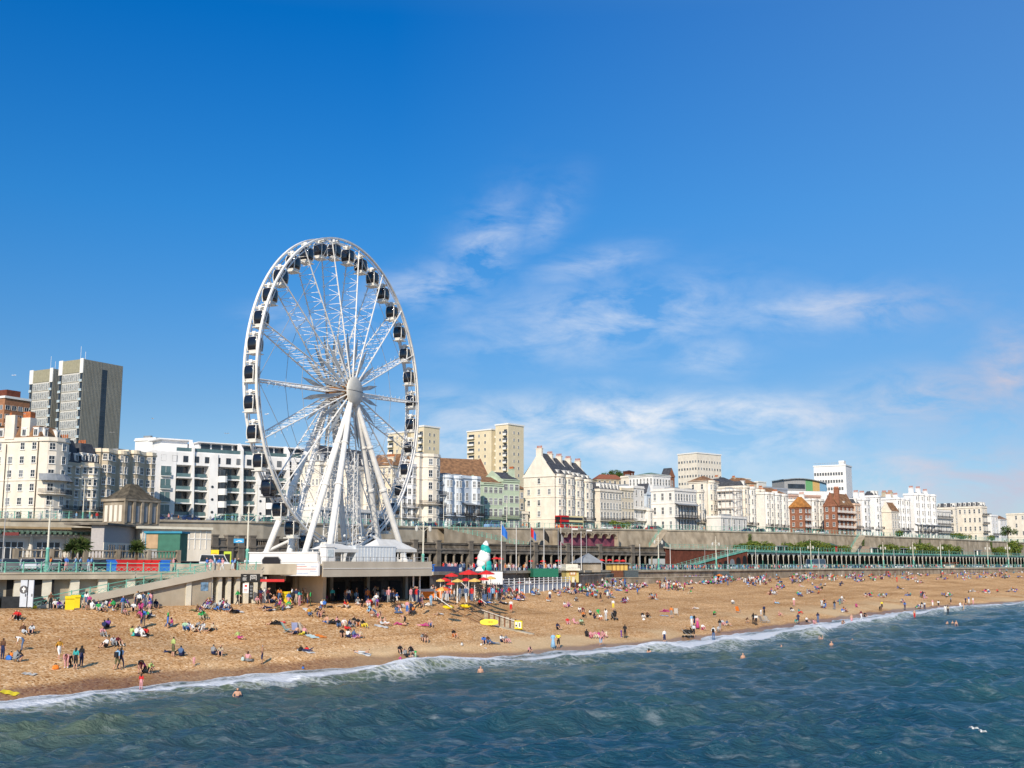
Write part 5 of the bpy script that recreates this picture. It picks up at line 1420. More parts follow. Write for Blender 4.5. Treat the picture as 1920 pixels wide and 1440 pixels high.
def ramp():
 a = pt(66, Yt, 0, -3.6); b = pt(398, Yt, 0, -3.0); c = pt(489, Yt, 0, -2.6)
 r = empty('beach_ramp', (0, 0, 0), 0, 'concrete ramp climbing from the shingle to the deck beside the shops', 'ramp')
 d = (b - a).normalized(); n_ = Vector((-d.y, d.x, 0)); wd = 3.0
 def strip(mb, p0, z0, p1, z1, zb0, zb1):
  q0, q1 = p0 + n_ * wd, p1 + n_ * wd
  mb.face([(p0.x, p0.y, zb0), (p1.x, p1.y, zb1), (p1.x, p1.y, z1), (p0.x, p0.y, z0)])
  mb.face([(p0.x, p0.y, z0), (p1.x, p1.y, z1), (q1.x, q1.y, z1), (q0.x, q0.y, z0)])
  mb.face([(p0.x, p0.y, zb0), (q0.x, q0.y, zb0), (q0.x, q0.y, z0), (p0.x, p0.y, z0)])
 z0, z1 = 5.1, 8.62
 mb = MB(); strip(mb, a, z0, b, z1, 4.2, 4.2); mb.build('ramp_body', CONCL, r)
 o = n_ * -.22
 f = MB()
 for (p0, p1, za, zb_) in ((a, b, z0, z1), (b, c, z1, z1)):
  f.bar(p0 + o + Vector((0, 0, za - .12)), p1 + o + Vector((0, 0, zb_ - .12)), .5, .72)
 f.build('parapet_band', mat('pale_fascia', (.58, .52, .42), .85, .08, .6, stain=.12), r)
 # level end over the shops
 mb = MB(); q0, q1 = b + n_ * 3.4, c + n_ * 3.4
 mb.face([(b.x, b.y, 8.6), (c.x, c.y, 8.6), (q1.x, q1.y, 8.6), (q0.x, q0.y, 8.6)]); mb.face([(b.x, b.y, 8.1), (q0.x, q0.y, 8.1), (q1.x, q1.y, 8.1), (c.x, c.y, 8.1)])
 mb.build('deck', CONCL, r)
 for t in (.35, .62, .86):
  p = a.lerp(b, t); MB().box(-.3, .3, -.12, .1, 4.2, 5.1 + 3.5 * t - .45).build('pilaster', CREAMP, r, loc=(p.x, p.y, 0), rz=math.atan2(d.y, d.x))
 return a, b, c, d, n_
ra, rb, rc_, rd, rn = ramp()
railing('sloping aqua railing with glassy mesh on the beach ramp', [ra + Vector((0, 0, 5.15)), rb + Vector((0, 0, 8.65))], 1.9, .95, name='ramp_railing', w=.07)
railing('short aqua railing round the deck corner above the black shop sign', [rb + Vector((0, 0, 8.65)) + rd * 3, rc_ + Vector((0, 0, 8.65))], 1.15, 1.05, name='deck_railing', w=.08)
def shops():
 r = empty('beach_shops', (rb.x, rb.y, 0), math.atan2(rd.y, rd.x), 'cream shop units with dark open fronts under the deck beside the ramp', 'shops')
 L = (rc_ - rb).length + .6
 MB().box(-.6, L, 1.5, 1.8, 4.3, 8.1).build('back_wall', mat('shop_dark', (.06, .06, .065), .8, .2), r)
 n = 6
 for k in range(n + 1):
  x = L * k / n; MB().box(x - .22, x + .22, .1, 1.49, 4.3, 8.09).build('pier', CREAMP, r)
 for k in range(n):
  x = L * (k + .5) / n
  MB().box(x - .55, x + .55, 1.3, 1.48, 4.7, 6.1).build('counter', (BLU, GREYM, BLACK, TEAL, PANEL, RED)[k], r)
 return L
Lsh = shops()
def flat_sign(name, label, cat, px0, px1, py0, py1, Y, m, marks=None, thick=.12, rz=None, group=None):
 p = W(px0, py1, Y); q = W(px1, py1, Y); t = W(px0, py0, Y)
 r = empty(name, p, rz or 0, label, cat, group)
 w, h = (q - p).length, t.z - p.z
 MB().box(0, w, 0, thick, 0, h).build('board', m, r)
 if marks:
  mb = MB()
  for (x0, x1, z0, z1) in marks[1]: mb.box(x0 * w, x1 * w, -.02, -.002, z0 * h, z1 * h)
  mb.build('lettering', marks[0], r)
 return r, w, h
def glyphs(n, x0, x1, z0, z1, seed=1):
 rr = random.Random(seed); o = []; w = (x1 - x0) / n
 for k in range(n):
  x = x0 + w * k; kind = rr.randint(0, 3); s_ = w * .18
  o.append((x, x + s_, z0, z1))
  if kind != 1: o.append((x + s_, x + w * .7, z1 - (z1 - z0) * .22, z1))
  if kind in (0, 2): o.append((x + s_, x + w * .7, z0, z0 + (z1 - z0) * .2))
  if kind in (1, 3): o.append((x + w * .5, x + w * .7, z0, z1))
 return o
flat_sign('shop_sign', 'black shop fascia with white lettering under the deck corner railing', 'sign', 451, 487, 1076, 1092, 127.5, BLACK, (TRIM, glyphs(3, .12, .32, .25, .55, 2) + [(.50, .52, .25, .85), (.80, .82, .25, .85), (.50, .82, .80, .86)] + glyphs(6, .55, .78, .4, .7, 4) + [(.15, .3, .75, .8)]))
flat_sign('shop_sign', 'bright red awning board over the ice cream kiosk', 'sign', 488, 533, 1086, 1091, 127, RED)
flat_sign('advert_board', 'white advert board with a red disc in the shop doorway', 'sign', 455, 466, 1094, 1112, 127.5, PURE, (RED, [(.3, .7, .65, .85), (.2, .8, .2, .25), (.2, .8, .35, .4)]))
flat_sign('menu_board', 'dark menu board with small pale squares right of the red disc advert', 'sign', 467, 474, 1094, 1124, 127.5, BLACK, (PANEL, [(.2 + .35 * a, .45 + .35 * a, .15 + .2 * b, .28 + .2 * b) for a in (0, 1) for b in range(4)]))
flat_sign('picture_panel', 'blue picture panel on the wall left of the dark shop openings', 'sign', 376, 390, 1092, 1108, 124, mat('sea_picture', (.12, .22, .34), .6, .5, 3))
# open doors with round emblem at far left, white cabinet, bins and ring
def door_leaf(label, px0, px1, emblem):
 p = W(px0, 1138, 112.5); q = W(px1, 1138, 112.5)
 r = empty('steel_door', (p.x, p.y, p.z), .25 if emblem else -.35, label, 'door')
 w = (q - p).length
 MB().box(0, w, 0, .08, 0, 2.55).build('leaf', mat('pale_grey_door', (.58, .62, .68), .5, .05), r)
 MB().box(w - .16, w - .08, -.06, -.002, 1.0, 1.25).build('handle', FRAMED, r)
 if emblem:
  e = MB().lathe([(.38, 0), (.38, .03)], 20).mesh('emblem', FRAMED); o = link('emblem', e, r, (w / 2, -.002, 1.65)); o.rotation_euler = (math.pi / 2, 0, 0)
  m2 = MB(); m2.box(-.06, .06, -.05, -.035, -.26, .26); m2.box(-.16, -.06, -.05, -.035, -.05, .12); m2.box(.06, .16, -.05, -.035, -.05, .12); m2.build('emblem_mark', TRIM, r, loc=(w / 2, 0, 1.65))
door_leaf('pale grey steel door with a round dark emblem standing open at far left', 36, 48, True)
door_leaf('plain pale grey steel door standing open right of the emblem door', 51, 63, False)
d_ = empty('dark_store', (W(-60, 1138, 114).x, 114.5, 5.0), .5, 'dark store opening with black crates at the far left of the sea wall', 'store')
MB().box(0, 7.8, 1.6, 1.9, -.6, 3.0).build('opening', BLACK, d_)
for k in range(3): MB().box(.8 + k * 2, 2.6 + k * 2, .2, 1.4, -.3, 1.3).build('crate', mat('black_crate', (.03, .035, .04), .8, .2), d_)
def box_thing(name, label, cat, px, py, w, d, h, m, extra=None, rz=.3, dz=0, group=None, part='body'):
 g = ground_hit(px, py)
 r = empty(name, (g.x, g.y, g.z + dz), rz, label, cat, group)
 MB().box(-w/2, w/2, -d/2, d/2, 0, h * .92).box(-w/2 - .03, w/2 + .03, -d/2 - .03, d/2 + .03, h * .92, h).build(part, m, r)
 if extra: extra(r)
 return r
def bin_thing(label, px, py, m, group='yellow and teal bins by the ramp'):
 g = ground_hit(px, py); r = empty('litter_bin', g, .4, label, 'bin', group)
 MB().prism([(-.42, -.4), (.42, -.4), (.42, .4), (-.42, .4)], 0, 1.15).build('body', m, r)
 MB().box(-.46, .46, -.44, .44, 1.15, 1.3).box(-.46, .46, -.5, -.44, 1.05, 1.28).build('lid', m, r)
 for s_ in (-.3, .3): MB().tube((s_ - .05, .35, .1), (s_ + .05, .35, .1), .1, .1, 8).build('wheel', RUBBER, r)
bin_thing('tall yellow wheeled bin, left of the three bins by the ramp foot', 130, 1143, YEL)
bin_thing('yellow wheeled bin in the middle of the three by the ramp foot', 140.5, 1140, YEL)
bin_thing('teal wheeled bin at the right end of the three by the ramp foot', 148.5, 1140, TEAL)
bin_thing('lone yellow bin on the shingle in front of the undercroft', 538, 1131, YEL)
# striped lifebuoy housing, fridge and parasol bases near the shops
g = ground_hit(343, 1128); r = empty('lifebuoy_post', g, 0, 'red lifebuoy housing on a post against the ramp wall', 'lifebuoy')
MB().box(-.05, .05, -.05, .05, 0, 1.3).build('post', TRIM, r)
mb = MB(); n = 20
for k in range(n):
 a, b = 2*math.pi*k/n, 2*math.pi*(k+1)/n
 mb.tube((.42*math.cos(a), -.1, 1.9 + .55*math.sin(a)), (.42*math.cos(b), -.1, 1.9 + .55*math.sin(b)), .13, .13, 6)
mb.build('ring', REDC, r)
g = ground_hit(372, 1127); r = empty('drinks_fridge', g, .3, 'glass fronted drinks fridge beside a white cabinet near the ramp shops', 'fridge')
MB().box(-1.2, 1.0, 0, .8, 0, 2.0).build('body', FRAMED, r)
for k in range(3): MB().box(-1.1 + k * .7, -.5 + k * .7, -.03, -.002, .2, 1.85).build('door', PANEL, r)
box_thing('cabinet', 'plain white cabinet right of the drinks fridge', 'cabinet', 385, 1127, .8, .7, 1.9, PURE)
# feather flags
for (px, py, h, lab) in ((398, 1125, 3.7, 'maroon feather flag, leftmost of the three by the shops'), (414, 1127, 4.6, 'tallest maroon feather flag, middle of the three by the shops'), (431, 1124, 3.4, 'slim maroon feather flag, rightmost of the three by the shops')):
 g = ground_hit(px, py); r = empty('feather_flag', g, .3, lab, 'flag', 'maroon feather flags by the shops')
 MB().tube((0, 0, 0), (.1, 0, h), .03, .02, 5).build('pole', GREYM, r)
 mb = MB(); n = 10
 for k in range(n):
  a, b = k / n, (k + 1) / n; f = lambda t: .62 * math.sin(math.pi * (t * .92 + .06)) ** .6 * (1 - t * .35)
  za, zb_ = h * .22 + h * .77 * a, h * .22 + h * .77 * b
  mb.face([(.04, .0, za), (.04 + f(a), .08 * math.sin(k), za - .1), (.04 + f(b), .08 * math.sin(k + 1), zb_ - .1), (.04, 0, zb_)])
 mb.build('banner', mat('maroon_cloth', (.22, .02, .04), .8, .15), r)
# yellow kayak hanging on a post with a dark letter shape
g = ground_hit(590, 1126); r = empty('hanging_kayak', g, .2, 'yellow kayak hung upright on a post under the platform edge', 'kayak')
mb = MB(); n = 10
mb.lathe([(.42 * math.sin(math.pi * (.08 + .84 * k / n)) ** .5, 3.2 * (k / n)) for k in range(n + 1)], 10, (0, 0, 2.2), 0, 1, .4)
mb.build('hull', YEL, r, smooth=True)
MB().box(-.24, -.14, -.24, -.16, 3.0, 4.9).box(.10, .20, -.24, -.16, 3.0, 4.9).box(-.24, .2, -.24, -.16, 2.9, 3.0).build('mark', BLACK, r)
MB().tube((.5, .1, 0), (.5, .1, 3.5), .05, .05, 6).build('post', GREYM, r)
# ------------------------------------------------------------------ aquarium terraces at left
def terrace_building():
 Y = 168; p = pt(-90, lambda a: Y, 8.6); q = W(192, 1040, 182)
 rz = math.atan2(q.y - p.y, q.x - p.x); L = math.hypot(q.x - p.x, q.y - p.y)
 r = empty('pavilion', (p.x, p.y, 8.5), rz, 'long low white pavilion with a green bracketed eave at far left', 'pavilion')
 H = 6.3
 MB().box(0, L, .8, 14, -.5, H).build('wall', WHITE, r)
 MB().box(-1, L + 1, -.6, 14.5, H, H + .25).box(-1.0, L + 1.0, -.75, -.61, H - .02, H + .3, 0).build('roof', mat('tan_roof', (.42, .30, .17), .9, .15, .8), r)
 mb = MB(); mb.box(-.5, L + .5, -1.6, -.76, H - .5, H - .35)
 for k in range(int(L / .8)): mb.box(k * .8, k * .8 + .35, -1.7, -.3, H - .8, H - .3);
 mb.build('eave_brackets', mat('dull_green_paint', (.13, .20, .15), .7, .2), r)
 n = int(L / 4.6)
 for k in range(n + 1):
  x = L * k / n; MB().tube((x, .2, 0), (x, .2, H - 1.1), .34, .28, 8).build('column', PALECREAM, r)
 for k in range(n):
  x = L * (k + .5) / n
  g_ = MB().box(x - 1.8, x + 1.8, .68, .79, .3, 4.3)
  for q_ in range(5): g_.box(x - 1.8 + q_ * .9 - .07, x - 1.8 + q_ * .9 + .07, .6, .68, .3, 4.3, 1)
  g_.box(x - 1.8, x + 1.8, .6, .68, 3.4, 3.52, 1)
  g_.build('window', [PANE, FRAME], r)
 MB().box(-.2, L + .3, .1, .79, H - 1.25, H - .9).build('lintel', WHITE, r)
 # slanting white end wall
 mb = MB(); mb.v += [(L - 1, -2.8, -.3), (L + .8, -2.8, -.3), (L + .8, 1, -.3), (L - 1, 1, -.3), (L + .2, -.2, H + .4), (L + 1.4, -.2, H + .4), (L + 1.4, 1, H + .4), (L + .2, 1, H + .4)]
 for qd in ((0, 1, 5, 4), (1, 2, 6, 5), (3, 0, 4, 7), (4, 5, 6, 7)): mb.f.append(qd); mb.m.append(0)
 mb.build('raked_end_wall', WHITE, r)
 flat_sign('pavilion_sign', 'dark red name board on the left end of the white pavilion', 'sign', 5, 35, 998, 1004, 166, mat('oxblood_board', (.16, .03, .03), .7, .1))
terrace_building()
def grey_block():
 p = W(193, 1040, 176); q = W(282, 1040, 196)
 rz = math.atan2(q.y - p.y, q.x - p.x); L = math.hypot(q.x - p.x, q.y - p.y)
 r = empty('pavilion', (p.x, p.y, 8.5), rz, 'grey flat roofed pavilion below the stone kiosk', 'pavilion')
 H = zof(985, 178) - 8.5
 MB().box(0, L, 0, 2, -.5, H).build('wall', mat('mauve_grey_render', (.44, .41, .40), .85, .06), r)
 MB().box(-.8, L + .6, -.8, 6, H, H + .3).build('roof', STONE, r)
 MB().box(-.1, L * .62, -.1, -.003, 0, H * .62).build('cream_lower_wall', PALECREAM, r)
 for k in range(4):
  x = L * (.14 + .2 * k); g_ = MB().box(x - 1.4, x + 1.4, -.16, -.101, .3, 4.0)
  for q_ in range(4): g_.box(x - 1.4 + q_ * .93 - .06, x - 1.4 + q_ * .93 + .06, -.22, -.16, .3, 4.0, 1)
  g_.build('window', [PANE, FRAME], r)
grey_block()
def kiosk():
 Y = 202; phi = rad(62); L = solve_len(229, 291, Y, phi); D = solve_dep(188, 229, Y, phi); aA = AZ(229)
 z0 = zof(983, Y); H = zof(938, Y) - z0
 r = empty('stone_kiosk', (aA * Y, Y, z0), phi, 'square stone kiosk with pilasters and a dark pagoda roof above the pavilions', 'kiosk')
 MB().box(0, L, 0, D, -4, H).build('wall', STONEL, r)
 MB().box(-.35, L + .35, -.35, D + .35, H - .1, H + .35).box(-.2, L + .2, -.2, D + .2, -.2, .25).build('cornice', STONEL, r)
 for k in range(5): MB().box(L * k / 4 - .28, L * k / 4 + .28, -.3, -.003, .25, H - .1).build('pilaster', STONEL, r)
 for k in range(4): MB().box(-.12, -.003, D * (.12 + k * .22), D * (.12 + k * .22) + D * .13, .5, H - .8).build('blind_panel', PALECREAM, r)
 for k in range(4): MB().box(L * (k + .3) / 4, L * (k + .7) / 4, -.08, -.003, .5, H - .9).build('louvre', GREYM, r)
 mb = MB(); o = [(-.4, -.4), (L + .4, -.4), (L + .4, D + .4), (-.4, D + .4)]
 lv = [(0, H + .35), (.30, H + 1.0), (.62, H + 2.1), (.80, H + 3.1)]
 cx, cy = L / 2, D / 2
 rg = []
 for t, z in lv: rg.append([(x + (cx - x) * t, y + (cy - y) * t, z) for x, y in o])
 for a, b in zip(rg, rg[1:]):
  for k in range(4): l = (k + 1) % 4; mb.face([a[k], a[l], b[l], b[k]])
 mb.face(rg[-1]); mb.build('roof', mat('mossy_dark_roof', (.12, .10, .07), .9, .4, 1.2), r)
 MB().tube((cx, cy, H + 3), (cx, cy, H + 4.2), .08, .02, 6).build('finial', IRON, r)
kiosk()
# balustrade in front of the pavilions
def balustrade(label, p, q, h=1.1, m=STONEL, wall=0.0, sp=.34):
 p = Vector(p); q = Vector(q); rz = math.atan2(q.y - p.y, q.x - p.x); L = math.hypot(q.x - p.x, q.y - p.y)
 r = empty('balustrade', p, rz, label, 'balustrade')
 MB().box(0, L, 0, .4, -wall, .15).build('plinth', m, r); MB().box(0, L, -.03, .43, h - .14, h).build('coping', m, r)
 n = max(1, int(L / 4));
 for k in range(n + 1):
  x = L * k / n; MB().box(x - .3, x + .3, -.08, .48, -wall, h + .12).build('pier', m, r)
 bm_ = MB().lathe([(.06, .15), (.12, .35), (.05, .6), (.09, h - .14)], 6).mesh('baluster', m)
 c = int(L / sp); k100 = min(c, 100); rest = MB()
 order = range(c)
 for k in order:
  x = L * (k + .5) / c
  if k < 100: link('baluster', bm_, r, (x, .2, 0))
  else: rest.box(x - .08, x + .08, .12, .28, .15, h - .14)
 if rest.v: rest.build('balusters', m, r)['kind'] = 'stuff'
 return r
balustrade('weathered stone balustrade in front of the white pavilion and palms', W(30, 1047, 150), W(335, 1049, 168), 1.15, STONEL, 1.1, .5)
# hoarding, cream roofed shed, white hall, stair
r, w, h = flat_sign('site_hoarding', 'green and blue site hoarding with plywood patches behind the red bins', 'hoarding', 272, 336, 1000, 1052, 172, GREENCLAD, thick=4)
MB().box(.02, w * .35, -.06, -.003, h * .45, h * .96).build('plywood_panel', PLY, r); MB().box(-.3, w + .3, -.25, 4.2, h, h + .3).build('blue_cap', BLUCLAD, r); MB().box(-.1, .02, -.1, 4, 0, h).build('blue_edge', BLUCLAD, r)
MB().box(w * .0, w * .34, -.09, -.061, 0, h * .42).build('grey_panel', GREYM, r)
p = W(258, 1005, 186); r = empty('canopy_shed', (p.x, p.y, 13.0), .7, 'cream flat canopy with glazed clerestory between the grey and white pavilions', 'shed')
MB().box(0, 13, 0, 8, 2.2, 2.6).build('roof', CREAMP, r)
g_ = MB().box(1, 13, .6, 7, -3, 2.2)
for k in range(12): g_.box(1 + k, 1.12 + k, .52, .6, -1.0, 2.1, 1)
g_.box(1, 13, .52, .6, .6, .75, 1); g_.build('glazing', [PALECREAM, TRIM], r)
r_, L_, D_, H_ = house('white hall with small square windows lit by the sun left of the wheel', 345, 404, 482, 196, 58, 979, 1, WHITE, 'hall', 'low_hall', sidecols=0, cols=4, base=13.6, style='casement', ww=3.0, parapet=True, winfrac=.5)
for k in range(3):
 y = D_ * (k + .5) / 3; link('window', window_mesh(D_ * .2, 1.7, 'casement'), r_, (0, y, .6), -math.pi / 2)
house('low garage like pavilion with a sloping grey roof just left of the wheel', 470, 476, 560, 205, 40, 998, 1, PALECREAM, 'pavilion', 'pavilion', sidecols=0, cols=5, base=13.5, depth=9, style='casement', ww=2.4, roof='gable_x', roofm=LEAD, ridge=1.6, parapet=False)
# ------------------------------------------------------------------ dark stone colonnade
def colonnade(label, px0, px1, solid=False, n=6, every=3.6, doors=None, back=BLACK):
 r = empty('colonnade', (0, 0, 0), 0, label, 'colonnade')
 Zb = 7.9; zt = 14.3
 xs = np.linspace(px0, px1, n + 1); P_ = [pt(x, Yc, 0) for x in xs]
 en = MB(); bw = MB(); bl = MB()
 cm = MB().box(-.24, .24, -.24, .24, 0, .3).box(-.17, .17, -.17, .17, .3, 3.7).box(-.26, .26, -.26, .26, 3.7, 4.0).mesh('column', STONEL)
 pm = MB().box(-.7, .7, -.5, .6, 0, 6.7).box(-.8, .8, -.6, .7, 6.7, 6.95).box(-.8, .8, -.6, .7, 4.6, 4.85).mesh('pier', STONE)
 tot = 0
 for i, (a, b) in enumerate(zip(P_, P_[1:])):
  d = (b - a).normalized(); nn = Vector((-d.y, d.x, 0)); L = (b - a).length
  def bx(mb, y0, y1, z0, z1):
   q = [a + nn * y0, b + nn * y0, b + nn * y1, a + nn * y1]
   mb.prism([(v.x, v.y) for v in q], z0, z1)
  bx(en, -.35, .3, Zb + 4.0, Zb + 4.75); bx(en, -.55, .35, Zb + 4.75, Zb + 4.95); bx(bl, -.2, .2, Zb + 4.95, Zb + 5.2); bx(bl, -.25, .25, Zb + 6.05, Zb + 6.25)
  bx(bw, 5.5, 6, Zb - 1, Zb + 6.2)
  if solid: bx(bw, .0, .3, Zb - 1, Zb + 4.0); bx(bl, -.12, .12, Zb + 5.2, Zb + 6.05)
  rz = math.atan2(d.y, d.x)
  m = max(1, round(L / every))
  for k in range(m):
   p = a + d * (L * k / m)
   if k == 0: link('pier', pm, r, (p.x, p.y, Zb), rz)
   elif not solid: link('column', cm, r, (p.x, p.y, Zb), rz)
   else:
    MB().box(-.8, .8, -.05, -.003, .2, 2.7).build('doorway', (doors or [BLACK])[k % len(doors or [1])], r, loc=(p.x, p.y, Zb), rz=rz)
  nb = int(L / .42)
  if not solid:
   for k in range(nb):
    p = a + d * (L * k / nb); bl.box(p.x - .07, p.x + .07, p.y - .07, p.y + .07, Zb + 5.2, Zb + 6.05)
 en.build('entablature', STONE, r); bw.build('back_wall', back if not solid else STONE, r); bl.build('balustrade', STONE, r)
colonnade('solid dark stone front with doorways left of the wheel', 341, 428, True, 3, 3.5)
colonnade('stone arcade front with dark blue doors just left of the wheel', 428, 470, True, 2, 2.6, [mat('navy_door', (.03, .06, .18), .5, .1)])
colonnade('dark stone colonnade seen through the wheel legs', 470, 820, False, 8, 3.0)
colonnade('dark stone colonnade running right behind the red parasols', 820, 1246, False, 7, 3.2)
flat_sign('kiosk_sign', 'bright yellow kiosk front under the dark colonnade near the wheel', 'sign', 395, 410, 1031, 1043, 172, YEL, (mat('orange_letter', (.7, .3, .05), .7, .1), glyphs(5, .15, .85, .2, .5, 8)))
flat_sign('kiosk_sign', 'lime green framed kiosk front left of the dark blue doors', 'sign', 419, 433, 1034, 1058, 175, mat('lime_frame', (.50, .62, .05), .6, .1), (BLACK, [(.15, .85, .08, .8)]))
flat_sign('blue_banner', 'pale blue banner with white swirl on the balustrade left of the wheel', 'banner', 438, 457, 1010, 1018, 192, mat('banner_blue', (.05, .35, .65), .7, .1), (TRIM, [(.2, .45, .3, .45), (.4, .7, .45, .6), (.6, .85, .3, .5)]))
# ------------------------------------------------------------------ pointed arch terrace (far right)
def arcade():
 r = empty('arcade', (0, 0, 0), 0, 'long cream arcade of pointed arches under the aqua terrace railing', 'arcade')
 Zb = 7.85; w = 4.1; ht = 5.65
 seg = MB(); n = 8; t = .10
 def arch(k):   # half arch, from springing to apex
  q = k / n; return (.28 + (w / 2 - .28) * math.sin(q * math.pi / 2) ** 1.15, 3.0 + 1.75 * math.sin(q * math.pi / 2) ** .8) if False else (w/2 - (w/2 - .12) * math.cos(q * math.pi / 2) ** 1.0, 2.9 + 2.1 * math.sin(q * math.pi / 2) ** .85)
 L_ = [arch(k) for k in range(n + 1)]
 top = 5.25
 pts = L_ + [(w - x, z) for x, z in L_[::-1][1:]]
 for (x0, z0), (x1, z1) in zip(pts, pts[1:]):
  seg.face([(x0, 0, z0), (x1, 0, z1), (x1, 0, top), (x0, 0, top)])
  seg.face([(x0, 0, z0), (x0, t, z0), (x1, t, z1), (x1, 0, z1)])
  seg.face([(x0, -.08, z0 + .0), (x1, -.08, z1), (x1, -.08, z1 + .16), (x0, -.08, z0 + .16)])
 seg.box(-.1, .1, -.06, t, 2.9, top)
 am = seg.mesh('arch', CREAMP)
 cm = MB().lathe([(.16, 0), (.15, .5), (.09, .6), (.08, 2.6), (.12, 2.9)], 8).mesh('column', AQUA)
 cm2 = MB().lathe([(.11, 0), (.08, 2.6), (.12, 2.9)], 8).mesh('column', CREAMP)
 rest = MB(); restc = MB()
 a = AZ(1401); pos = pt(1401, Yc, 0); k = 0; end = AZ(2250)
 dk = MB(); bw = MB(); prev = None
 while pos.x / pos.y < end and k < 260:
  a0 = pos.x / pos.y; nxt = Vector(((a0 + .002) * float(Yc(a0 + .002)), float(Yc(a0 + .002)), 0)); d = (nxt - pos).normalized()
  rz = math.atan2(d.y, d.x)
  q = pos + d * w; nn = Vector((-d.y, d.x, 0))
  if k < 90: link('arch', am, r, (pos.x, pos.y, Zb), rz);
  if k < 90: link('column', cm2 if k % 3 else cm, r, (pos.x, pos.y + .1, Zb), rz)
  elif True:
   c, s_ = math.cos(rz), math.sin(rz)
   for (x0, z0), (x1, z1) in zip(pts, pts[1:]): rest.face([(pos.x + c*x0, pos.y + s_*x0, Zb + z0), (pos.x + c*x1, pos.y + s_*x1, Zb + z1), (pos.x + c*x1, pos.y + s_*x1, Zb + top), (pos.x + c*x0, pos.y + s_*x0, Zb + top)])
   rest.box(pos.x - .15, pos.x + .15, pos.y, pos.y + .3, Zb, Zb + 3)
  zd = float(Zc(a0))
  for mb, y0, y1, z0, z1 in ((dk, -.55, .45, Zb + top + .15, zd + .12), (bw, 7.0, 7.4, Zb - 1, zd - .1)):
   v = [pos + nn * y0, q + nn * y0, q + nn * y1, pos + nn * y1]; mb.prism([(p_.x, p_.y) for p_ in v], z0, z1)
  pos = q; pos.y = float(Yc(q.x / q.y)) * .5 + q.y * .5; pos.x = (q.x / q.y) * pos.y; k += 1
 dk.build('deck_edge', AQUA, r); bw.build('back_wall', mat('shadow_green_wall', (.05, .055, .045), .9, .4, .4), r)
 if rest.v: rest.build('arches', CREAMP, r)['kind'] = 'stuff'
arcade()
# brick wall and its ramp left of the arches
cliff('brick_wall', 'long dark red brick wall under an aqua railing right of the colonnade', 1247, 1402, BRICKD, lambda a: Yc(a), lambda a: Zc(a) + .1, lambda a: Yc(a) - .1, lambda a: 7.5 + 0 * a, n=20)
def brickramp():
 r = empty('brick_ramp', (0, 0, 0), 0, 'brick walkway with arches climbing to the terrace left of the cream arcade', 'ramp')
 xs = np.linspace(1262, 1402, 13); mb = MB()
 P_ = [pt(x, Yc, 0, -5.5) for x in xs]; z = lambda i: 7.9 + 5.9 * i / 12
 for i in range(12):
  a, b = P_[i], P_[i + 1]; d = (b - a).normalized(); nn = Vector((-d.y, d.x, 0)) * 2.2
  mb.face([(a.x, a.y, 7), (b.x, b.y, 7), (b.x, b.y, z(i + 1)), (a.x, a.y, z(i))]); mb.face([(a.x, a.y, z(i)), (b.x, b.y, z(i + 1)), (b.x + nn.x, b.y + nn.y, z(i + 1)), (a.x + nn.x, a.y + nn.y, z(i))], 1)
  mb.bar((a.x, a.y - .05, z(i) - .1), (b.x, b.y - .05, z(i + 1) - .1), .4, .5, 2)
 mb.build('wall', [BRICKD, PAVE, AQUA], r)
 for i in (5, 6, 7, 8, 9, 10, 11):
  a, b = P_[i], P_[i + 1]; d = (b - a).normalized(); m_ = a.lerp(b, .5); h = z(i) - 7.9 - 1.2
  o = MB(); pts = [(-1.1, 0), (1.1, 0)] + [(1.1 * math.cos(math.pi * k / 8), h - 1.1 + 1.1 * math.sin(math.pi * k / 8)) for k in range(9)]
  o.face([(x, -.06, zz) for x, zz in pts]); o.build('arched_opening', BLACK if i % 3 else PANEL, r, loc=(m_.x, m_.y, 7.9), rz=math.atan2(d.y, d.x))
brickramp()
railing('aqua railing climbing the brick walkway', [pt(x, Yc, 0, -5.5) + Vector((0, 0, 8.1 + 5.9 * (x - 1262) / 140)) for x in np.linspace(1262, 1402, 12)], 2.1, 1.2, name='walkway_railing', w=.1)
# walkway slanting down the cliff, right of the wheel
def cliffwalk(label, rlabel, px0, z0, px1, z1, dy, n=20):
 xs = np.linspace(px0, px1, n); mb = MB()
 r = empty('cliff_walkway', (0, 0, 0), 0, label, 'walkway')
 top = []
 for i, x in enumerate(xs):
  p = pt(x, Yu, 0, dy); top.append(Vector((p.x, p.y, z0 + (z1 - z0) * i / (n - 1))))
 for a, b in zip(top, top[1:]):
  d = (b - a); d.z = 0; d.normalize(); nn = Vector((-d.y, d.x, 0)) * 3
  mb.face([(a.x, a.y, 13.5), (b.x, b.y, 13.5), b, a]); mb.face([a, b, b + nn, a + nn])
 e = top[-1]; s_ = top[0]
 mb.build('wall', CONC, r)
 railing(rlabel, [p + Vector((0, 0, .05)) for p in top], 2.0, 1.3, name='walkway_railing', w=.1)
cliffwalk('concrete walkway slanting down the cliff wall right of the wheel', 'aqua railing slanting down the cliff walkway right of the wheel', 832, 19.4, 992, 14.5, -4)
cliffwalk('steep flight of steps down the cliff below the square white hotel', 'aqua railing of the steep steps below the square white hotel', 1241, 20.8, 1216, 14.6, -5, 6)
cliffwalk('far flight of steps down the cliff below the peach house', 'aqua railing of the far steps below the peach house', 1613, 21.0, 1592, 14.0, -6, 6)
def cliff_feature(name, label, cat, px, z, build, dy=-2.6):
 p = pt(px, Yu, 0, dy); q = pt(px + 8, Yu, 0, dy); r = empty(name, (p.x, p.y, z), math.atan2(q.y - p.y, q.x - p.x), label, cat); build(r); return r
MURAL = mat('mural_paint', (.24, .06, .085), .9, .6, .5, col2=(.07, .03, .06))
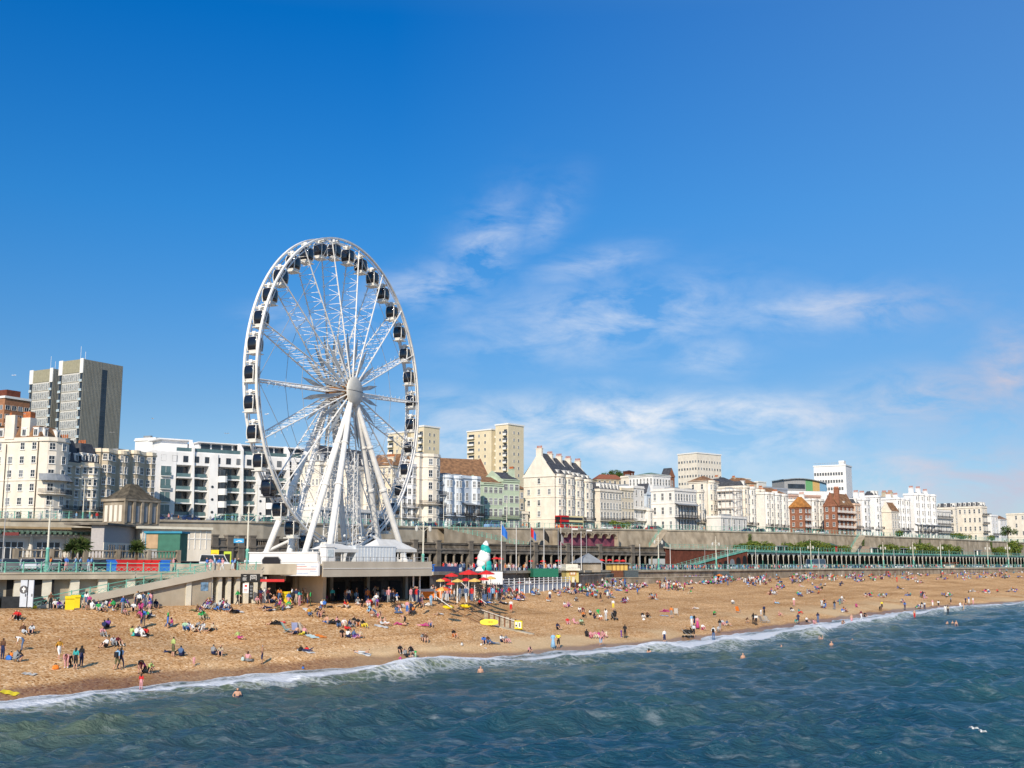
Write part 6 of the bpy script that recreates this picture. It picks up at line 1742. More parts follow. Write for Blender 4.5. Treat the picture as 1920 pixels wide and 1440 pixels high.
def mural(r):
 n = 7; w = 4.2
 mb = MB().box(0, n * w, 0, .3, 0, 5.0); mb.build('painted_wall', MURAL, r)
 for k in range(n):
  o = MB(); pts = [(w * k + .2, 5.2), (w * k + .2, 3.4)] + [(w * k + w/2 - (w/2 - .2) * math.cos(math.pi * q / 8), 3.4 + 1.5 * math.sin(math.pi * q / 8)) for q in range(9)] + [(w * (k + 1) - .2, 5.2)]
  for q in range(8):
   a = (w * k + w/2 - (w/2 - .2) * math.cos(math.pi * q / 8), 3.4 + 1.5 * math.sin(math.pi * q / 8)); b = (w * k + w/2 - (w/2 - .2) * math.cos(math.pi * (q+1) / 8), 3.4 + 1.5 * math.sin(math.pi * (q+1) / 8))
   o.face([(a[0], -1.4, a[1]), (b[0], -1.4, b[1]), (b[0], -1.4, 5.3), (a[0], -1.4, 5.3)]); o.face([(a[0], -1.4, a[1]), (a[0], 0, a[1]), (b[0], 0, b[1]), (b[0], -1.4, b[1])])
  o.build('arch', CONC, r)
 MB().box(-.6, 0, -1.5, .3, 0, 5.5).box(n * w, n * w + .6, -1.5, .3, 0, 5.5).box(-.6, n * w + .6, -1.5, .3, 5.3, 5.6).build('frame', CONC, r)
cliff_feature('mural_alcove', 'row of scalloped alcoves painted deep pink below the red bus', 'alcove', 1040, 14.3, mural, -5.2)
for (px, lab) in ((994, 'left of two dark round topped openings at the foot of the cliff wall'), (1014, 'right of two dark round topped openings at the foot of the cliff wall')):
 def f(r):
  o = MB(); pts = [(-1.3, 0), (1.3, 0)] + [(1.3 * math.cos(math.pi * k / 10), 1.2 + 1.3 * math.sin(math.pi * k / 10)) for k in range(11)]
  o.face([(x, -.5, zz) for x, zz in pts]); o.build('opening', PANE, r)
  fr_ = MB()
  for p, q in zip(pts, pts[1:]): fr_.bar((p[0], -.5, p[1]), (q[0], -.5, q[1]), .25, .3)
  fr_.build('surround', CONCL, r)
 cliff_feature('arched_opening', lab, 'opening', px, 14.3, f, -2.4)
for i, (px, w, m_) in enumerate(((1455, 9, BLACK), (1634, 9, BLACK), (1686, 8, BLACK), (1795, 8, BLACK), (1833, 6, BLACK))):
 def f(r):
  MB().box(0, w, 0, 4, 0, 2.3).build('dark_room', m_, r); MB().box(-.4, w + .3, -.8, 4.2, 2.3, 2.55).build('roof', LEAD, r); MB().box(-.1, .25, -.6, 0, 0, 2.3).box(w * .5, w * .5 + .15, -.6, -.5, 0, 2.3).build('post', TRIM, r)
 cliff_feature('shelter', ('dark open shelter on the terrace above the start of the arches', 'dark open shelter right of the pinkish blank wall', 'dark open shelter below the tallest white terrace', 'dark open shelter below the broad cream block', 'small dark shelter, rightmost under the cliff')[i], 'shelter', px, 13.8, f, -6)
def f(r):
 MB().box(0, 8, 0, 4, 0, 2.9).build('wall', RED, r); MB().box(1.2, 6.2, -.1, -.003, .3, 2.4).build('green_shutter', mat('green_shutter', (.10, .38, .12), .7, .2), r)
 g2_ = MB(); g2_.face([(-.4, -.4, 2.9), (8.4, -.4, 2.9), (7, 2, 4.0), (1, 2, 4.0)]); g2_.face([(8.4, -.4, 2.9), (8.4, 4.4, 2.9), (7, 2, 4.0)]); g2_.face([(-.4, 4.4, 2.9), (-.4, -.4, 2.9), (1, 2, 4.0)]); g2_.build('roof', mat('green_tin_roof', (.08, .14, .11), .7, .2), r)
cliff_feature('red_hut', 'red hut with a green shutter on the terrace above the arches', 'hut', 1552, 13.8, f, -7.5)
cliff_feature('blank_wall', 'blank pinkish rendered wall at the foot of the far steps', 'wall', 1604, 13.8, lambda r: MB().box(0, 12, 0, .5, 0, 2.9).box(-.1, 12.1, -.05, .55, 2.9, 3.05).build('wall', mat('pinkish_render', (.46, .33, .24), .9, .1), r), -7)
# ------------------------------------------------------------------ lamps, poles, vehicles
def prom_pt(px, frac, dz=0.0):
 a = AZ(px); Y = float(Yt(a)) * (1 - frac) + float(Yc(a)) * frac
 return Vector((a * Y, Y, float(Zprom(a)) + dz))
lp = MB().tube((0, 0, 3.0), (0, 0, 7.6), .13, .09, 8).lathe([(.2, 7.5), (.12, 7.7), (.03, 8.5), (.10, 8.6), (.02, 8.9)], 8).mesh('post', CREAMP)
lb = MB().lathe([(.42, 0), (.40, .5), (.24, .8), (.2, 2.6), (.26, 2.8), (.15, 3.0)], 10).mesh('base', AQUA)
la = MB().bar((-1.2, 0, 7.2), (1.2, 0, 7.2), .08, .08).bar((-1.1, 0, 7.2), (0, 0, 6.3), .05, .05).bar((1.1, 0, 7.2), (0, 0, 6.3), .05, .05).mesh('arm', CREAMP)
ll = MB().lathe([(.05, -.1), (.22, .1), (.26, .5), (.14, .75), (.03, .95)], 8).mesh('lantern', LANT)
def lamp(label, p, s_=1.0, rz=0.6, group='ornate lamp posts along the seafront'):
 r = empty('street_lamp', p, rz, label, 'street lamp', group); r.scale = (s_, s_, s_)
 link('post', lp, r); link('base', lb, r); link('arm', la, r)
 for x in (-1.2, 1.2): link('lantern', ll, r, (x, 0, 6.4))
for px, s_, lab in ((88, .95, 'cream lamp post nearest the left end of the aqua deck railing'), (463, 1.0, 'ornate lamp post just left of the wheel platform housing'), (793, .95, 'ornate lamp post behind the right end of the wheel platform'),
     (1137 + 98, 1.0, 'ornate twin lantern lamp in front of the brick wall corner'), (1343, 1.0, 'ornate twin lantern lamp in front of the brick walkway'), (1521, 1.0, 'ornate lamp in front of the first cream arches'),
     (1657, 1.05, 'ornate lamp below the peach and white houses'), (1713, 1.1, 'ornate lamp below the tallest white terrace, left one'), (1765, 1.15, 'ornate lamp below the tallest white terrace, right one'),
     (1853, 1.2, 'ornate lamp below the broad cream block'), (1891, 1.25, 'ornate lamp closest to the right edge')):
 lamp(lab, prom_pt(px, .12 if px > 900 else .2), s_)
for px, lab in ((163, 'aqua and white road lamp above the grey pavilion'), (150, 'thin road lamp left of the stone kiosk'), (478, 'thin white road lamp against the balcony block'), (560, 'road lamp behind the left leg of the wheel'),
    (831, 'thin road lamp before the scaffolded dark side wall'), (950, 'thin aqua based road lamp before the pale green house'), (1007, 'tall ornate road lamp before the cream gable'), (1218, 'tall road lamp before the white side extension'),
    (1374, 'road lamp below the scaffolded house'), (1454, 'road lamp before the orange hipped roof row'), (1526, 'road lamp between the red brick houses'), (1655, 'road lamp near the tan side wall'), (1727, 'left road lamp before the long black verandah'), (1734, 'right road lamp before the long black verandah')):
 p = pt(px, Yu, Zu, 2.2, .02)
 r = empty('road_lamp', p, .6, lab, 'street lamp', 'slim lamps along the upper road')
 MB().tube((0, 0, 0), (0, 0, 8.6), .11, .07, 6).build('post', CREAMP, r); MB().tube((0, 0, 0), (0, 0, 1.6), .2, .17, 8).build('base', AQUA, r)
 MB().bar((-.9, 0, 8.4), (.9, 0, 8.4), .07, .07).box(-1.1, -.7, -.12, .12, 8.3, 8.5).box(.7, 1.1, -.12, .12, 8.3, 8.5).build('lamp_head', LANT, r)
for i, (px, h, fr, col, lab) in enumerate(((4, 12.5, .15, None, 'white flag pole at the left edge'), (1257, 6.2, .03, None, 'plain white pole on the wall, left of the brick walkway'), (1200, 6, .03, None, 'plain white pole by the sea wall near the colonnade end'), (1322, 6, .03, None, 'white pole in front of the brick walkway, left'), (1365, 6, .03, None, 'white pole in front of the brick walkway, right'),
                          (1417, 6, .03, None, 'white pole at the start of the cream arches'), (1456, 6, .03, None, 'white pole, second after the start of the cream arches'), (1502, 6.5, .03, None, 'white pole left of the parked coach'), (1536, 6.5, .03, None, 'white pole right of the parked coach'),
                          (1579, 6.5, .03, None, 'white pole below the red hut'), (1611, 6.5, .03, None, 'white pole below the far steps'), (1677, 7, .03, None, 'white pole below the white bow row'), (1731, 7, .03, None, 'white pole below the black verandah'), (1781, 7, .03, None, 'white pole left of the pale lifeguard hut'), (1828, 7, .03, None, 'white pole below the broad cream block'), (1908, 7, .03, None, 'white pole at the right edge'),
                          (1052, 8.5, .06, None, 'tall white pole left of the yellow kiosk'), (1073, 9.5, .10, None, 'tallest white pole, with an arm, behind the yellow kiosk'), (1100, 9.5, .10, None, 'tall white pole with an arm right of the yellow kiosk'), (1090, 8, .04, None, 'mast beside the yellow kiosk'),
                          (968, 8, .0, None, 'flag mast without a flag behind the white fence'), (995, 8.5, .0, (RED, BLU), 'mast with a red and blue flag behind the white fence'), (940, 8.5, .02, (BLU, BLU), 'mast with a drooping blue flag right of the climbing tower'), (1020, 8.2, .0, (BLACK, BLACK), 'mast with a black flag behind the white fence'), (1047, 8.2, .0, (BLACK, GREYM), 'mast with a dark flag left of the yellow kiosk'))):
 p = prom_pt(px, fr)
 r = empty('flag_pole', p, .4, lab, 'pole', 'thin poles along the promenade')
 MB().tube((0, 0, -.3), (0, 0, h), .07, .045, 6).ball((0, 0, h), .1, 4).build('pole', TRIM if i % 3 else GREYM, r)
 if 'arm' in lab: MB().box(0, 1.3, -.04, .04, h - 1.1, h - .8).build('arm', TRIM, r)
 if col:
  mb = MB()
  for k in range(6):
   x0, x1 = .05 + .18 * k, .05 + .18 * (k + 1); dz = -.25 * k
   mb.face([(x0, .08 * math.sin(k * 1.3), h - 2.1 + dz * .6), (x1, .08 * math.sin(k * 1.3 + 1.3), h - 2.2 + dz * .6), (x1, .08 * math.sin(k * 1.3 + 1.3), h - .5 + dz), (x0, .08 * math.sin(k * 1.3), h - .3 + dz)], k > 2)
  mb.build('flag', list(col), r)
def car_meshes(kind):
 L, Wd, H = {'car': (4.2, 1.75, 1.45), 'van': (5.4, 2.0, 2.3), 'coach': (11.5, 2.5, 3.3)}[kind]
 b = MB()
 if kind == 'car':
  sec = [(-2.1, .35, .62), (-1.95, .25, .85), (-1.1, .22, .92), (.9, .22, .95), (1.9, .25, .88), (2.1, .35, .6)]
  top = [(-1.25, .92), (-.55, 1.42), (.9, 1.45), (1.65, .93)]
 elif kind == 'van':
  sec = [(-2.7, .35, .9), (-2.5, .3, 1.15), (-1.9, .3, 1.3), (2.5, .3, 1.3), (2.7, .35, 1.2)]
  top = [(-1.95, 1.3), (-1.2, 2.2), (2.45, 2.3), (2.65, 1.3)]
 else:
  sec = [(-5.7, .4, 1.6), (-5.6, .3, 1.7), (5.6, .3, 1.7), (5.7, .4, 1.6)]
  top = [(-5.65, 1.7), (-5.4, 3.2), (5.4, 3.3), (5.65, 1.7)]
 w = Wd / 2
 for (x0, z0, t0), (x1, z1, t1) in zip(sec, sec[1:]):
  i = len(b.v); b.v += [(x0, -w, z0), (x0, w, z0), (x0, w, t0), (x0, -w, t0), (x1, -w, z1), (x1, w, z1), (x1, w, t1), (x1, -w, t1)]
  for q in ((0, 4, 7, 3), (1, 2, 6, 5), (3, 7, 6, 2), (0, 1, 5, 4)): b.f.append(tuple(i + k for k in q)); b.m.append(0)
 x, z, t = sec[0]; b.face([(x, -w, z), (x, -w, t), (x, w, t), (x, w, z)]); x, z, t = sec[-1]; b.face([(x, -w, z), (x, w, z), (x, w, t), (x, -w, t)])
 wt = w * .82
 rf = MB(); (xa, za), (xb, zb_) = top[1], top[2]
 rf.face([(xa, -wt, za), (xb, -wt, zb_), (xb, wt, zb_), (xa, wt, za)])
 for sg in (-1, 1):
  for (p, q) in zip(top, top[1:] ):
   wp = wt if p in (top[1], top[2]) else w * .97; wq = wt if q in (top[1], top[2]) else w * .97
   rf.bar((p[0], sg * wp, p[1]), (q[0], sg * wq, q[1]), .07, .07)
 g = MB(); e = .02
 g.v += [(top[0][0], -w*.95, top[0][1]), (top[3][0], -w*.95, top[3][1]), (top[3][0], w*.95, top[3][1]), (top[0][0], w*.95, top[0][1]), (xa, -wt + e, za - e), (xb, -wt + e, zb_ - e), (xb, wt - e, zb_ - e), (xa, wt - e, za - e)]
 for q in ((0, 1, 5, 4), (1, 2, 6, 5), (2, 3, 7, 6), (3, 0, 4, 7), (4, 5, 6, 7)): g.f.append(q); g.m.append(0)
 rr = .33 if kind == 'car' else (.38 if kind == 'van' else .5)
 wh = MB().tube((0, -.1, rr), (0, .1, rr), rr, rr, 14).tube((0, -.12, rr), (0, -.1, rr), rr * .55, rr * .6, 10, 1).tube((0, .1, rr), (0, .12, rr), rr * .6, rr * .55, 10, 1).mesh('wheel', [RUBBER, GREYM])
 return b.mesh('body', [GREYM]), rf.mesh('roof', [GREYM]), g.mesh('glass', PANE), wh, (L, w)
CARM = {k: car_meshes(k) for k in ('car', 'van', 'coach')}
PAINT = {'silver': (.55, .56, .58), 'black': (.02, .02, .025), 'white': (.78, .78, .78), 'navy': (.02, .04, .13), 'red': (.45, .03, .03), 'grey': (.16, .17, .18), 'pale blue': (.22, .36, .60), 'dark green': (.02, .08, .05)}
def carm(c): return mat(c.replace(' ', '_') + '_car_paint', PAINT[c], .25, .03, 1, spec=.6)
def vehicle(kind, colour, p, rz, label, cat, name='parked_car', group=None):
 b, rf, g, wh, (L, w) = CARM[kind]
 r = empty(name, p, rz, label, cat, group)
 for nm_, me_ in (('body', b), ('roof', rf)):
  o = link(nm_, me_, r); o.material_slots[0].link = 'OBJECT'; o.material_slots[0].material = carm(colour)
 link('glass', g, r)
 xs = {'car': 1.3, 'van': 1.7, 'coach': 3.6}[kind]
 for x in (-xs, xs):
  for y in (-w + .05, w - .05): link('wheel', wh, r, (x, y, 0))
 return r
AUTOS = []
def carrow(pxs, fr, group, places, upper=False, kinds=None):
 for i, px in enumerate(pxs):
  if upper: p = pt(px, Yu, Zu, fr, .05)
  else: p = prom_pt(px, fr, .05)
  a = AZ(px); q = pt(px + 4, Yu if upper else Yt, 0); p0 = pt(px, Yu if upper else Yt, 0)
  rz = math.atan2(q.y - p0.y, q.x - p0.x) + (math.pi if R.random() < .4 else 0)
  c = R.choice(['silver', 'black', 'white', 'navy', 'grey', 'black', 'grey', 'navy', 'red'])
  AUTOS.append((vehicle('car', c, p, rz, None, 'car', 'parked_car', group), c, places, px))
carrow([20, 78, 100, 128, 186, 196], .24, 'cars parked behind the left deck railing', 'car parked behind the left aqua railing')
carrow(list(np.linspace(1215, 1890, 62) + np.random.default_rng(3).uniform(-3, 3, 62)), .38, 'cars parked in a long row below the arches', 'car parked in the row below the terrace')
carrow([248, 262, 290, 318, 352, 412, 428, 446, 468, 498], 6.5, 'cars on the upper road behind the aquarium', 'car on the upper road by the balcony block', True)
carrow([790, 808, 858, 871, 884, 1140, 1156, 1196, 1222, 1232, 1402, 1428, 1468, 1502, 1548], 5.5, 'cars on the upper road behind the aqua railing', 'car on the upper road behind the railing', True)
p = prom_pt(52, .2, .05); vehicle('car', 'silver', p, 2.0, 'large silver car with its rear lamp towards us behind the left deck railing', 'car', 'parked_car')
p = prom_pt(402, .42, .05); vehicle('van', 'white', p, 2.3, 'white minibus parked near the deck corner left of the wheel', 'van', 'parked_van')
p = pt(922, Yu, Zu, 6.0, .05); vehicle('van', 'pale blue', p, .95, 'pale blue van on the upper road before the pale green house', 'van', 'parked_van')
p = prom_pt(1530, .34, .05); vehicle('coach', 'silver', p, .95, 'silver coach with dark windows parked below the cream arches', 'coach', 'parked_coach')
# double decker bus
p = pt(1068, Yu, Zu, 8.5, .05); q = pt(1072, Yu, 0); p0 = pt(1068, Yu, 0)
r = empty('double_decker_bus', p, math.atan2(q.y - p0.y, q.x - p0.x), 'red and cream double decker bus on the upper road above the pink alcoves', 'bus')
L = 11.0; w = 1.25
MB().box(-L/2, -L/2 + 4.0, -w, w, .35, 4.35).box(-L/2 + 4.0, L/2, -w, w, .35, 1.0).build('front_body', RED, r)
MB().box(-L/2 + 4.0, L/2, -w, w, 1.0, 4.32).build('rear_body', mat('cream_bus_paint', (.74, .62, .34), .4, .04), r)
for (z0, z1) in ((1.5, 2.35), (3.0, 3.85)):
 MB().box(-L/2 + .3, L/2 - .3, -w - .03, -w - .004, z0, z1).build('window_band', DARK, r)
 MB().box(-L/2 - .03, -L/2 - .004, -w + .15, w - .15, z0 - .1, z1 + .1).build('windscreen', DARK, r)
MB().box(-L/2 - .04, -L/2 - .004, -.8, .8, 2.5, 2.85).build('destination_sign', BLACK, r)
MB().box(-L/2 - .04, -L/2 - .004, -1.1, 1.1, .5, 1.3).build('orange_panel', ORAC, r)
for x in (-3.2, 3.2):
 for y in (-w, w): link('wheel', CARM['coach'][3], r, (x, y, 0))
# big wheeled bins behind the left railing
for px, m_, lab in ((213, BLU, 'blue'), (227, RED, 'dark red'), (243, RED, 'dark red'), (256, REDC, 'bright red'), (270, REDC, 'bright red'), (286, REDC, 'bright red'), (306, BLU, 'blue')):
 p = prom_pt(px, .06, .0); r = empty('wheeled_container', p, .55, ('left hand ' if px == 213 else 'right hand ' if px == 306 else {227: 'first ', 243: 'second ', 256: 'third ', 270: 'fourth ', 286: 'fifth '}[px]) + lab + ' container of the row behind the left railing', 'container', 'blue and red wheeled containers on the deck')
 MB().box(-.62, .62, -.55, .55, .15, 1.3).box(-.7, .7, -.6, .6, 1.3, 1.42).build('body', m_, r)
 MB().box(-.55, .55, -.62, -.55, .9, 1.2).build('front_rib', m_, r)
 for x in (-.45, .45): MB().tube((x, -.45, .08), (x, -.35, .08), .09, .09, 8).build('wheel', RUBBER, r)
# ------------------------------------------------------------------ plants
def leaf_cloud(n, f, s_, seed, m=FOL):
 g = random.Random(seed); mb = MB()
 for _ in range(n):
  c = f(g);
  u = Vector((g.gauss(0, 1), g.gauss(0, 1), g.gauss(0, 1))).normalized(); v = u.cross(Vector((g.gauss(0, 1), g.gauss(0, 1), g.gauss(0, 1)))).normalized()
  l = s_ * g.uniform(.6, 1.4); c = Vector(c)
  mb.face([c - u * l, c + v * l * .5, c + u * l, c - v * l * .5], 0 if g.random() < .75 else 1)
 return mb
def blob(g, rx, ry, rz, lumps):
 L_ = lumps[g.randrange(len(lumps))]
 d = Vector((g.gauss(0, 1), g.gauss(0, 1), g.gauss(0, 1))).normalized() * (g.random() ** .35)
 return (L_[0] + d.x * rx * L_[3], L_[1] + d.y * ry * L_[3], max(.05, L_[2] + d.z * rz * L_[3]))
bush_me = []
for s_ in range(3):
 g0 = random.Random(s_); lumps = [(g0.uniform(-1.6, 1.6), g0.uniform(-.6, .6), g0.uniform(.5, 1.5), g0.uniform(.5, 1)) for _ in range(8)]
 bush_me.append(leaf_cloud(900, lambda g: blob(g, .9, .8, .8, lumps), .16, s_).mesh('foliage', [FOLY, FOL]))
def bush(label, p, s_, k=0, group='bushes growing under the cliff wall', sx=1.3):
 r = empty('bush', p, R.uniform(0, 1.2), label, 'bush', group)
 o = link('foliage', bush_me[k % 3], r); o.scale = (s_ * sx, s_, s_)
bpx = [(1385, 1.1), (1396, 1.3), (1408, 1.5), (1420, 1.6), (1432, 1.7), (1444, 1.4), (1482, 1.5), (1495, 1.2), (1507, 1.6), (1519, 1.8), (1531, 2.0), (1543, 1.8), (1583, 1.3), (1660, 1.6), (1671, 1.9), (1682, 1.5), (1706, 1.5), (1718, 1.8), (1730, 2.0), (1742, 1.8), (1754, 1.4), (1774, 1.6), (1786, 2.0), (1797, 1.6), (1872, 1.7)]
names_b = ['at the left end of the terrace planting', 'second along from the left end of the terrace planting', 'behind the start of the terrace railing', 'above the last brick archway', 'tallest of the clump left of the first dark shelter', 'touching the first dark shelter on its left', 'touching the first dark shelter on its right', 'low between the first shelter and the red hut', 'halfway between the first shelter and the red hut', 'broad one left of the red hut', 'largest one left of the red hut', 'against the left side of the red hut', 'just right of the red hut', 'left of the shelter under the white bow row', 'in the clump under the small cream gable', 'touching the shelter under the white bow row', 'right of the shelter under the white bow row', 'under the left end of the black verandah', 'largest one under the black verandah', 'under the right end of the black verandah', 'small one right of the black verandah', 'left one under the iron balconies', 'largest one under the iron balconies', 'touching the shelter below the broad cream block', 'small one below the white stepping houses']
for i, ((px, s_), nm_) in enumerate(zip(bpx, names_b)):
 p = pt(px, Yu, 0, -7); p.z = 13.7; bush('yellow green bush ' + nm_, p, s_ * 1.3, i)
for i, (px, s_, lab) in enumerate(((1900, 4.2, 'large green ivy bank climbing the cliff at the right edge'), (1884, 2.6, 'green ivy patch left of the large bank at the right edge'))):
 p = pt(px, Yu, 0, -4); p.z = 13.6; bush(lab, p, s_, i, 'ivy on the far cliff', 1.0)
for i, (px, dy, s_, lab) in enumerate(((422, 13, 1.0, 'round shrub on the upper road before the balcony block'), (1167, 9, 1.6, 'dark shrub before the cream regency row'), (1690, 9, 1.8, 'dark shrub before the white bow row'), (1795, 9, 1.6, 'round shrub before the broad cream block, left'), (1812, 9, 1.7, 'round shrub before the broad cream block, right'), (1862, 9, 1.8, 'shrub before the white stepping house'))):
 bush(lab, pt(px, Yu, Zu, dy - 3), s_, i, 'shrubs along the upper road')
# ivy streaks down the wall
for i, (px, lab) in enumerate(((1408, 'dark ivy streak on the cliff wall above the first bushes'), (1620, 'ivy streak on the cliff wall right of the far steps'), (1727, 'ivy streak on the cliff wall under the black verandah'), (1861, 'ivy patch hanging from the cliff top near the right edge'))):
 p = pt(px, Yu, 0, -1.2); p.z = 16
 r = empty('ivy', p, .8, lab, 'ivy', 'ivy on the cliff wall')
 leaf_cloud(500, lambda g: (g.gauss(0, .6), g.gauss(0, .15), g.uniform(-2, 4.5)), .2, 40 + i).build('foliage', [FOL, FOLY], r)
# trees on the hill and road
def tree(label, p, h, seed, m=FOL, group=None, rx=None):
 r = empty('tree', p, 0, label, 'tree', group); g0 = random.Random(seed); rx = rx or h * .38
 tr = MB().tube((0, 0, -.5), (.1, 0, h * .45), h * .035, h * .022, 7)
 for k in range(5):
  a = g0.uniform(0, 6.28); tr.tube((.1, 0, h * .4), (math.cos(a) * rx * .6, math.sin(a) * rx * .6, h * g0.uniform(.6, .85)), h * .018, h * .006, 5)
 tr.build('trunk', BARK, r)
 lumps = [(g0.gauss(0, rx * .5), g0.gauss(0, rx * .5), h * g0.uniform(.5, .88), g0.uniform(.35, .7)) for _ in range(11)]
 leaf_cloud(1300, lambda g: blob(g, rx, rx, rx * .8, lumps), h * .035, seed).build('crown', [m, FOL], r)
tree('dark round tree on the upper road near the right edge', pt(1893, Yu, Zu, 8), 9, 5)
for i, (px, Y, z, h) in enumerate(((1112, 740, 55, 9), (1124, 735, 57, 8), (1138, 742, 59, 9), (1151, 735, 59, 10), (1161, 745, 59, 11), (1168, 738, 59, 10), (1105, 735, 50, 10), (1120, 560, 36, 9), (1135, 550, 36, 9), (1150, 545, 36, 9), (1165, 550, 36, 9), (1262, 540, 33, 9))):
 tree(('leftmost skyline tree above the regency row', 'second skyline tree above the regency row', 'skyline tree above the middle of the long red roof', 'skyline tree above the right end of the long red roof', 'pointed skyline tree left of the little brick house', 'taller skyline tree next to the little brick house', 'tree just right of the bow fronted chimneys on the hill', 'tree in front of the long red roof, far left', 'tree in front of the long red roof, second', 'tree in front of the long red roof, third', 'tree in front of the long red roof, far right', 'tree beside the red gabled house on the hill')[i], Vector((P(px, Y)[0], Y, z)), h, 60 + i, group='trees on the hill')
# palms
def palm(label, px, Y, z, h, k):
 p = W(px, 1050, Y); p.z = z
 r = empty('palm_tree', p, 0, label, 'palm tree', 'palms before the pavilions')
 MB().tube((0, 0, 0), (.15, 0, h * .6), .2, .16, 8).build('trunk', BARK, r)
 g = random.Random(k); mb = MB()
 for _ in range(210):
  a = g.uniform(0, 6.28); el = g.uniform(-.6, 1.3); l = g.uniform(.9, 1.5) * h * .24
  c = Vector((.15, 0, h * .66)); d = Vector((math.cos(a) * math.cos(el), math.sin(a) * math.cos(el), math.sin(el)))
  e = c + d * l + Vector((0, 0, -.1 * l)); sd = d.cross(Vector((0, 0, 1))).normalized() * .06
  mb.face([c - sd, c + sd, c.lerp(e, .6) + sd * 1.3 + Vector((0, 0, .1)), e, c.lerp(e, .6) - sd * 1.3 + Vector((0, 0, .1))], g.randrange(2))
 mb.build('crown', [FOLD, FOL], r)
palm('left trunk of the twin palms before the white pavilion', 134, 142, 8.6, 4.4, 1); palm('right trunk of the twin palms before the white pavilion', 149, 143, 8.6, 4.8, 2); palm('single palm before the grey pavilion', 254, 148, 8.6, 4.5, 3)
# ------------------------------------------------------------------ beach furniture
def parasol(label, px, py_top, w_px, Y, m, zg=None, group='red and yellow parasols of the beach cafe', m2=None, tilt=0):
 z = zof(py_top, Y); p = W(px, py_top, Y); rr = w_px / 2 / 2176 * Y
 zg = 8.0 if zg is None else zg
 r = empty('parasol', (p.x, p.y, zg), .3, label, 'parasol', group)
 mb = MB(); n = 8; h = z - zg
 for k in range(n):
  a, b = 2*math.pi*k/n, 2*math.pi*(k+1)/n; zz = h - rr * .38
  mb.face([(rr * math.cos(a), rr * math.sin(a), zz), (rr * math.cos(b), rr * math.sin(b), zz), (0, 0, h)], 1 if (m2 and k % 2) else 0)
  mb.face([(rr * math.cos(a), rr * math.sin(a), zz - .14), (rr * math.cos(b), rr * math.sin(b), zz - .14), (rr * math.cos(b), rr * math.sin(b), zz), (rr * math.cos(a), rr * math.sin(a), zz)], 1 if (m2 and k % 2) else 0)
 mb.build('canopy', [m, m2 or m], r); MB().tube((0, 0, 0), (0, 0, h - .02), .04, .04, 6).build('pole', TRIM, r)
for px, py, w, Y, m, lab in ((834, 1083, 26, 146, REDC, 'red parasol at the left end of the cafe'), (826, 1085, 17, 143, YELC, 'yellow parasol at the left end of the cafe'), (847, 1074, 26, 150, REDC, 'red parasol behind the left yellow one'), (858, 1085, 22, 144, YELC, 'yellow parasol, second from the left'),
 (879, 1068, 38, 152, REDC, 'largest red parasol in the middle of the cafe'), (874, 1083, 22, 147, REDC, 'red parasol below the largest one'), (890, 1084, 24, 145, YELC, 'yellow parasol, third from the left'), (912, 1069, 32, 152, REDC, 'wide red parasol at the right of the cafe'), (907, 1082, 20, 148, REDC, 'small red parasol below the wide right one'), (920, 1080, 20, 149, YELC, 'yellow parasol at the right end of the cafe'), (845, 1091, 16, 141, REDC, 'low small red parasol between two yellow ones'), (835, 1100, 24, 136, REDC, 'low red parasol behind the lifeguards')):
 parasol(lab, px, py, w, Y, m, 5.4)
parasol('orange and yellow striped parasol over the lifeguards', 829, 1100, 26, 132, ORAC, 5.3, None, YELC)
for px, py, w, lab in ((896, 1044, 12, 'small red parasol left of the climbing tower'), (930, 1044, 16, 'red parasol right of the climbing tower, first'), (938, 1045, 14, 'red parasol right of the climbing tower, second'), (996, 1050, 9, 'red parasol behind the masts, left'), (1018, 1050, 11, 'red parasol behind the masts, middle'), (1047, 1049, 12, 'red parasol beside the yellow kiosk'), (1128, 1048, 13, 'red parasol right of the yellow kiosk, first of four'), (1143, 1048, 12, 'red parasol right of the yellow kiosk, second of four'), (1157, 1049, 12, 'red parasol right of the yellow kiosk, third of four'), (1168, 1049, 13, 'red parasol right of the yellow kiosk, fourth of four')):
 parasol(lab, px, py, w, 262, REDC, 8.0, 'small red parasols before the colonnade')
parasol('orange beach parasol among the crowd below the brick walkway', 1349, 1076, 12, 285, ORAC, 6.0, None)
parasol('purple beach parasol in the crowd on the far beach', 1612, 1079, 10, 350, mat('purple_canvas', (.18, .06, .40), .8, .1), 6.0, None)
# white and teal striped inflatable tower
p = W(907, 1075, 190); r = empty('inflatable_tower', (p.x, p.y, 8.0), 0, 'tall leaning inflatable tower in teal and white lumps', 'inflatable')
zt = zof(1017, 190) - 8.0
lumps = [(-.5, 0, .05, 1.0, 0), (.4, .10, .18, 1.05, 1), (-.3, .20, .34, .95, 0), (.5, .30, .30, .85, 1), (.0, .42, .50, 1.15, 0), (.1, .55, .62, 1.0, 0), (.3, .68, .72, .9, 1), (.15, .78, .82, .75, 1), (.3, .88, .92, .55, 0), (.35, .97, 1, .3, 0)]
for i, (x, _, t, rr, c) in enumerate(lumps):
 MB().ball((0, 0, 0), rr * .95, 9).build('lump', TEAL if c else PURE, r, True, (x, 0, t * zt))
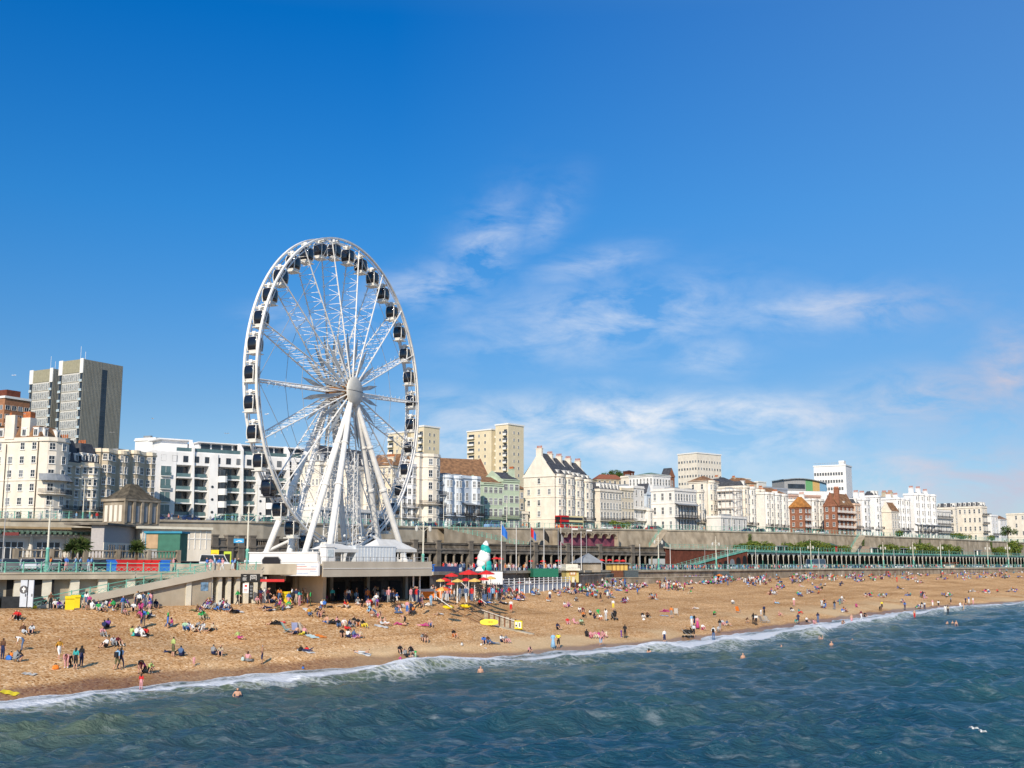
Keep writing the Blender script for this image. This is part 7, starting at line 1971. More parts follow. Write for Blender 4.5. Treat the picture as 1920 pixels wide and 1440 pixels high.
# small blue cabin + dark windbreak beside the platform
box_thing('blue_cabin', 'small blue cabin at the right end of the wheel platform', 'cabin', 800, 1122, .6, .6, .8, BLU, dz=0) if False else None
p = W(803, 1053, 152); r = empty('blue_kiosk', (p.x, p.y, 8.3), .6, 'small blue kiosk just right of the wheel platform', 'kiosk')
MB().box(-.5, .9, 0, 2, 0, 1.1).box(-.6, 1.0, -.1, 2.1, 1.1, 1.2).build('body', BLU, r); MB().box(-.2, .7, -.04, -.003, .5, .9).build('hatch', PANE, r)
for (pa, pb, py0, py1, Y, m, lab) in ((806, 862, 1062, 1086, 158, DKBLU, 'navy windbreak fence between the platform and the parasols'), (905, 944, 1072, 1096, 172, PURE, 'white low building behind the right parasols'), (1000, 1050, 1066, 1082, 205, mat('green_canvas', (.02, .16, .10), .8, .1), 'dark green awning behind the white fence')):
 flat_sign('windbreak' if 'wind' in lab else 'low_building' if 'building' in lab else 'awning', lab, 'windbreak' if 'wind' in lab else 'building' if 'building' in lab else 'awning', pa, pb, py0, py1, Y, m, thick=.3 if 'wind' in lab else 3, rz=.3)
# white fence
def picket(label, pxa, Ya, pxb, Yb, z, h, m=TRIM, solid=True):
 a = Vector(((AZ(pxa)) * Ya, Ya, z)); b = Vector(((AZ(pxb)) * Yb, Yb, z)); L = (b - a).length
 r = empty('fence', a, math.atan2(b.y - a.y, b.x - a.x), label, 'fence')
 if solid: MB().box(0, L, .05, .12, -.6, h * .45).build('panel', mat('pale_blue_board', (.50, .56, .62), .7, .08), r)
 MB().box(0, L, -.03, .03, h * .5, h * .58).box(0, L, -.03, .03, h * .72, h * .80).box(0, L, -.04, .04, h - .08, h).build('rails', m, r)
 n = int(L / 2.2)
 for k in range(n + 1): MB().box(L * k / n - .06, L * k / n + .06, -.07, .07, -.6, h + .1).build('post', m, r)
picket('white post and rail fence with pale boards below the masts', 944, 176, 1068, 205, 5.5, 1.75)
picket('small white sun terrace fence in front of the parasols', 858, 147, 892, 152, 5.3, 1.1, TRIM, False)
p = W(883, 1118, 146); r = empty('timber_gate', (p.x, p.y, 5.1), .3, 'slatted timber gate with dark iron sides below the parasols', 'gate')
mb = MB()
for k in range(7): mb.box(0, 1.9, -.04, .04, .2 + k * .27, .4 + k * .27)
mb.build('slats', WOOD, r); MB().box(-.2, -.03, -.1, .1, 0, 2.3).box(1.93, 2.1, -.1, .1, 0, 2.3).build('iron_frame', IRON, r)
for k in range(6): MB().box(2.2 + k * .3, 2.26 + k * .3, -.03, .03, 0, 2.1).build('bar', IRON, r)
# yellow kiosk with sign and cream lookout
p = W(1062, 1082, 214); r = empty('beach_kiosk', (p.x, p.y, 6.2), .25, 'yellow two storey beach kiosk with a cream balcony and orange sign', 'kiosk')
u_ = 214 / 2176
MB().box(0, 24 * u_, 0, 3, 0, 22 * u_).build('lower_wall', mat('straw_yellow_render', (.66, .54, .20), .8, .12, .8, stain=.2), r)
MB().box(-.3, 25.5 * u_, -.6, 3.2, 22 * u_, 26 * u_).box(0, 23 * u_, .2, 3, 26 * u_, 34 * u_).build('balcony', CREAMP, r)
MB().box(6 * u_, 19 * u_, -.05, -.003, 13 * u_, 20 * u_).build('sign', mat('orange_sign', (.55, .25, .08), .7, .1), r)
MB().box(8 * u_, 12 * u_, -.08, -.055, 14.5 * u_, 18.5 * u_).box(13.2 * u_, 17 * u_, -.08, -.055, 14.5 * u_, 18.5 * u_).build('sign_mark', CREAMP, r)
MB().box(11 * u_, 16 * u_, -.05, -.003, 0, 10 * u_).build('door', CREAMP, r)
mb = MB()
for k in range(9): mb.box(k * 2.9 * u_, k * 2.9 * u_ + .05, -.55, -.5, 26 * u_, 32 * u_)
mb.box(0, 24 * u_, -.55, -.5, 31.5 * u_, 32 * u_); mb.build('rail', TRIM, r)
house('small stone hut with a grey hipped roof right of the yellow kiosk', None, 1088, 1112, 246, 20, 1048, 1, STONEL, 'hut', 'stone_hut', base=7.9, sidecols=0, cols=3, roof='hip', roofm=LEAD, ridge=1.5, depth=5, parapet=False) if False else None
p = W(1089, 1068, 236); r = empty('stone_hut', (p.x, p.y, 7.9), .35, 'low hut with a grey hipped roof right of the yellow kiosk', 'hut')
MB().box(0, 4.5, 0, 4, 0, 1.9).build('wall', STONEL, r)
mb = MB(); mb.face([(-.5, -.5, 1.9), (5, -.5, 1.9), (2.6, 2, 3.9)]); mb.face([(5, -.5, 1.9), (5, 4.5, 1.9), (2.6, 2, 3.9)]); mb.face([(-.5, 4.5, 1.9), (-.5, -.5, 1.9), (2.6, 2, 3.9)]); mb.build('roof', LEAD, r)
p = W(1782, 1064, 452); r = empty('lifeguard_hut', (p.x, p.y, 6.3), .5, 'small pale hut with an overhanging roof on the far promenade edge', 'hut')
MB().box(0, 2.6, 0, 2.6, 0, 3.6).build('wall', PALECREAM, r); MB().box(-1.2, 3.8, -1, 3.4, 3.6, 3.9).build('roof', BRICKD, r); MB().box(.9, 1.7, -.04, -.003, .9, 2.9).build('door', CREAMP, r)
p = W(1148, 1070, 248); r = empty('refreshment_hut', (p.x, p.y, 6.0), .4, 'dark timber refreshment hut with a flat roof above the flint wall', 'hut')
MB().box(0, 4, 0, 3, 0, 2.2).build('lower', WOODD, r); MB().box(.1, 3.9, .2, 3, 2.2, 3.6).build('upper', YELC, r); MB().box(-.3, 4.3, -.3, 3.3, 3.6, 3.8).build('roof', LEAD, r)
for k in range(5): MB().box(k * .95, k * .95 + .12, .1, .19, 2.2, 3.6).build('post', WOODD, r)
# flint groyne walls on the far beach
for (pa, pb, Ya, Yb, h, lab) in ((1086, 1150, 216, 248, 2.4, 'upper flint wall in front of the stone hut'), (1110, 1330, 236, 268, 1.6, 'long low flint wall at the back of the middle beach')):
 a = Vector((AZ(pa) * Ya, Ya, 5.0)); b = Vector((AZ(pb) * Yb, Yb, 5.0)); L = (b - a).length
 r = empty('flint_wall', a, math.atan2(b.y - a.y, b.x - a.x), lab, 'wall')
 MB().box(0, L, 0, .6, -1, h).build('wall', STONEL, r); MB().box(-.1, L + .1, -.1, .7, h, h + .18).build('coping', CONCL, r)
for px, py, lab in ((1353, 1090, 'dark steel container on the beach under the brick walkway'), (1181, 1096, 'dark steel container on the beach right of the flint wall')):
 box_thing('steel_container', lab, 'container', px if px > 1200 else 1181, py, 3.2, 2, 2.4 if px > 1200 else 3.0, mat('dark_container', (.08, .10, .11), .7, .2))
# concrete groyne with wooden panels, and yellow notice
g0 = ground_hit(908, 1167); g1 = ground_hit(1000, 1189)
d = (g1 - g0); d.z = 0; L = d.length; rz = math.atan2(d.y, d.x)
r = empty('groyne', (g0.x, g0.y, g0.z), rz, 'pale panelled groyne with dark brown posts running down to the water', 'groyne')
dz = g1.z - g0.z
mb = MB(); n = 7
for k in range(n):
 x0, x1 = L * k / 9.2, L * (k + 1) / 9.2 - .1; z0, z1 = dz * k / 9.2, dz * (k + 1) / 9.2
 for q in range(4):
  mb.bar((x0, 0, z0 + .15 + q * .32), (x1, 0, z1 + .15 + q * .32), .1, .30)
mb.build('planking', mat('silvered_planks', (.50, .43, .33), .9, .3, 3, stain=.25), r)
for k in range(1, n + 1):
 x = L * k / 9.2; z = dz * k / 9.2
 MB().box(x - .07, x + .07, -.16, .12, z - .4, z + 1.3).build('post', WOODD if k % 2 else mat('brown_post', (.24, .11, .06), .9, .2), r)
mb = MB(); mb.bar((-L * .05, -.5, -.2), (L * 1.02, -.5, dz - .15), .8, .5); mb.tube((L * 1.0, -.5, dz - .5), (L * 1.0, -.5, dz + .12), .4, .4, 12); mb.build('concrete_foot', CONCL, r)
mb = MB(); mb.path([(-.2, -.3, 1.5), (L * .76, -.3, dz * .76 + 1.0)], .03, 5); mb.build('white_rope', TRIM, r)
x = L * 7 / 9.2; MB().box(x - .75, x + .35, -.34, -.26, dz * .76 + .25, dz * .76 + 1.25).build('notice', YEL, r)
MB().box(x - .65, x - .3, -.37, -.342, dz * .76 + .45, dz * .76 + 1.1).box(x - .18, x + .24, -.37, -.342, dz * .76 + .38, dz * .76 + 1.1).build('notice_print', TRIM, r)
MB().box(x - .58, x - .37, -.385, -.372, dz * .76 + .55, dz * .76 + .75).box(x - .03, x + .09, -.385, -.372, dz * .76 + .5, dz * .76 + .95).build('notice_symbol', BLACK, r)
# yellow rescue board propped up, and the two small yellow ones on cables
g = ground_hit(917, 1174)
r = empty('rescue_board', (g.x, g.y, g.z + .45), 0, 'big yellow rescue board with brown lettering propped beside the groyne', 'board')
mb = MB(); n = 24; hl = 1.85
pts = [(hl * math.cos(2*math.pi*k/n) * (1 if abs(math.cos(2*math.pi*k/n)) < .9 else .98), .62 * math.copysign(abs(math.sin(2*math.pi*k/n)) ** .75, math.sin(2*math.pi*k/n))) for k in range(n)]
mb.face([(x, -.06, z) for x, z in pts]); mb.face([(x, .06, z) for x, z in pts][::-1])
for p, q in zip(pts, pts[1:] + pts[:1]): mb.face([(p[0], -.06, p[1]), (p[0], .06, p[1]), (q[0], .06, q[1]), (q[0], -.06, q[1])])
r.scale = (.6, .6, .6)
b_ = mb.build('hull', YEL, r); b_.rotation_euler = (rad(-18), 0, rad(3))
MB().box(-.25, -.12, -.09, -.065, -.12, .15).box(0, .22, -.09, -.065, -.12, .15).box(.34, .5, -.09, -.065, -.12, .15).box(.6, .72, -.09, -.065, -.12, .15).build('lettering', mat('brown_lettering', (.30, .18, .02), .7, .05), b_)
for (px, py, lab) in ((840, 1143, 'small yellow float on the left cable above the shingle'), (872, 1141, 'small yellow float lying right of the left cable')):
 g = ground_hit(px, py); r = empty('yellow_float', (g.x, g.y, g.z + .25), -.5, lab, 'float', 'small yellow floats')
 h_ = MB().lathe([(.02, -.9), (.2, -.6), (.24, 0), (.2, .6), (.02, .9)], 8).mesh('hull', YEL, True); o = link('hull', h_, r); o.rotation_euler = (0, math.pi / 2, 0)
 MB().tube((0, 0, .2), (0, 0, .34), .07, .05, 6).build('handle', GREYM, r)
def rope(label, pts, w=.035, sag=.3, m=None):
 P3 = []
 for a, b in zip(pts, pts[1:]):
  for k in range(8):
   t = k / 8; q = a.lerp(b, t); q.z -= sag * 4 * t * (1 - t); P3.append(q)
 P3.append(pts[-1]); o = P3[0].copy()
 mb = MB(); mb.path([p - o for p in P3], w, 5)
 ob = mb.build('rope', m or TRIM, None, loc=o); tag(ob, label, 'rope')
def gp(px, py, dz): g = ground_hit(px, py); return g + Vector((0, 0, dz))
rope('white rope running from the lifeguards down past the left yellow float', [gp(815, 1133, 1.0), gp(848, 1147, .4)], .05, .0)
rope('dark rope trailing from the left yellow float towards the rescue board', [gp(848, 1147, .3), gp(900, 1170, .1)], .04, .0, WOODD)
rope('white rope from the cafe corner to the head of the groyne', [gp(862, 1125, 2.4), gp(912, 1150, 1.2)], .05, .1)
rope('brown rope lying between the right float and the rescue board', [gp(864, 1139, .1), gp(905, 1170, .6)], .035, 0, WOODD)
# lifeguard table with an orange banner
g = ground_hit(805, 1126); r = empty('lifeguard_banner', g, .3, 'orange and white banner around the lifeguard table', 'banner')
MB().box(-1.4, 1.6, 0, .06, .3, 1.1).build('orange_cloth', ORAC, r); MB().box(-1.4, 1.6, -.01, .05, 1.101, 1.4).build('white_cloth', CANV, r)
for x in (-1.4, .1, 1.6): MB().tube((x, .1, 0), (x, .1, 1.5), .04, .04, 6).build('post', TRIM, r)
# deck chairs, loungers, towels, bags, blankets
def deckchair(label, px, py, m, group='folding chairs on the shingle'):
 g = ground_hit(px, py); r = empty('deck_chair', g, R.uniform(-.6, .6) + 2.6, label, 'deck chair', group)
 MB().face([(-.28, -.35, .32), (.28, -.35, .32), (.28, .2, .28), (-.28, .2, .28)])
 mb = MB(); mb.bar((-.0, -.35, .36), (.0, .2, .30), .56, .03); mb.build('seat', m, r)
 mb = MB(); mb.bar((0, .2, .30), (0, .62, 1.05), .56, .03, up=(0, 1, 0)); mb.build('backrest', m, r)
 for s_ in (-.3, .3):
  MB().bar((s_, -.4, 0), (s_, .62, 1.1), .04, .04).build('frame', GREYM, r); MB().bar((s_, .4, 0), (s_, -.35, .45), .04, .04).build('leg', GREYM, r)
 return r
for px, py, m, lab in ((538, 1187, mat('aqua_canvas', (.25, .55, .60), .8, .1), 'pale aqua folding chair, left of the three under the hollow'), (553, 1188, mat('lilac_canvas', (.35, .42, .70), .8, .1), 'lilac blue folding chair in the middle of three'), (566, 1188, CANV, 'white folding chair at the right of the three'), (1268, 1154, CANV, 'pale folding chair right of the orange shirted man'), (1384, 1149, ORAC, 'empty orange folding chair on the middle beach'), (1430, 1168, GREYM, 'grey folding chair beside two standing people'), (1439, 1168, CANV, 'white folding chair right of the grey one')):
 deckchair(lab, px, py, m)
def towel(label, px, py, w, l, m, rz, cat='towel', name='towel'):
 w *= .75; l *= .75
 g = ground_hit(px, py); mb = MB(); n = 8; c, s_ = math.cos(rz), math.sin(rz)
 def q(i, j):
  x, y = (i / n - .5) * l, (j / 3 - .5) * w; X, Y_ = g.x + x * c - y * s_, g.y + x * s_ + y * c
  return (X - g.x, Y_ - g.y, float(beach_z(X, Y_)) - g.z + .05 + .03 * math.sin(i * 1.7 + j))
 for i in range(n):
  for j in range(3): mb.face([q(i, j), q(i + 1, j), q(i + 1, j + 1), q(i, j + 1)])
 return tag(mb.build(name, m, None, loc=g), label, cat, None)
tw = [(576, 1223, 1.0, 2.0, CANV, -.6, 'white towel lying below a heap of clothes'), (680, 1226, 1.0, 2.1, CANV, -.1, 'white towel with a sunbather, low on the beach'), (585, 1194, 1.1, 2.0, mat('pale_aqua_cloth', (.55, .70, .68), .9, .2, 4), -.8, 'pale aqua towel right of the folding chairs'), (601, 1194, .9, 1.8, ORAC, -.8, 'orange striped towel right of the pale aqua one'), (576, 1145, .9, 1.9, CANV, -1.0, 'white blanket beside the person in an ochre top'), (715, 1176, 1.3, 2.0, CANV, 0, 'white towel under two seated sunbathers'), (1245, 1155, 1.2, 1.8, mat('pale_blue_cloth', (.40, .52, .68), .9, .1), 0, 'pale blue towel left of the orange shirted man'), (1247, 1147, 1.2, 2.2, mat('hot_pink_cloth', (.70, .08, .28), .9, .1), -.4, 'hot pink towel on the middle beach'), (18, 1302, 1.0, 1.6, YEL, 0, 'yellow and white clothes left at the very edge of the water'), (910, 1216, .4, .4, TRIM, 0, 'small white bag lying near the water'), (55, 1265, 1.0, 1.3, mat('pale_stone_cloth', (.60, .56, .50), .9, .2), 0, 'pale crumpled sheet alone on the lower left beach')]
for px, py, w, l, m, rz, lab in tw: towel(lab, px, py, w, l, m, rz)
def bag(label, px, py, m, s_=.4):
 s_ *= .6
 g = ground_hit(px, py); r = empty('bag', g, R.uniform(0, 3), label, 'bag', 'bags on the shingle')
 MB().lathe([(s_ * .7, 0), (s_ * .85, s_ * .3), (s_ * .7, s_ * .9), (s_ * .35, s_ * 1.2), (.02, s_ * 1.25)], 9, (0, 0, 0), 0, 1.2, .7).build('body', m, r)
 mb = MB().path([(-s_ * .3, 0, s_ * 1.1), (-s_ * .2, 0, s_ * 1.6), (s_ * .2, 0, s_ * 1.6), (s_ * .3, 0, s_ * 1.1)], .03, 5); mb.build('strap', BLACK, r)
for px, py, m, lab, s_ in ((104, 1256, ORAC, 'orange and white ball bag left of the pink topped group', .45), (16, 1238, BLU, 'bright blue bag beside the grey jumper on the left', .5), (21, 1230, ORAC, 'orange bag behind the blue one on the left', .35), (455, 1240, mat('pale_aqua_cloth', (.55, .70, .68), .9, .2, 4), 'pale aqua bag beside the pink topped person', .45), (249, 1193, TEAL, 'turquoise bag left of the seated circle of friends', .45), (902, 1211, TRIM, 'white gull coloured bag near the water', .3), (564, 1221, BLACK, 'navy heap of clothes above the white towel', .5), (575, 1220, REDC, 'red and white heap of clothes above the white towel', .4), (568, 1255, BLU, 'little blue bucket at the water edge', .25), (65, 1141, YEL, 'yellow box beside the woman in the long white dress', .4), (866, 1211, CANV, 'white and teal bag by the seated group left of the groyne', .4), (1207, 1163, TRIM, 'white bag beside the seated couple in black', .35)):
 bag(lab, px, py, m, s_)
def pushchair(label, px, py, rz, m=BLACK):
 g = ground_hit(px, py); r = empty('pushchair', g, rz, label, 'pushchair', 'pushchairs on the beach')
 MB().lathe([(.05, .45), (.3, .5), (.36, .8), (.3, 1.0)], 10, (0, 0, 0), 0, .8, 1.1).build('seat', m, r)
 mb = MB()
 for k in range(6):
  a, b = math.pi * .5 * k / 6, math.pi * .5 * (k + 1) / 6
  mb.face([(-.28, -.35 * math.cos(a) + .1, .9 + .4 * math.sin(a)), (.28, -.35 * math.cos(a) + .1, .9 + .4 * math.sin(a)), (.28, -.35 * math.cos(b) + .1, .9 + .4 * math.sin(b)), (-.28, -.35 * math.cos(b) + .1, .9 + .4 * math.sin(b))])
 mb.build('hood', m, r)
 MB().path([(-.25, -.4, .2), (-.25, .5, 1.05), (.25, .5, 1.05), (.25, -.4, .2)], .025, 5).build('frame', GREYM, r)
 for x in (-.28, .28):
  for y in (-.4, .35): MB().tube((x - .03, y, .15), (x + .03, y, .15), .15, .15, 10).build('wheel', RUBBER, r)
for px, py, rz, lab in ((731, 1131, 1.0, 'dark pushchair pushed by the person in pale green'), (1286, 1196, 1.4, 'dark pushchair parked near the water, left one'), (1293, 1196, 1.8, 'dark pushchair parked near the water, right one'), (1152, 1163, .5, 'pushchair beside the group with a green robe'), (548, 1133, 0, 'dark pushchair before the yellow bin')):
 pushchair(lab, px, py, rz)
# gulls
gm_ = MB(); gm_.lathe([(.01, -.25), (.07, -.1), (.08, .08), (.03, .25)], 6)
for px, py, Y, lab in ((26, 704, 150, 'white gull flying left of the grey slab towers'), (46, 776, 150, 'white gull flying over the corner hotel'), (286, 785, 160, 'gull in the blue sky right of the grey tower'), (210, 811, 160, 'gull in front of the shaded tower face'), (500, 777, 120, 'gull flying left of the wheel hub'), (425, 813, 150, 'gull above the balcony block'), (1028, 847, 200, 'gull flying over the stepped gable'), (1826, 1366, 61, 'left one of two gulls flying low over the sea'), (1842, 1372, 60.5, 'right one of two gulls flying low over the sea')):
 p = W(px, py, Y); s_ = .55
 r = empty('gull', p, R.uniform(0, 3), lab, 'gull', 'gulls in the air'); r.scale = (s_,) * 3
 b_ = link('body', gm_.mesh('body', TRIM, True), r); b_.rotation_euler = (math.pi / 2, 0, 0)
 for s2 in (-1, 1): MB().face([(0, 0, 0)] * 3) if False else None; m2 = MB(); m2.face([(0, -.1, .03), (0, .12, .03), (s2 * .35, .08, .18), (s2 * .7, -.02, .05), (s2 * .35, -.1, .18)]); m2.build('wing', TRIM, r)
# ------------------------------------------------------------------ people
# a pose is a skeleton: name -> (x, y, z, radius); the figure faces -y; parts of the skeleton are skinned into one body
BONES = [('pel','waist','bot'),('waist','chest','top'),('chest','neck','top'),('neck','hb','skin'),('hb','head','head'),('head','ht','head'),
         ('chest','sL','top'),('sL','eL','arm'),('eL','wL','fore'),('wL','hL','skin'),('chest','sR','top'),('sR','eR','arm'),('eR','wR','fore'),('wR','hR','skin'),
         ('pel','hpL','bot'),('hpL','kL','bot'),('kL','aL','shin'),('aL','tL','foot'),('pel','hpR','bot'),('hpR','kR','bot'),('kR','aR','shin'),('aR','tR','foot')]
RADS = dict(pel=.135, waist=.125, chest=.155, neck=.06, hb=.068, head=.098, ht=.07, sL=.075, eL=.048, wL=.034, hL=.036, sR=.075, eR=.048, wR=.034, hR=.036,
   hpL=.105, kL=.066, aL=.045, tL=.04, hpR=.105, kR=.066, aR=.045, tR=.04)
def base_pose():
 return dict(pel=(0,0,.93), waist=(0,0,1.10), chest=(0,.01,1.32), neck=(0,0,1.47), hb=(0,-.01,1.54), head=(0,-.02,1.62), ht=(0,-.01,1.70),
  sL=(-.18,0,1.40), eL=(-.23,.02,1.13), wL=(-.24,-.05,.90), hL=(-.24,-.07,.82), sR=(.18,0,1.40), eR=(.23,.02,1.13), wR=(.24,-.05,.90), hR=(.24,-.07,.82),
  hpL=(-.09,0,.88), kL=(-.10,-.02,.50), aL=(-.11,.03,.09), tL=(-.12,-.12,.04), hpR=(.09,0,.88), kR=(.10,-.02,.50), aR=(.11,.03,.09), tR=(.12,-.12,.04))
def P_stand(): return base_pose()
def P_akimbo():
 p = base_pose(); p.update(eL=(-.32,.06,1.17), wL=(-.17,-.05,1.02), hL=(-.13,-.08,1.0), eR=(.26,-.05,1.15), wR=(.16,-.24,1.25), hR=(.12,-.3,1.3)); return p
def P_walk():
 p = base_pose(); p.update(kL=(-.10,-.2,.52), aL=(-.11,-.26,.10), tL=(-.11,-.40,.06), kR=(.10,.08,.48), aR=(.11,.32,.14), tR=(.11,.22,.05), eL=(-.24,.14,1.15), wL=(-.24,.10,.92), hL=(-.24,.08,.85), eR=(.24,-.10,1.16), wR=(.22,-.28,1.0), hR=(.21,-.34,.95)); return p
def P_bend():
 p = base_pose(); p.update(pel=(0,.15,.88), waist=(0,.0,1.0), chest=(0,-.22,1.08), neck=(0,-.36,1.10), hb=(0,-.42,1.08), head=(0,-.50,1.05), ht=(0,-.57,1.02), sL=(-.17,-.28,1.05), sR=(.17,-.28,1.05),
  eL=(-.19,-.32,.78), wL=(-.16,-.40,.52), hL=(-.15,-.42,.44), eR=(.19,-.32,.78), wR=(.16,-.40,.52), hR=(.15,-.42,.44), hpL=(-.09,.12,.84), hpR=(.09,.12,.84), kL=(-.1,.02,.46), kR=(.1,.04,.46)); return p
def P_sit(knee=True):
 p = dict(pel=(0,.1,.14), waist=(0,.14,.32), chest=(0,.10,.54), neck=(0,.04,.70), hb=(0,.02,.76), head=(0,0,.85), ht=(0,.02,.93), sL=(-.18,.08,.62), sR=(.18,.08,.62),
  eL=(-.24,-.08,.42), wL=(-.16,-.28,.40), hL=(-.12,-.34,.42), eR=(.24,-.08,.42), wR=(.16,-.28,.40), hR=(.12,-.34,.42),
  hpL=(-.10,.03,.13), kL=(-.16,-.32,.46), aL=(-.15,-.55,.09), tL=(-.16,-.70,.05), hpR=(.10,.03,.13), kR=(.16,-.32,.46), aR=(.15,-.55,.09), tR=(.16,-.70,.05)); return p
def P_sitlong():
 p = P_sit(); p.update(waist=(0,.2,.30), chest=(0,.26,.50), neck=(0,.26,.67), hb=(0,.25,.73), head=(0,.24,.82), ht=(0,.26,.90), sL=(-.18,.27,.59), sR=(.18,.27,.59), eL=(-.24,.42,.36), wL=(-.24,.5,.12), hL=(-.25,.54,.05), eR=(.24,.42,.36), wR=(.24,.5,.12), hR=(.25,.54,.05),
  kL=(-.13,-.38,.16), aL=(-.13,-.80,.07), tL=(-.14,-.86,.18), kR=(.12,-.36,.26), aR=(.13,-.72,.07), tR=(.14,-.86,.10)); return p
def P_cross():
 p = P_sit(); p.update(kL=(-.36,-.18,.16), aL=(.04,-.34,.08), tL=(.16,-.38,.08), kR=(.36,-.18,.16), aR=(-.05,-.44,.08), tR=(-.17,-.46,.08), eL=(-.26,-.02,.38), eR=(.26,-.02,.38), wL=(-.2,-.2,.26), wR=(.1,-.24,.5), hR=(.06,-.27,.57), hL=(-.18,-.26,.24)); return p
def P_lie():
 p = dict(pel=(0,0,.13), waist=(0,.18,.14), chest=(0,.40,.15), neck=(0,.56,.14), hb=(0,.62,.14), head=(0,.70,.17), ht=(0,.79,.17), sL=(-.18,.46,.13), eL=(-.32,.28,.08), wL=(-.26,.04,.07), hL=(-.24,-.04,.06), sR=(.18,.46,.13), eR=(.36,.60,.10), wR=(.18,.76,.10), hR=(.1,.80,.1),
  hpL=(-.1,-.05,.12), kL=(-.14,-.46,.14), aL=(-.14,-.88,.08), tL=(-.17,-.94,.18), hpR=(.1,-.05,.12), kR=(.16,-.36,.36), aR=(.15,-.68,.08), tR=(.15,-.82,.05)); return p
def P_prone():
 p = P_lie(); p.update(head=(0,.70,.22), ht=(.02,.78,.26), hb=(0,.62,.18), eL=(-.26,.62,.06), wL=(-.12,.80,.06), hL=(-.06,.82,.06), eR=(.26,.62,.06), wR=(.12,.80,.06), hR=(.06,.83,.06), kR=(.14,-.46,.12), aR=(.12,-.82,.30), tR=(.12,-.90,.42)); return p
def P_kneel():
 p = P_sit(); p.update(pel=(0,.12,.38), waist=(0,.02,.55), chest=(0,-.14,.70), neck=(0,-.26,.80), hb=(0,-.30,.84), head=(0,-.36,.88), ht=(0,-.40,.93), sL=(-.18,-.18,.76), sR=(.18,-.18,.76), eL=(-.22,-.26,.50), wL=(-.16,-.42,.32), hL=(-.14,-.48,.26), eR=(.22,-.26,.50), wR=(.16,-.42,.32), hR=(.14,-.48,.26),
  hpL=(-.1,.1,.36), kL=(-.14,-.22,.10), aL=(-.12,.20,.08), tL=(-.12,.34,.05), hpR=(.1,.1,.36), kR=(.14,-.22,.10), aR=(.12,.20,.08), tR=(.12,.34,.05)); return p
def P_crouch():
 p = P_sit(); p.update(pel=(0,.12,.30), waist=(0,.06,.46), chest=(0,-.06,.64), neck=(0,-.16,.76), hb=(0,-.19,.81), head=(0,-.24,.88), ht=(0,-.26,.95), sL=(-.17,-.08,.71), sR=(.17,-.08,.71), hpL=(-.1,.08,.30), hpR=(.1,.08,.30), kL=(-.2,-.28,.50), kR=(.2,-.28,.50), aL=(-.16,-.06,.09), tL=(-.18,-.22,.04), aR=(.16,-.06,.09), tR=(.18,-.22,.04),
  eL=(-.24,-.26,.50), wL=(-.12,-.42,.42), hL=(-.08,-.48,.42), eR=(.24,-.26,.50), wR=(.12,-.42,.42), hR=(.08,-.48,.42)); return p
def P_wave():
 p = base_pose(); p.update(eR=(.30,-.02,1.56), wR=(.24,-.05,1.80), hR=(.22,-.05,1.88), eL=(-.28,-.05,1.60), wL=(-.20,-.05,1.80), hL=(-.16,-.05,1.86)); return p
def P_swim():
 p = P_lie(); p = {k: (x, y, z + .02) for k, (x, y, z) in p.items()}; p.update(neck=(0,.55,.22), hb=(0,.58,.28), head=(0,.62,.38), ht=(0,.64,.46), eL=(-.34,.62,.05), wL=(-.22,.84,.05), hL=(-.2,.9,.05), kR=(.14,-.46,.1), aR=(.14,-.86,.05), tR=(.14,-.95,.05)); return p
POSES = dict(st=P_stand, ak=P_akimbo, wk=P_walk, be=P_bend, si=P_sit, sl=P_sitlong, cr=P_cross, ly=P_lie, pr=P_prone, kn=P_kneel, cu=P_crouch, wv=P_wave, sw=P_swim)
SLOTS = ['skin', 'top', 'arm', 'fore', 'bot', 'shin', 'foot', 'hair']
def seg_d(p, a, b):
 ab = b - a; t = max(0, min(1, (p - a).dot(ab) / max(ab.dot(ab), 1e-9))); return (p - (a + ab * t)).length
BODY = {}
DUM = mat('cloth_default', (.3, .3, .3))
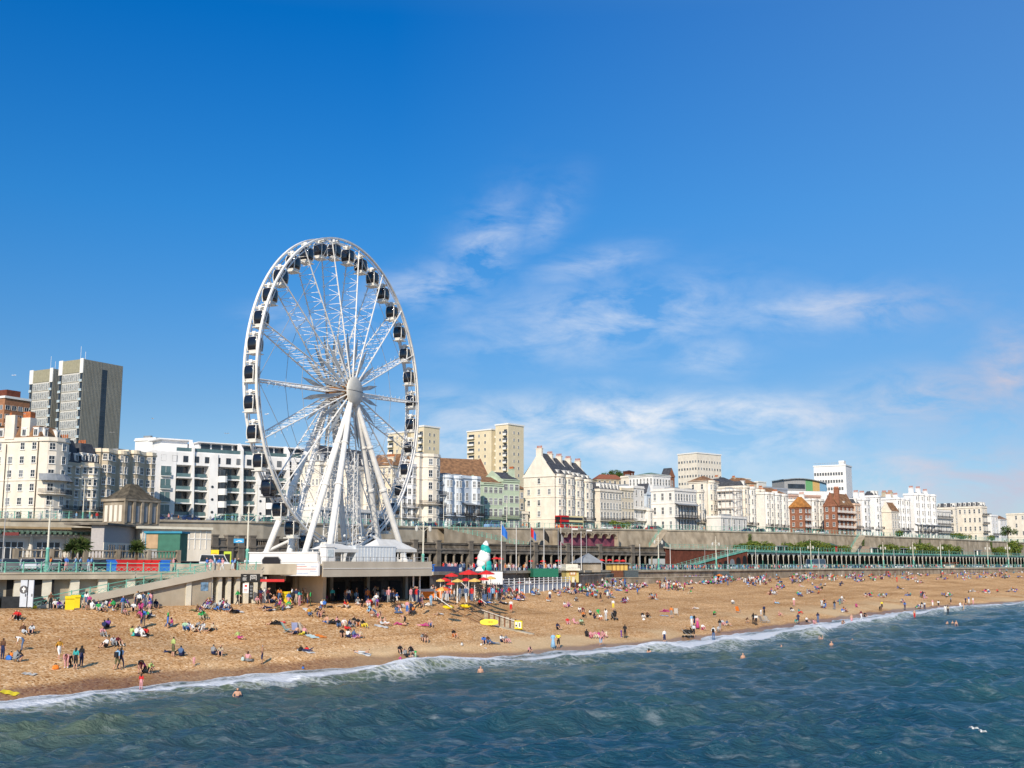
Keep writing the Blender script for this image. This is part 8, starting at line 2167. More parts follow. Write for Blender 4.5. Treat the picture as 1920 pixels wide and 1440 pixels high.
def body_mesh(pose, wide=1.0):
 key = (pose, wide)
 if key in BODY: return BODY[key]
 J = {k: Vector(v) for k, v in POSES[pose]().items()}
 names = list(J); idx = {n: i for i, n in enumerate(names)}
 # root the skin at the pelvis
 me = bpy.data.meshes.new('body'); me.from_pydata([J[n] for n in names], [(idx[a], idx[b]) for a, b, _ in BONES], [])
 o = bpy.data.objects.new('tmp_body', me); C.objects.link(o)
 m = o.modifiers.new('skin', 'SKIN')
 for i, n in enumerate(names):
  r = RADS[n] * (wide if n in ('pel', 'waist', 'chest', 'hpL', 'hpR') else 1)
  sv = me.skin_vertices[0].data[i]; sv.radius = (r, r * (.78 if n in ('chest', 'waist', 'pel') else 1)); sv.use_root = (n == 'pel')
 s_ = o.modifiers.new('sub', 'SUBSURF'); s_.levels = 1; s_.render_levels = 1
 dg = bpy.context.evaluated_depsgraph_get(); ev = o.evaluated_get(dg); res = bpy.data.meshes.new_from_object(ev)
 bpy.data.objects.remove(o)
 res.materials.clear()
 for _ in SLOTS: res.materials.append(DUM)
 up = (J['ht'] - J['hb']).normalized(); face = (J['head'] - J['hb'])
 front = Vector((0, -1, 0)) if pose not in ('ly', 'pr', 'sw') else (Vector((0, 0, 1)) if pose == 'ly' else Vector((0, .7, -.7)))
 if pose == 'be': front = Vector((0, -.3, -1)).normalized()
 mi = []
 for p in res.polygons:
  c = p.center; best = min(BONES, key=lambda b: seg_d(c, J[b[0]], J[b[1]]) - RADS[b[0]] * .5)
  r = best[2]
  if r == 'head':
   rel = c - J['head']; r = 'hair' if (rel.dot(front) < .015 or rel.dot(up) > .055) else 'skin'
  mi.append(SLOTS.index(r) if r in SLOTS else 0)
 res.polygons.foreach_set('material_index', mi); res.polygons.foreach_set('use_smooth', [True] * len(mi)); res.update()
 BODY[key] = res; return res
CL = dict(white=(.75,.75,.74), black=(.018,.018,.022), navy=(.02,.03,.09), blue=(.05,.16,.50), sky=(.25,.45,.65), teal=(.04,.36,.36), red=(.60,.03,.03), pink=(.62,.30,.32), magenta=(.50,.06,.22), green=(.04,.38,.10), lime=(.42,.52,.18),
          yellow=(.78,.62,.06), orange=(.62,.20,.05), ochre=(.48,.24,.03), grey=(.26,.27,.28), pale=(.52,.55,.58), brown=(.12,.06,.035), beige=(.50,.40,.28), maroon=(.16,.02,.03), denim=(.08,.14,.27), purple=(.18,.07,.32), khaki=(.12,.12,.06), cream=(.68,.62,.48), mint=(.40,.62,.42))
WORD = dict(sky='pale blue', pale='pale grey', denim='denim', teal='turquoise', mint='mint green')
def cm(n): return mat('cloth_' + n, CL[n], .9, .08, 4)
SK = [mat('skin_fair', (.56, .32, .22), .6, .06, 4), mat('skin_tan', (.42, .22, .13), .6, .06, 4), mat('skin_brown', (.16, .075, .045), .6, .06, 4)]
HAIR = dict(dark=mat('hair_dark', (.02, .014, .01), .6, .1, 6), brown=mat('hair_brown', (.07, .035, .018), .6, .1, 6), fair=mat('hair_fair', (.40, .27, .12), .6, .1, 6), grey=mat('hair_grey', (.35, .34, .33), .7, .1, 6), bald=SK[0])
POSEW = dict(st='standing', ak='standing, arm bent,', wk='walking', be='bending forward', si='sitting', sl='leaning back', cr='sitting cross legged', ly='lying supine', pr='lying face down', kn='kneeling', cu='crouching', wv='raising both arms', sw='swimming')
PEOPLE = []
skirt_me = MB().lathe([(.15, 0), (.20, -.2), (.27, -.48)], 10)
long_me = MB().lathe([(.14, 0), (.20, -.3), (.30, -.84)], 10)
hairl = MB().lathe([(.02, -.30), (.085, -.22), (.10, -.02), (.02, .06)], 8)
SKM = {}
def person(p, pose='si', top='white', bot='navy', hair='dark', rz=None, s=1.0, skin=0, shorts=None, bare=False, sleeves=False, place='', label=None, group='people on the shingle beach', extra=None, dz=0.0, pxs=0):
 rz = R.uniform(0, 6.28) if rz is None else rz
 me = body_mesh(pose, 1.0)
 o = link('person', me, None, (p[0], p[1], p[2] + dz), rz); o.scale = (s, s, s)
 sk = SK[skin]; t = sk if bare else cm(top); b = cm(bot)
 shorts = (R.random() < .45) if shorts is None else shorts
 ms = dict(skin=sk, top=t, arm=t, fore=t if sleeves else sk, bot=b, shin=sk if shorts else b, foot=sk if shorts and R.random() < .5 else cm(R.choice(['black', 'white', 'grey', 'brown'])), hair=HAIR.get(hair, HAIR['dark']))
 for i, n in enumerate(SLOTS):
  o.material_slots[i].link = 'OBJECT'; o.material_slots[i].material = ms[n]
 J = POSES[pose]()
 if extra == 'skirt' or extra == 'dress':
  m_ = skirt_me if extra == 'skirt' else long_me; k = (extra, bot)
  if k not in SKM: SKM[k] = m_.mesh('skirt' if extra == 'skirt' else 'long_dress', cm(bot), True)
  link('skirt' if extra == 'skirt' else 'long_dress', SKM[k], o, (J['pel'][0], J['pel'][1], J['pel'][2] + .1))
 if extra == 'backpack':
  MB().box(-.15, .15, .10, .28, 1.0, 1.42).build('backpack', cm('black'), o)
 if hair in ('dark', 'brown', 'fair') and pose not in ('ly', 'pr', 'sw', 'be') and R.random() < .45:
  k = ('long', hair)
  if k not in SKM: SKM[k] = hairl.mesh('long_hair', HAIR[hair], True)
  h = J['head']; link('long_hair', SKM[k], o, (h[0], h[1] + .055, h[2]))
 w = lambda c: WORD.get(c, c)
 o['category'] = 'person'; o['group'] = group
 if label: o['label'] = label; LABELED.append(o)
 else:
  hw = 'bare chested ' if bare else ''
  cl = (hw and f"{w(bot)} {'shorts' if shorts else 'trousers'}") or (f"{w(top)} top and {w(bot)} {'skirt' if extra == 'skirt' else 'dress' if extra == 'dress' else 'shorts' if shorts else 'trousers'}")
  PEOPLE.append((o, f"{hw}person {POSEW[pose]} in {cl}", place, pxs))
 return o
def place_of(px, py):
 w_ = float(Yw(AZ(px))); t_ = float(Yt(AZ(px)))
 for lim, nm in ((200, 'below the deck doors'), (330, 'below the ramp'), (460, 'below the shops'), (620, 'left below the wheel'), (800, 'below the platform'), (900, 'below the cafe'), (1010, 'by the groyne'), (1120, 'below the white fence'), (1250, 'below the flint wall'), (1400, 'below the brick walkway'), (1560, 'below the first arches'), (1700, 'below the far steps'), (1800, 'below the black verandah'), (3000, 'near the right edge')):
  if px < lim: return nm
def bp(px, py, pose, top, bot, hair='dark', **k):
 g = ground_hit(px, py)
 k.setdefault('place', place_of(px, py))
 return person(g, pose, top, bot, hair, pxs=px, **k)
FACE_SUN, AWAY, LEFT, RIGHT = 0.0, math.pi, -math.pi / 2, math.pi / 2
# ---- the figures one can tell apart in the photograph (pixel of the feet or seat, pose, clothes)
HAND = [
 (34,1163,'si','red','black','dark',dict(rz=.4)), (29,1162,'si','red','black','brown',dict(rz=-.3)), (44,1189,'sl','brown','pale','fair',dict(rz=.6)), (59,1190,'si','pale','navy','dark',dict(rz=.2)),
 (4,1238,'st','brown','navy','brown',dict(rz=2.8,shorts=False)), (40,1220,'be','white','denim','dark',dict(rz=-1.2,shorts=False)), (28,1242,'cu','grey','grey','dark',dict(rz=2.9,sleeves=True)), (33,1241,'cu','black','navy','dark',dict(rz=2.6)),
 (110,1238,'wk','ochre','white','dark',dict(rz=.9,extra='backpack')), (124,1254,'be','pink','pink','dark',dict(rz=.2)), (141,1256,'st','teal','black','dark',dict(rz=3.0,shorts=True)), (152,1251,'st','black','navy','dark',dict(rz=2.8,shorts=False)), (129,1250,'kn','black','black','dark',dict(rz=.5)),
 (192,1194,'si','pink','grey','dark',dict(rz=.8)), (198,1216,'si','white','black','dark',dict(rz=-.5)), (212,1212,'si','pale','grey','brown',dict(rz=.6)), (221,1211,'si','maroon','black','dark',dict(rz=.9)), (219,1257,'wk','sky','khaki','brown',dict(rz=2.9,extra='backpack',shorts=True)), (226,1255,'wk','denim','navy','dark',dict(rz=2.9,extra='backpack')),
 (262,1264,'be','black','maroon','dark',dict(rz=.5,shorts=True)), (280,1263,'cu','lime','black','dark',dict(rz=1.2)), (271,1262,'kn','magenta','black','dark',dict(rz=-.8)), (264,1294,'st','red','pink','dark',dict(rz=3.1,s=.72)),
 (248,1193,'cr','lime','beige','brown',dict(rz=2.6)), (256,1194,'cr','white','navy','fair',dict(rz=3.0)), (266,1195,'cr','white','white','brown',dict(rz=2.8)), (273,1194,'cr','red','black','dark',dict(rz=3.5)), (259,1190,'cr','pale','denim','dark',dict(rz=.1)),
 (324,1233,'st','lime','khaki','dark',dict(rz=2.5,shorts=True)), (319,1226,'pr','navy','black','dark',dict(rz=1)), (339,1231,'si','denim','navy','dark',dict(rz=3.2)), (363,1251,'st','pink','pink','brown',dict(rz=.3,s=.5)),
 (346,1183,'si','mint','denim','dark',dict(rz=.3)), (354,1182,'si','white','blue','dark',dict(rz=.9)), (368,1185,'kn','grey','black','dark',dict(rz=2.4)), (380,1183,'si','pale','white','brown',dict(rz=-.3)), (395,1184,'sl','beige','black','dark',dict(rz=-.4)), (362,1186,'si','white','beige','fair',dict(rz=2)),
 (400,1229,'si','grey','navy','dark',dict(rz=2.9)), (413,1230,'si','beige','navy','brown',dict(rz=.2)), (449,1199,'sl','lime','magenta','dark',dict(rz=.9)), (465,1241,'cr','pink','grey','brown',dict(rz=3.0)),
 (491,1246,'st','white','navy','grey',dict(rz=-1.4,bare=True,shorts=True,skin=1)), (515,1172,'ly','black','black','bald',dict(rz=-1.2)), (522,1170,'ly','red','black','brown',dict(rz=-1.0)),
 (553,1190,'sl','white','navy','bald',dict(rz=-.5,bare=True,shorts=True)), (568,1191,'sl','pink','yellow','brown',dict(rz=-.3)), (580,1155,'sl','ochre','denim','brown',dict(rz=.3,shorts=False)),
 (376,1162,'si','green','beige','brown',dict(rz=.5)), (381,1160,'si','green','khaki','dark',dict(rz=1.0)), (437,1148,'ly','navy','black','dark',dict(rz=-.6)), (445,1150,'ly','pale','black','brown',dict(rz=-.6)), (498,1142,'ly','navy','navy','dark',dict(rz=-.6)), (507,1146,'pr','pale','navy','brown',dict(rz=-.6)),
 (627,1172,'sl','pink','black','brown',dict(rz=-1.0)), (634,1176,'si','black','denim','dark',dict(rz=.3)), (645,1176,'si','white','pink','brown',dict(rz=.1)), (649,1181,'sl','beige','red','dark',dict(rz=.7)), (663,1172,'si','black','beige','dark',dict(rz=-.3)), (671,1174,'si','black','orange','dark',dict(rz=.2)), (681,1177,'si','black','yellow','dark',dict(rz=.9)), (656,1178,'si','navy','grey','brown',dict(rz=2.1)),
 (641,1195,'si','black','brown','brown',dict(rz=.3)), (653,1197,'si','white','navy','dark',dict(rz=2.7)), (664,1197,'si','denim','purple','dark',dict(rz=2.4)), (672,1198,'sl','beige','pink','brown',dict(rz=-.6)), (676,1226,'pr','beige','pale','brown',dict(rz=1.3,bare=True)), (570,1222,'pr','pale','navy','brown',dict(rz=1.4)),
 (716,1172,'sl','beige','pale','dark',dict(rz=.8,bare=True,shorts=True)), (724,1172,'sl','pink','white','brown',dict(rz=.8,bare=True,shorts=True)), (758,1173,'be','pink','black','brown',dict(rz=-1.2,bare=True,shorts=True)), (750,1173,'ly','pink','magenta','dark',dict(rz=-1.3,bare=True)), (792,1175,'ly','pink','magenta','fair',dict(rz=1.2)), (806,1175,'si','purple','blue','brown',dict(rz=.3,bare=True,shorts=True)),
 (793,1203,'si','grey','black','dark',dict(rz=.3)), (798,1204,'si','brown','beige','dark',dict(rz=.2,shorts=True)), (750,1227,'si','black','black','dark',dict(rz=.4)), (770,1231,'cu','black','grey','dark',dict(rz=1.0)), (763,1234,'sl','grey','black','brown',dict(rz=.8)), (779,1235,'st','green','mint','brown',dict(rz=.5,s=.5)), (752,1241,'sl','magenta','pink','brown',dict(rz=.6,s=.6)), (771,1228,'cu','black','navy','dark',dict(rz=-.3)),
 (851,1195,'si','black','orange','dark',dict(rz=.5)), (907,1208,'si','blue','navy','dark',dict(rz=.2)), (915,1208,'si','brown','denim','dark',dict(rz=.4)), (925,1209,'ly','grey','denim','brown',dict(rz=-1.0)), (941,1205,'si','white','navy','dark',dict(rz=.7)), (949,1205,'si','grey','pink','dark',dict(rz=.8)),
 (1037,1217,'st','sky','sky','grey',dict(rz=.2,extra='dress')), (1047,1216,'ak','yellow','black','dark',dict(rz=.2,shorts=True)), (992,1227,'cu','pink','black','dark',dict(rz=.9,s=.9)), (1046,1181,'si','navy','black','dark',dict(rz=.6)),
 (958,1149,'st','white','red','fair',dict(rz=.0,shorts=True)), (1031,1128,'st','white','navy','dark',dict(rz=2.6,shorts=True)), (1126,1128,'st','brown','black','dark',dict(rz=.2,shorts=True)), (822,1154,'ly','pale','beige','brown',dict(rz=-.5)), (797,1137,'ly','cream','white','fair',dict(rz=.9)), (808,1137,'st','sky','sky','brown',dict(rz=.4,s=.85)),
 (900,1136,'si','red','black','dark',dict(rz=-.3)), (904,1136,'si','maroon','black','dark',dict(rz=.3)), (912,1132,'ly','blue','blue','dark',dict(rz=-1.2)), (920,1132,'ly','cream','white','brown',dict(rz=-1.0)), (941,1132,'ly','white','navy','brown',dict(rz=-1.0)), (948,1134,'ly','black','black','dark',dict(rz=-1.0)),
 (1059,1139,'si','white','pink','dark',dict(rz=.6)), (1066,1138,'si','pink','purple','dark',dict(rz=.9)), (1087,1149,'si','white','navy','dark',dict(rz=.3)), (1093,1149,'si','maroon','black','dark',dict(rz=.4)), (1107,1154,'si','white','black','brown',dict(rz=1)), (1122,1153,'cr','green','green','dark',dict(rz=.3,s=1.1)), (1126,1163,'si','white','orange','brown',dict(rz=.3)), (1136,1164,'st','white','pale','dark',dict(rz=2.6,shorts=False)), (1150,1145,'st','white','yellow','brown',dict(rz=.3)), (1149,1160,'si','black','black','dark',dict(rz=.8)), (1115,1160,'si','black','navy','dark',dict(rz=1.2)), (1094,1158,'si','orange','black','dark',dict(rz=.4)),
 (1064,1171,'si','red','pink','dark',dict(rz=.2)), (1078,1170,'sl','pink','pink','brown',dict(rz=.6)), (1090,1172,'si','mint','khaki','dark',dict(rz=.4)), (1100,1194,'si','black','black','dark',dict(rz=2.8)), (1108,1197,'si','pink','magenta','fair',dict(rz=.3)), (1116,1197,'si','pink','cream','dark',dict(rz=.5)), (1125,1197,'sl','magenta','pink','brown',dict(rz=.5)), (1131,1195,'si','pink','pink','brown',dict(rz=.9)), (1137,1196,'st','cream','cream','fair',dict(rz=.4,s=.5,shorts=True)), (1127,1212,'be','pink','sky','brown',dict(rz=.3)),
 (1172,1197,'st','black','black','dark',dict(rz=2.7,shorts=False)), (1165,1196,'st','purple','purple','brown',dict(rz=.8,s=.6)), (1246,1207,'st','white','navy','brown',dict(rz=.5,shorts=True)), (1205,1159,'si','black','white','dark',dict(rz=.3)), (1214,1158,'si','brown','black','brown',dict(rz=.5)), (1259,1159,'st','orange','grey','brown',dict(rz=2.9,shorts=True)), (1246,1146,'ly','magenta','magenta','brown',dict(rz=-.9)), (1303,1142,'ly','white','white','brown',dict(rz=-.9)), (1339,1156,'cu','green','black','dark',dict(rz=.6)),
 (1297,1176,'st','sky','white','dark',dict(rz=.5,shorts=False)), (1308,1180,'st','pink','magenta','dark',dict(rz=.2,extra='dress')), (1301,1196,'st','pale','black','dark',dict(rz=2.9,shorts=True)), (1302,1175,'st','black','navy','dark',dict(rz=.8)), (1318,1182,'si','white','magenta','dark',dict(rz=.4)), (1338,1200,'st','white','denim','dark',dict(rz=2.8,extra='backpack')), (1350,1184,'st','black','grey','dark',dict(rz=2.6)), (1346,1186,'cu','pale','grey','brown',dict(rz=.9)), (1355,1173,'si','pale','pink','dark',dict(rz=.5)), (1364,1174,'si','denim','beige','brown',dict(rz=.9)), (1374,1133 + 0,'si','white','grey','dark',dict(rz=.2)) ,
 (1413,1171,'st','black','black','dark',dict(rz=2.9,shorts=False)), (1418,1173,'st','white','black','dark',dict(rz=3.1,shorts=False)), (1400,1169,'cu','brown','beige','dark',dict(rz=.7)), (1433,1155,'st','navy','black','dark',dict(rz=.5,shorts=False)), (1427,1156,'st','white','pale','brown',dict(rz=.5,s=.7)), (1455,1132,'sl','pink','sky','brown',dict(rz=.8,bare=True)), (1462,1155,'si','beige','pink','brown',dict(rz=.7,bare=True)), (1484,1147,'si','black','white','dark',dict(rz=.4)), (1499,1151,'si','teal','red','brown',dict(rz=.8)), (1497,1171,'st','navy','navy','dark',dict(rz=3.1,shorts=False)), (1492,1171,'cu','teal','teal','dark',dict(rz=.4)), (1513,1167,'si','white','black','dark',dict(rz=.6)), (1489,1137,'st','white','pink','fair',dict(rz=.2)),
 (1534,1168,'st','navy','denim','dark',dict(rz=2.9,shorts=False)), (1527,1171,'si','pink','pink','brown',dict(rz=.4)), (1565,1143,'st','black','denim','dark',dict(rz=2.8,shorts=False)), (1579,1132,'st','white','grey','dark',dict(rz=.4)), (1575,1134,'st','teal','teal','dark',dict(rz=.7,s=.75)), (1583,1145,'si','pink','grey','dark',dict(rz=.5)), (1606,1139,'si','magenta','magenta','brown',dict(rz=.6)), (1615,1163,'wk','maroon','white','dark',dict(rz=.6)), (1622,1157,'si','black','black','dark',dict(rz=.3)), (1650,1145,'cu','black','black','dark',dict(rz=.3)), (1654,1143,'st','yellow','black','brown',dict(rz=.2)), (1697,1144,'st','blue','navy','dark',dict(rz=2.8,shorts=False)), (1729,1143,'st','black','pale','dark',dict(rz=.4)), (1734,1144,'ak','pale','navy','brown',dict(rz=2.6)), (1749,1139,'st','pink','white','brown',dict(rz=.3)), (1760,1140,'st','white','black','dark',dict(rz=2.9)), (1773,1151,'st','white','white','brown',dict(rz=3)), (1778,1152,'st','beige','black','dark',dict(rz=2.6)), (1801,1144,'st','white','white','brown',dict(rz=.3)), (1807,1145,'st','beige','beige','fair',dict(rz=.7,bare=True,shorts=True)), (1811,1134,'st','navy','black','dark',dict(rz=.5)), (1817,1132,'st','blue','white','dark',dict(rz=.5)), (1825,1134,'st','white','pink','brown',dict(rz=.5)), (1783,1133,'st','grey','black','dark',dict(rz=.5)), (1682,1092,'st','red','red','dark',dict(rz=.5)),
 (56,1142,'ak','white','white','dark',dict(rz=.4,extra='dress')), (94,1144,'st','brown','black','dark',dict(rz=.3,shorts=False,label=None)), (83,1139,'cu','black','black','dark',dict(rz=.4)), (103,1141,'si','white','black','dark',dict(rz=.4)), (111,1142,'si','purple','denim','dark',dict(rz=.9)), (124,1143,'cu','black','black','dark',dict(rz=.4)), (161,1141,'st','white','denim','dark',dict(rz=2.9)), (173,1138,'st','black','black','brown',dict(rz=.3)), (157,1144,'cu','beige','grey','brown',dict(rz=.4)), (167,1142,'st','magenta','black','brown',dict(rz=.4,s=.8)), (173,1144,'si','white','white','dark',dict(rz=2.8)), (183,1142,'si','navy','blue','dark',dict(rz=.4)),
 (285,1132,'st','grey','black','grey',dict(rz=.4,extra='dress')), (294,1131,'st','beige','beige','fair',dict(rz=.6)), (309,1132,'st','white','black','dark',dict(rz=.6,shorts=False)), (326,1132,'st','lime','cream','dark',dict(rz=.3,shorts=False)), (321,1132,'st','red','maroon','dark',dict(rz=.3)), (336,1133,'st','beige','denim','brown',dict(rz=3,shorts=False)), (250,1146,'si','white','black','dark',dict(rz=.3)), (264,1144,'si','magenta','magenta','brown',dict(rz=.3)), (280,1147,'st','purple','pink','brown',dict(rz=.4,s=.65)), (351,1134,'cu','sky','pale','brown',dict(rz=.3)), (445,1136,'wk','green','black','dark',dict(rz=1.2)), (459,1122,'st','white','denim','dark',dict(rz=.3,shorts=False)), (482,1122,'st','sky','denim','dark',dict(rz=2.9)), (467,1126,'st','pink','sky','brown',dict(rz=2.9)), (502,1132,'wk','maroon','black','brown',dict(rz=1.3)), (516,1121,'st','cream','cream','grey',dict(rz=.3)), (572,1131,'st','beige','khaki','grey',dict(rz=.2)), (563,1131,'si','navy','denim','brown',dict(rz=.4)), (555,1130,'st','pink','black','dark',dict(rz=.4)),
 (623,1131,'st','teal','black','dark',dict(rz=.4,extra='dress')), (653,1131,'st','white','navy','dark',dict(rz=2.9,shorts=False)), (659,1127,'st','orange','beige','brown',dict(rz=.6,s=.8)), (677,1122,'st','brown','black','dark',dict(rz=.4)), (686,1120,'st','white','white','dark',dict(rz=.4)), (693,1119,'st','beige','khaki','fair',dict(rz=.4)), (671,1135,'cr','grey','pale','dark',dict(rz=.3)), (678,1139,'cu','black','black','dark',dict(rz=.3)), (694,1136,'si','red','maroon','dark',dict(rz=2.8)), (701,1133,'si','pale','grey','dark',dict(rz=.4)), (690,1139,'si','pink','white','brown',dict(rz=.3)), (735,1128,'be','mint','khaki','grey',dict(rz=-1.0)), (744,1132,'wk','blue','white','brown',dict(rz=1.2,s=.75)), (774,1124,'be','beige','khaki','brown',dict(rz=-1.2)), (796,1114,'st','white','black','dark',dict(rz=.4)),
]
for (px, py, pose, top, bot, hair, kw) in HAND:
 kw = dict(kw); kw.pop('label', None)
 bp(px, py, pose, top, bot, hair, **kw)
# ---- bathers
def bather(px, py, pose, dz, bot='navy', hair='dark', rz=.3, s=1.0, top='white', bare=True):
 Y = y_at(px, py, .1); x, _ = P(px, Y, .1)
 person((x, Y, .1), pose, top, bot, hair, rz=rz, s=s, bare=bare, shorts=True, group='people in the sea', place='in the water', dz=dz, pxs=px)
for a_ in ((445, 1310, 'ak', -.95), (750, 1258, 'sl', -.05, 'black'), (799, 1253, 'st', -.6, 'pink', 'fair'), (901, 1262, 'st', -1.1), (873, 1283, 'sw', -.25, 'pale', 'dark', -1.3), (1217, 1227, 'st', -1.05, 'navy', 'dark', 2.8), (1204, 1221, 'st', -1.35), (1465, 1213, 'st', -1.45), (1393, 1233, 'st', -1.25, 'navy', 'fair'), (1539, 1205, 'wv', -1.0, 'navy', 'fair'), (1559, 1211, 'st', -1.15), (1598, 1202, 'st', -1.4),
          (1776, 1168, 'st', -1.4), (1786, 1168, 'st', -1.35), (1793, 1170, 'st', -1.15), (1826, 1167, 'st', -1.1), (1724, 1186, 'st', -1.45), (1715, 1160, 'st', -.2, 'red'), (1597, 1169, 'st', -.2, 'pink'), (1580, 1172, 'cu', -.1, 'black')):
 bather(*a_)
# ---- the crowd further up and away, seeded where the photograph shows groups
tops = ['white', 'white', 'black', 'navy', 'grey', 'pale', 'red', 'pink', 'blue', 'sky', 'teal', 'brown', 'beige', 'magenta', 'green', 'purple', 'orange', 'maroon', 'denim']
bots = ['black', 'navy', 'denim', 'grey', 'khaki', 'white', 'brown', 'pale', 'beige', 'maroon', 'blue', 'pink']
RC = random.Random(21)
CROWD = [(200,1140,8,14,2,'s'), (225,1139,9,14,2,'s'), (272,1141,8,14,2.5,'m'), (395,1139,6,15,3,'s'), (420,1142,4,10,3,'s'), (480,1130,7,22,3,'m'), (520,1130,4,14,2,'m'), (560,1132,4,12,3,'m'), (700,1126,5,10,4,'m'), (925,1120,11,13,5,'m'), (960,1122,9,14,4,'m'), (975,1124,6,8,3,'s'), (1003,1113,5,10,3,'s'), (1045,1110,3,14,2,'s'), (1080,1112,8,15,3,'s'), (1108,1111,5,12,3,'s'), (1140,1103,8,18,3,'m'),
         (1160,1106,6,12,3,'s'), (1190,1104,8,14,3,'s'), (1205,1100,6,10,2,'s'), (1172,1129,4,6,2,'s'), (1225,1122,4,8,2,'s'), (1252,1104,7,12,3,'m'), (1270,1106,6,10,3,'m'), (1290,1096,3,8,2,'s'), (1325,1095,5,14,1.5,'s'), (1345,1094,9,14,2.5,'m'), (1365,1090,6,10,2,'m'), (1410,1094,11,16,3,'m'), (1432,1092,5,8,2,'m'), (1448,1113,4,6,3,'s'), (1460,1103,3,5,2,'s'), (1495,1092,8,12,2.5,'m'), (1510,1088,5,8,2,'m'), (1525,1084,5,10,2,'m'),
         (1560,1089,5,10,2,'m'), (1590,1085,6,14,2,'s'), (1612,1090,5,10,2,'s'), (1640,1088,4,8,3,'s'), (1652,1084,3,6,2,'s'), (1702,1086,8,12,2,'s'), (1733,1080,3,8,2,'s'), (1722,1092,4,8,2,'s'), (1772,1087,3,8,2,'s'), (1790,1076,5,10,1,'s'), (1812,1085,5,10,3,'s'), (1865,1080,7,10,2.5,'s'), (1888,1083,6,10,3,'s'), (1845,1082,4,8,2,'s'), (1520,1112,4,8,2,'s'), (1536,1106,3,8,2,'s'), (1500,1118,3,6,2,'s'),
         (1630,1118,4,10,2,'s'), (1655,1119,5,8,2,'s'), (1690,1104,2,6,1,'s'), (1707,1118,2,6,1,'s'), (1731,1122,4,6,2,'m'), (1778,1117,6,8,3,'s'), (1822,1110,2,5,1,'s'), (1850,1111,4,10,2,'s'), (1900,1108,4,12,3,'s'), (1585,1147,3,5,2,'s'), (1692,1130,2,3,1,'s'), (1723,1141,3,5,2,'s'), (1575,1129,3,6,2,'s'), (1545,1140,3,5,2,'m'), (1462,1095,3,6,2,'s'), (650,1109,4,12,2,'m'), (600,1127,3,8,2,'s')]
for _ in range(270):
 a_ = AZ(RC.uniform(925, 1918)); v_ = RC.uniform(.5, .985) ** .8 if _ < 150 else RC.uniform(.84, .98)
 Yy = float(Yw(a_)) * (1 - v_) + float(Yt(a_)) * v_; zz = float(beach_z(a_ * Yy, Yy)); d_ = Yy * CT + (zz - HC) * ST
 CROWD.append((960 + F * a_ * Yy / d_, 720 - F * (-Yy * ST + (zz - HC) * CT) / d_, RC.choice([1, 1, 2, 2, 3]) * .46, 5, 1, RC.choice('ssm')))
for _ in range(34):
 CROWD.append((RC.uniform(185, 800), RC.uniform(1137, 1152) if _ < 24 else RC.uniform(1150, 1180), .92, 8, 1.5, RC.choice('ssm')))
for (cx, cy, n, sx, sy, k) in CROWD:
 for _ in range(max(1, round(n * 2.2))):
  px = cx + RC.gauss(0, sx * .55); py = cy + RC.gauss(0, sy * .6)
  g = ground_hit(px, py)
  if g is None: continue
  v = (g.y - float(Yw(g.x / g.y))) / (float(Yt(g.x / g.y)) - float(Yw(g.x / g.y)))
  if v > .99 or v < .02: continue
  pose = RC.choice(['si', 'si', 'sl', 'cr', 'ly', 'si'] if k == 's' else ['si', 'st', 'st', 'wk', 'cr', 'ak', 'si'])
  person(g, pose, RC.choice(tops), RC.choice(bots), RC.choice(['dark', 'dark', 'brown', 'fair', 'grey']), rz=RC.uniform(0, 6.28), s=RC.choice([1, 1, 1, .95, 1.04, .7]), skin=RC.choice([0, 0, 1, 2]), place=place_of(px, py), bare=RC.random() < .1, pxs=px, shorts=RC.random() < .5)
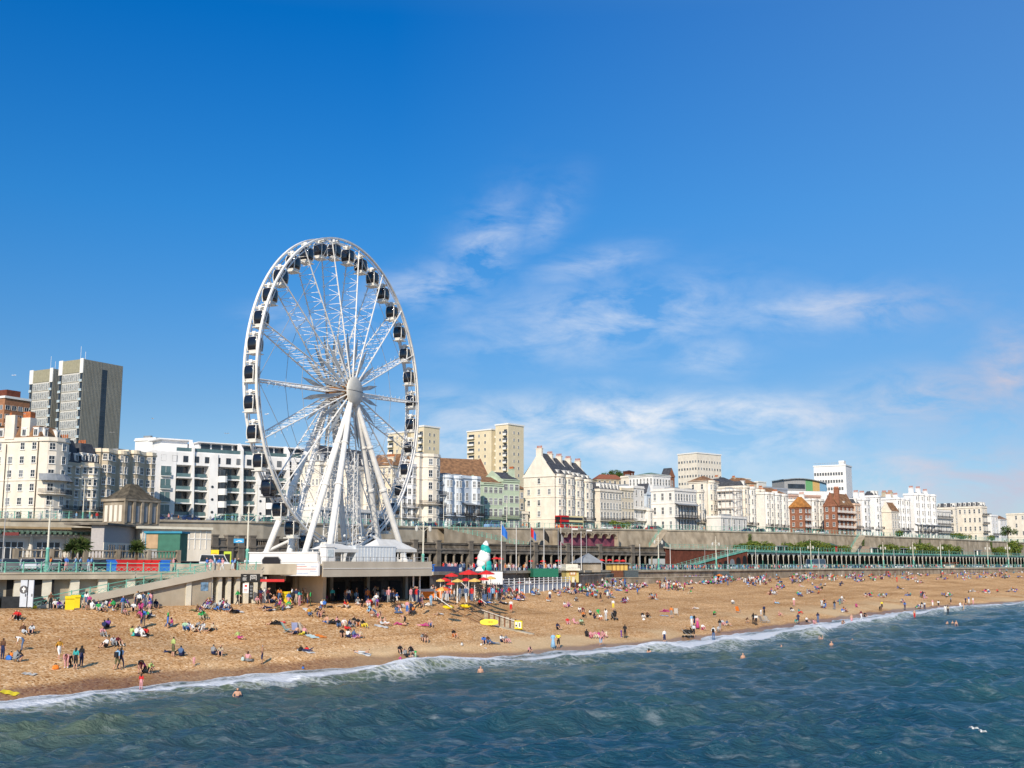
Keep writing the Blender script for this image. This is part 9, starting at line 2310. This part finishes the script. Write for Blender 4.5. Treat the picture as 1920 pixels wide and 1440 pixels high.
# strollers on the decks, too many to list: the nearest ones as people, the far ones as one crowd
walk = []
for px in (95, 118, 124, 142, 151, 167, 172, 325, 328): walk.append((px, .08))
for px in (388, 395, 403, 411, 417, 437, 441, 447, 460, 468, 481): walk.append((px, -.04 if px < 1 else .03))
for (px, fr) in walk:
 person(prom_pt(px, fr, .02), RC.choice(['st', 'wk', 'wk', 'ak']), RC.choice(['orange', 'white', 'sky', 'pink', 'blue', 'grey', 'black']), RC.choice(bots), RC.choice(['dark', 'brown', 'grey']), rz=RC.uniform(0, 6.28), place='behind the left deck railing' if px < 350 else 'at the deck corner', pxs=px, group='people on the promenade deck')
def crowd(label, n, f, seed):
 g = random.Random(seed); mb = MB(); cols = ['white', 'black', 'navy', 'red', 'pale', 'sky', 'pink', 'grey', 'denim', 'orange', 'beige']; ms = [cm(c) for c in cols] + [SK[0], HAIR['dark']]
 for _ in range(n):
  p = f(g); h = g.choice([1.65, 1.75, 1.6, 1.3]); t, b = g.randrange(len(cols)), g.choice([1, 2, 7, 8, 4]); a = g.uniform(0, 6.28); c, s_ = math.cos(a) * .1, math.sin(a) * .1; st = g.uniform(0, 1.2)
  for q in (-1, 1):
   mb.tube((p.x + q*c + q*s_*st, p.y + q*s_, p.z), (p.x + q*c*.8, p.y + q*s_*.8, p.z + h*.48), h*.035, h*.055, 5, b)
   mb.tube((p.x + q*c*2.0, p.y + q*s_*2.0, p.z + h*.80), (p.x + q*c*2.5, p.y + q*s_*2.5, p.z + h*.5), h*.032, h*.022, 4, t)
  mb.tube((p.x, p.y, p.z + h*.47), (p.x, p.y, p.z + h*.70), h*.075, h*.085, 6, t); mb.tube((p.x, p.y, p.z + h*.70), (p.x, p.y, p.z + h*.84), h*.105, h*.05, 6, t)
  mb.tube((p.x, p.y, p.z + h*.84), (p.x, p.y, p.z + h*.88), h*.03, h*.03, 5, len(cols)); mb.ball((p.x, p.y, p.z + h*.935), h*.058, 4, len(cols) + (g.random() < .6), 1.25)
 o = mb.build('crowd', ms); o['kind'] = 'stuff'; o['label'] = label; o['category'] = 'crowd'
 return o
crowd('distant strollers packed along the promenade below the arches', 260, lambda g: prom_pt(g.uniform(1165, 1915), g.uniform(.06, .3), .02), 1)
crowd('distant strollers on the upper road pavement behind the aqua railing', 90, lambda g: pt(g.uniform(0, 1800), Yu, Zu, g.uniform(1.0, 2.5), .02), 2)
crowd('seated and standing customers under the red and yellow parasols', 48, lambda g: (lambda q: Vector((q.x, q.y, 5.2)))(W(g.uniform(806, 940), 1110, g.uniform(139, 160))), 3)
crowd('fairground visitors between the white fence and the dark colonnade', 130, lambda g: prom_pt(g.uniform(830, 1060), g.uniform(.1, .7), .02), 4)
crowd('figures in the shade of the undercroft below the platform', 26, lambda g: (lambda q: Vector((q.x, q.y, 5.15)))(W(g.uniform(600, 790), 1118, g.uniform(134, 140))), 5)
# ------------------------------------------------------------------ labels that single out
def ordinal(n): return {1: 'first', 2: 'second', 3: 'third', 4: 'fourth', 5: 'fifth', 6: 'sixth', 7: 'seventh', 8: 'eighth', 9: 'ninth', 10: 'tenth', 11: 'eleventh', 12: 'twelfth'}.get(n, str(n) + 'th')
# the 300 figures that show largest stay single people, the far rest of the crowd is one object
scr = lambda o: (o.scale[0] * (1.0 if o.data.name.startswith('body') else 1)) * o.get('_h', 1) / (o.location - cam.location).length
allp = [o for o in C.objects if o.name.split('.')[0] == 'person']
allp.sort(key=scr, reverse=True); far = set(allp[298:]); fm = []; fi = {}; V_l = []; F_l = []; M_l = []
for o in sorted(far, key=lambda q: q.name):
 for q in [o] + list(o.children):
  M_ = (Matrix.Translation(o.location) @ o.rotation_euler.to_matrix().to_4x4() @ Matrix.Diagonal((*o.scale, 1))) @ (Matrix.Identity(4) if q is o else Matrix.Translation(q.location))
  n0 = len(V_l); V_l += [tuple(M_ @ v.co) for v in q.data.vertices]
  F_l += [tuple(n0 + i for i in p.vertices) for p in q.data.polygons]
  ix = []
  for s_ in q.material_slots:
   if s_.material.name not in fi: fi[s_.material.name] = len(fm); fm.append(s_.material)
   ix.append(fi[s_.material.name])
  M_l += [ix[p.material_index] for p in q.data.polygons]
 for q in list(o.children): bpy.data.objects.remove(q)
PEOPLE = [t for t in PEOPLE if t[0] not in far]
for o in far: bpy.data.objects.remove(o)
me = bpy.data.meshes.new('crowd'); me.from_pydata(V_l, [], F_l)
for m_ in fm: me.materials.append(m_)
me.polygons.foreach_set('material_index', M_l); me.polygons.foreach_set('use_smooth', [True] * len(F_l)); me.update()
tag(link('crowd', me), 'small far away people scattered over the distant shingle', 'crowd', None, 'stuff')
by = {}
for (o, base, place, px) in PEOPLE: by.setdefault((base + ' ' + place).strip(), []).append((px, o))
for k, L_ in by.items():
 L_.sort(key=lambda t: t[0])
 for i, (px, o) in enumerate(L_):
  o['label'] = k if len(L_) == 1 else k + (', left one' if len(L_) == 2 and i == 0 else ', right one' if len(L_) == 2 else ', ' + ordinal(i + 1) + ' from left')
by = {}
for (o, c, place, px) in AUTOS: by.setdefault(f'{c} {place}', []).append((px, o))
for k, L_ in by.items():
 L_.sort(key=lambda t: t[0])
 for i, (px, o) in enumerate(L_):
  o['label'] = k if len(L_) == 1 else k + ', ' + ordinal(i + 1) + ' from left of that colour'
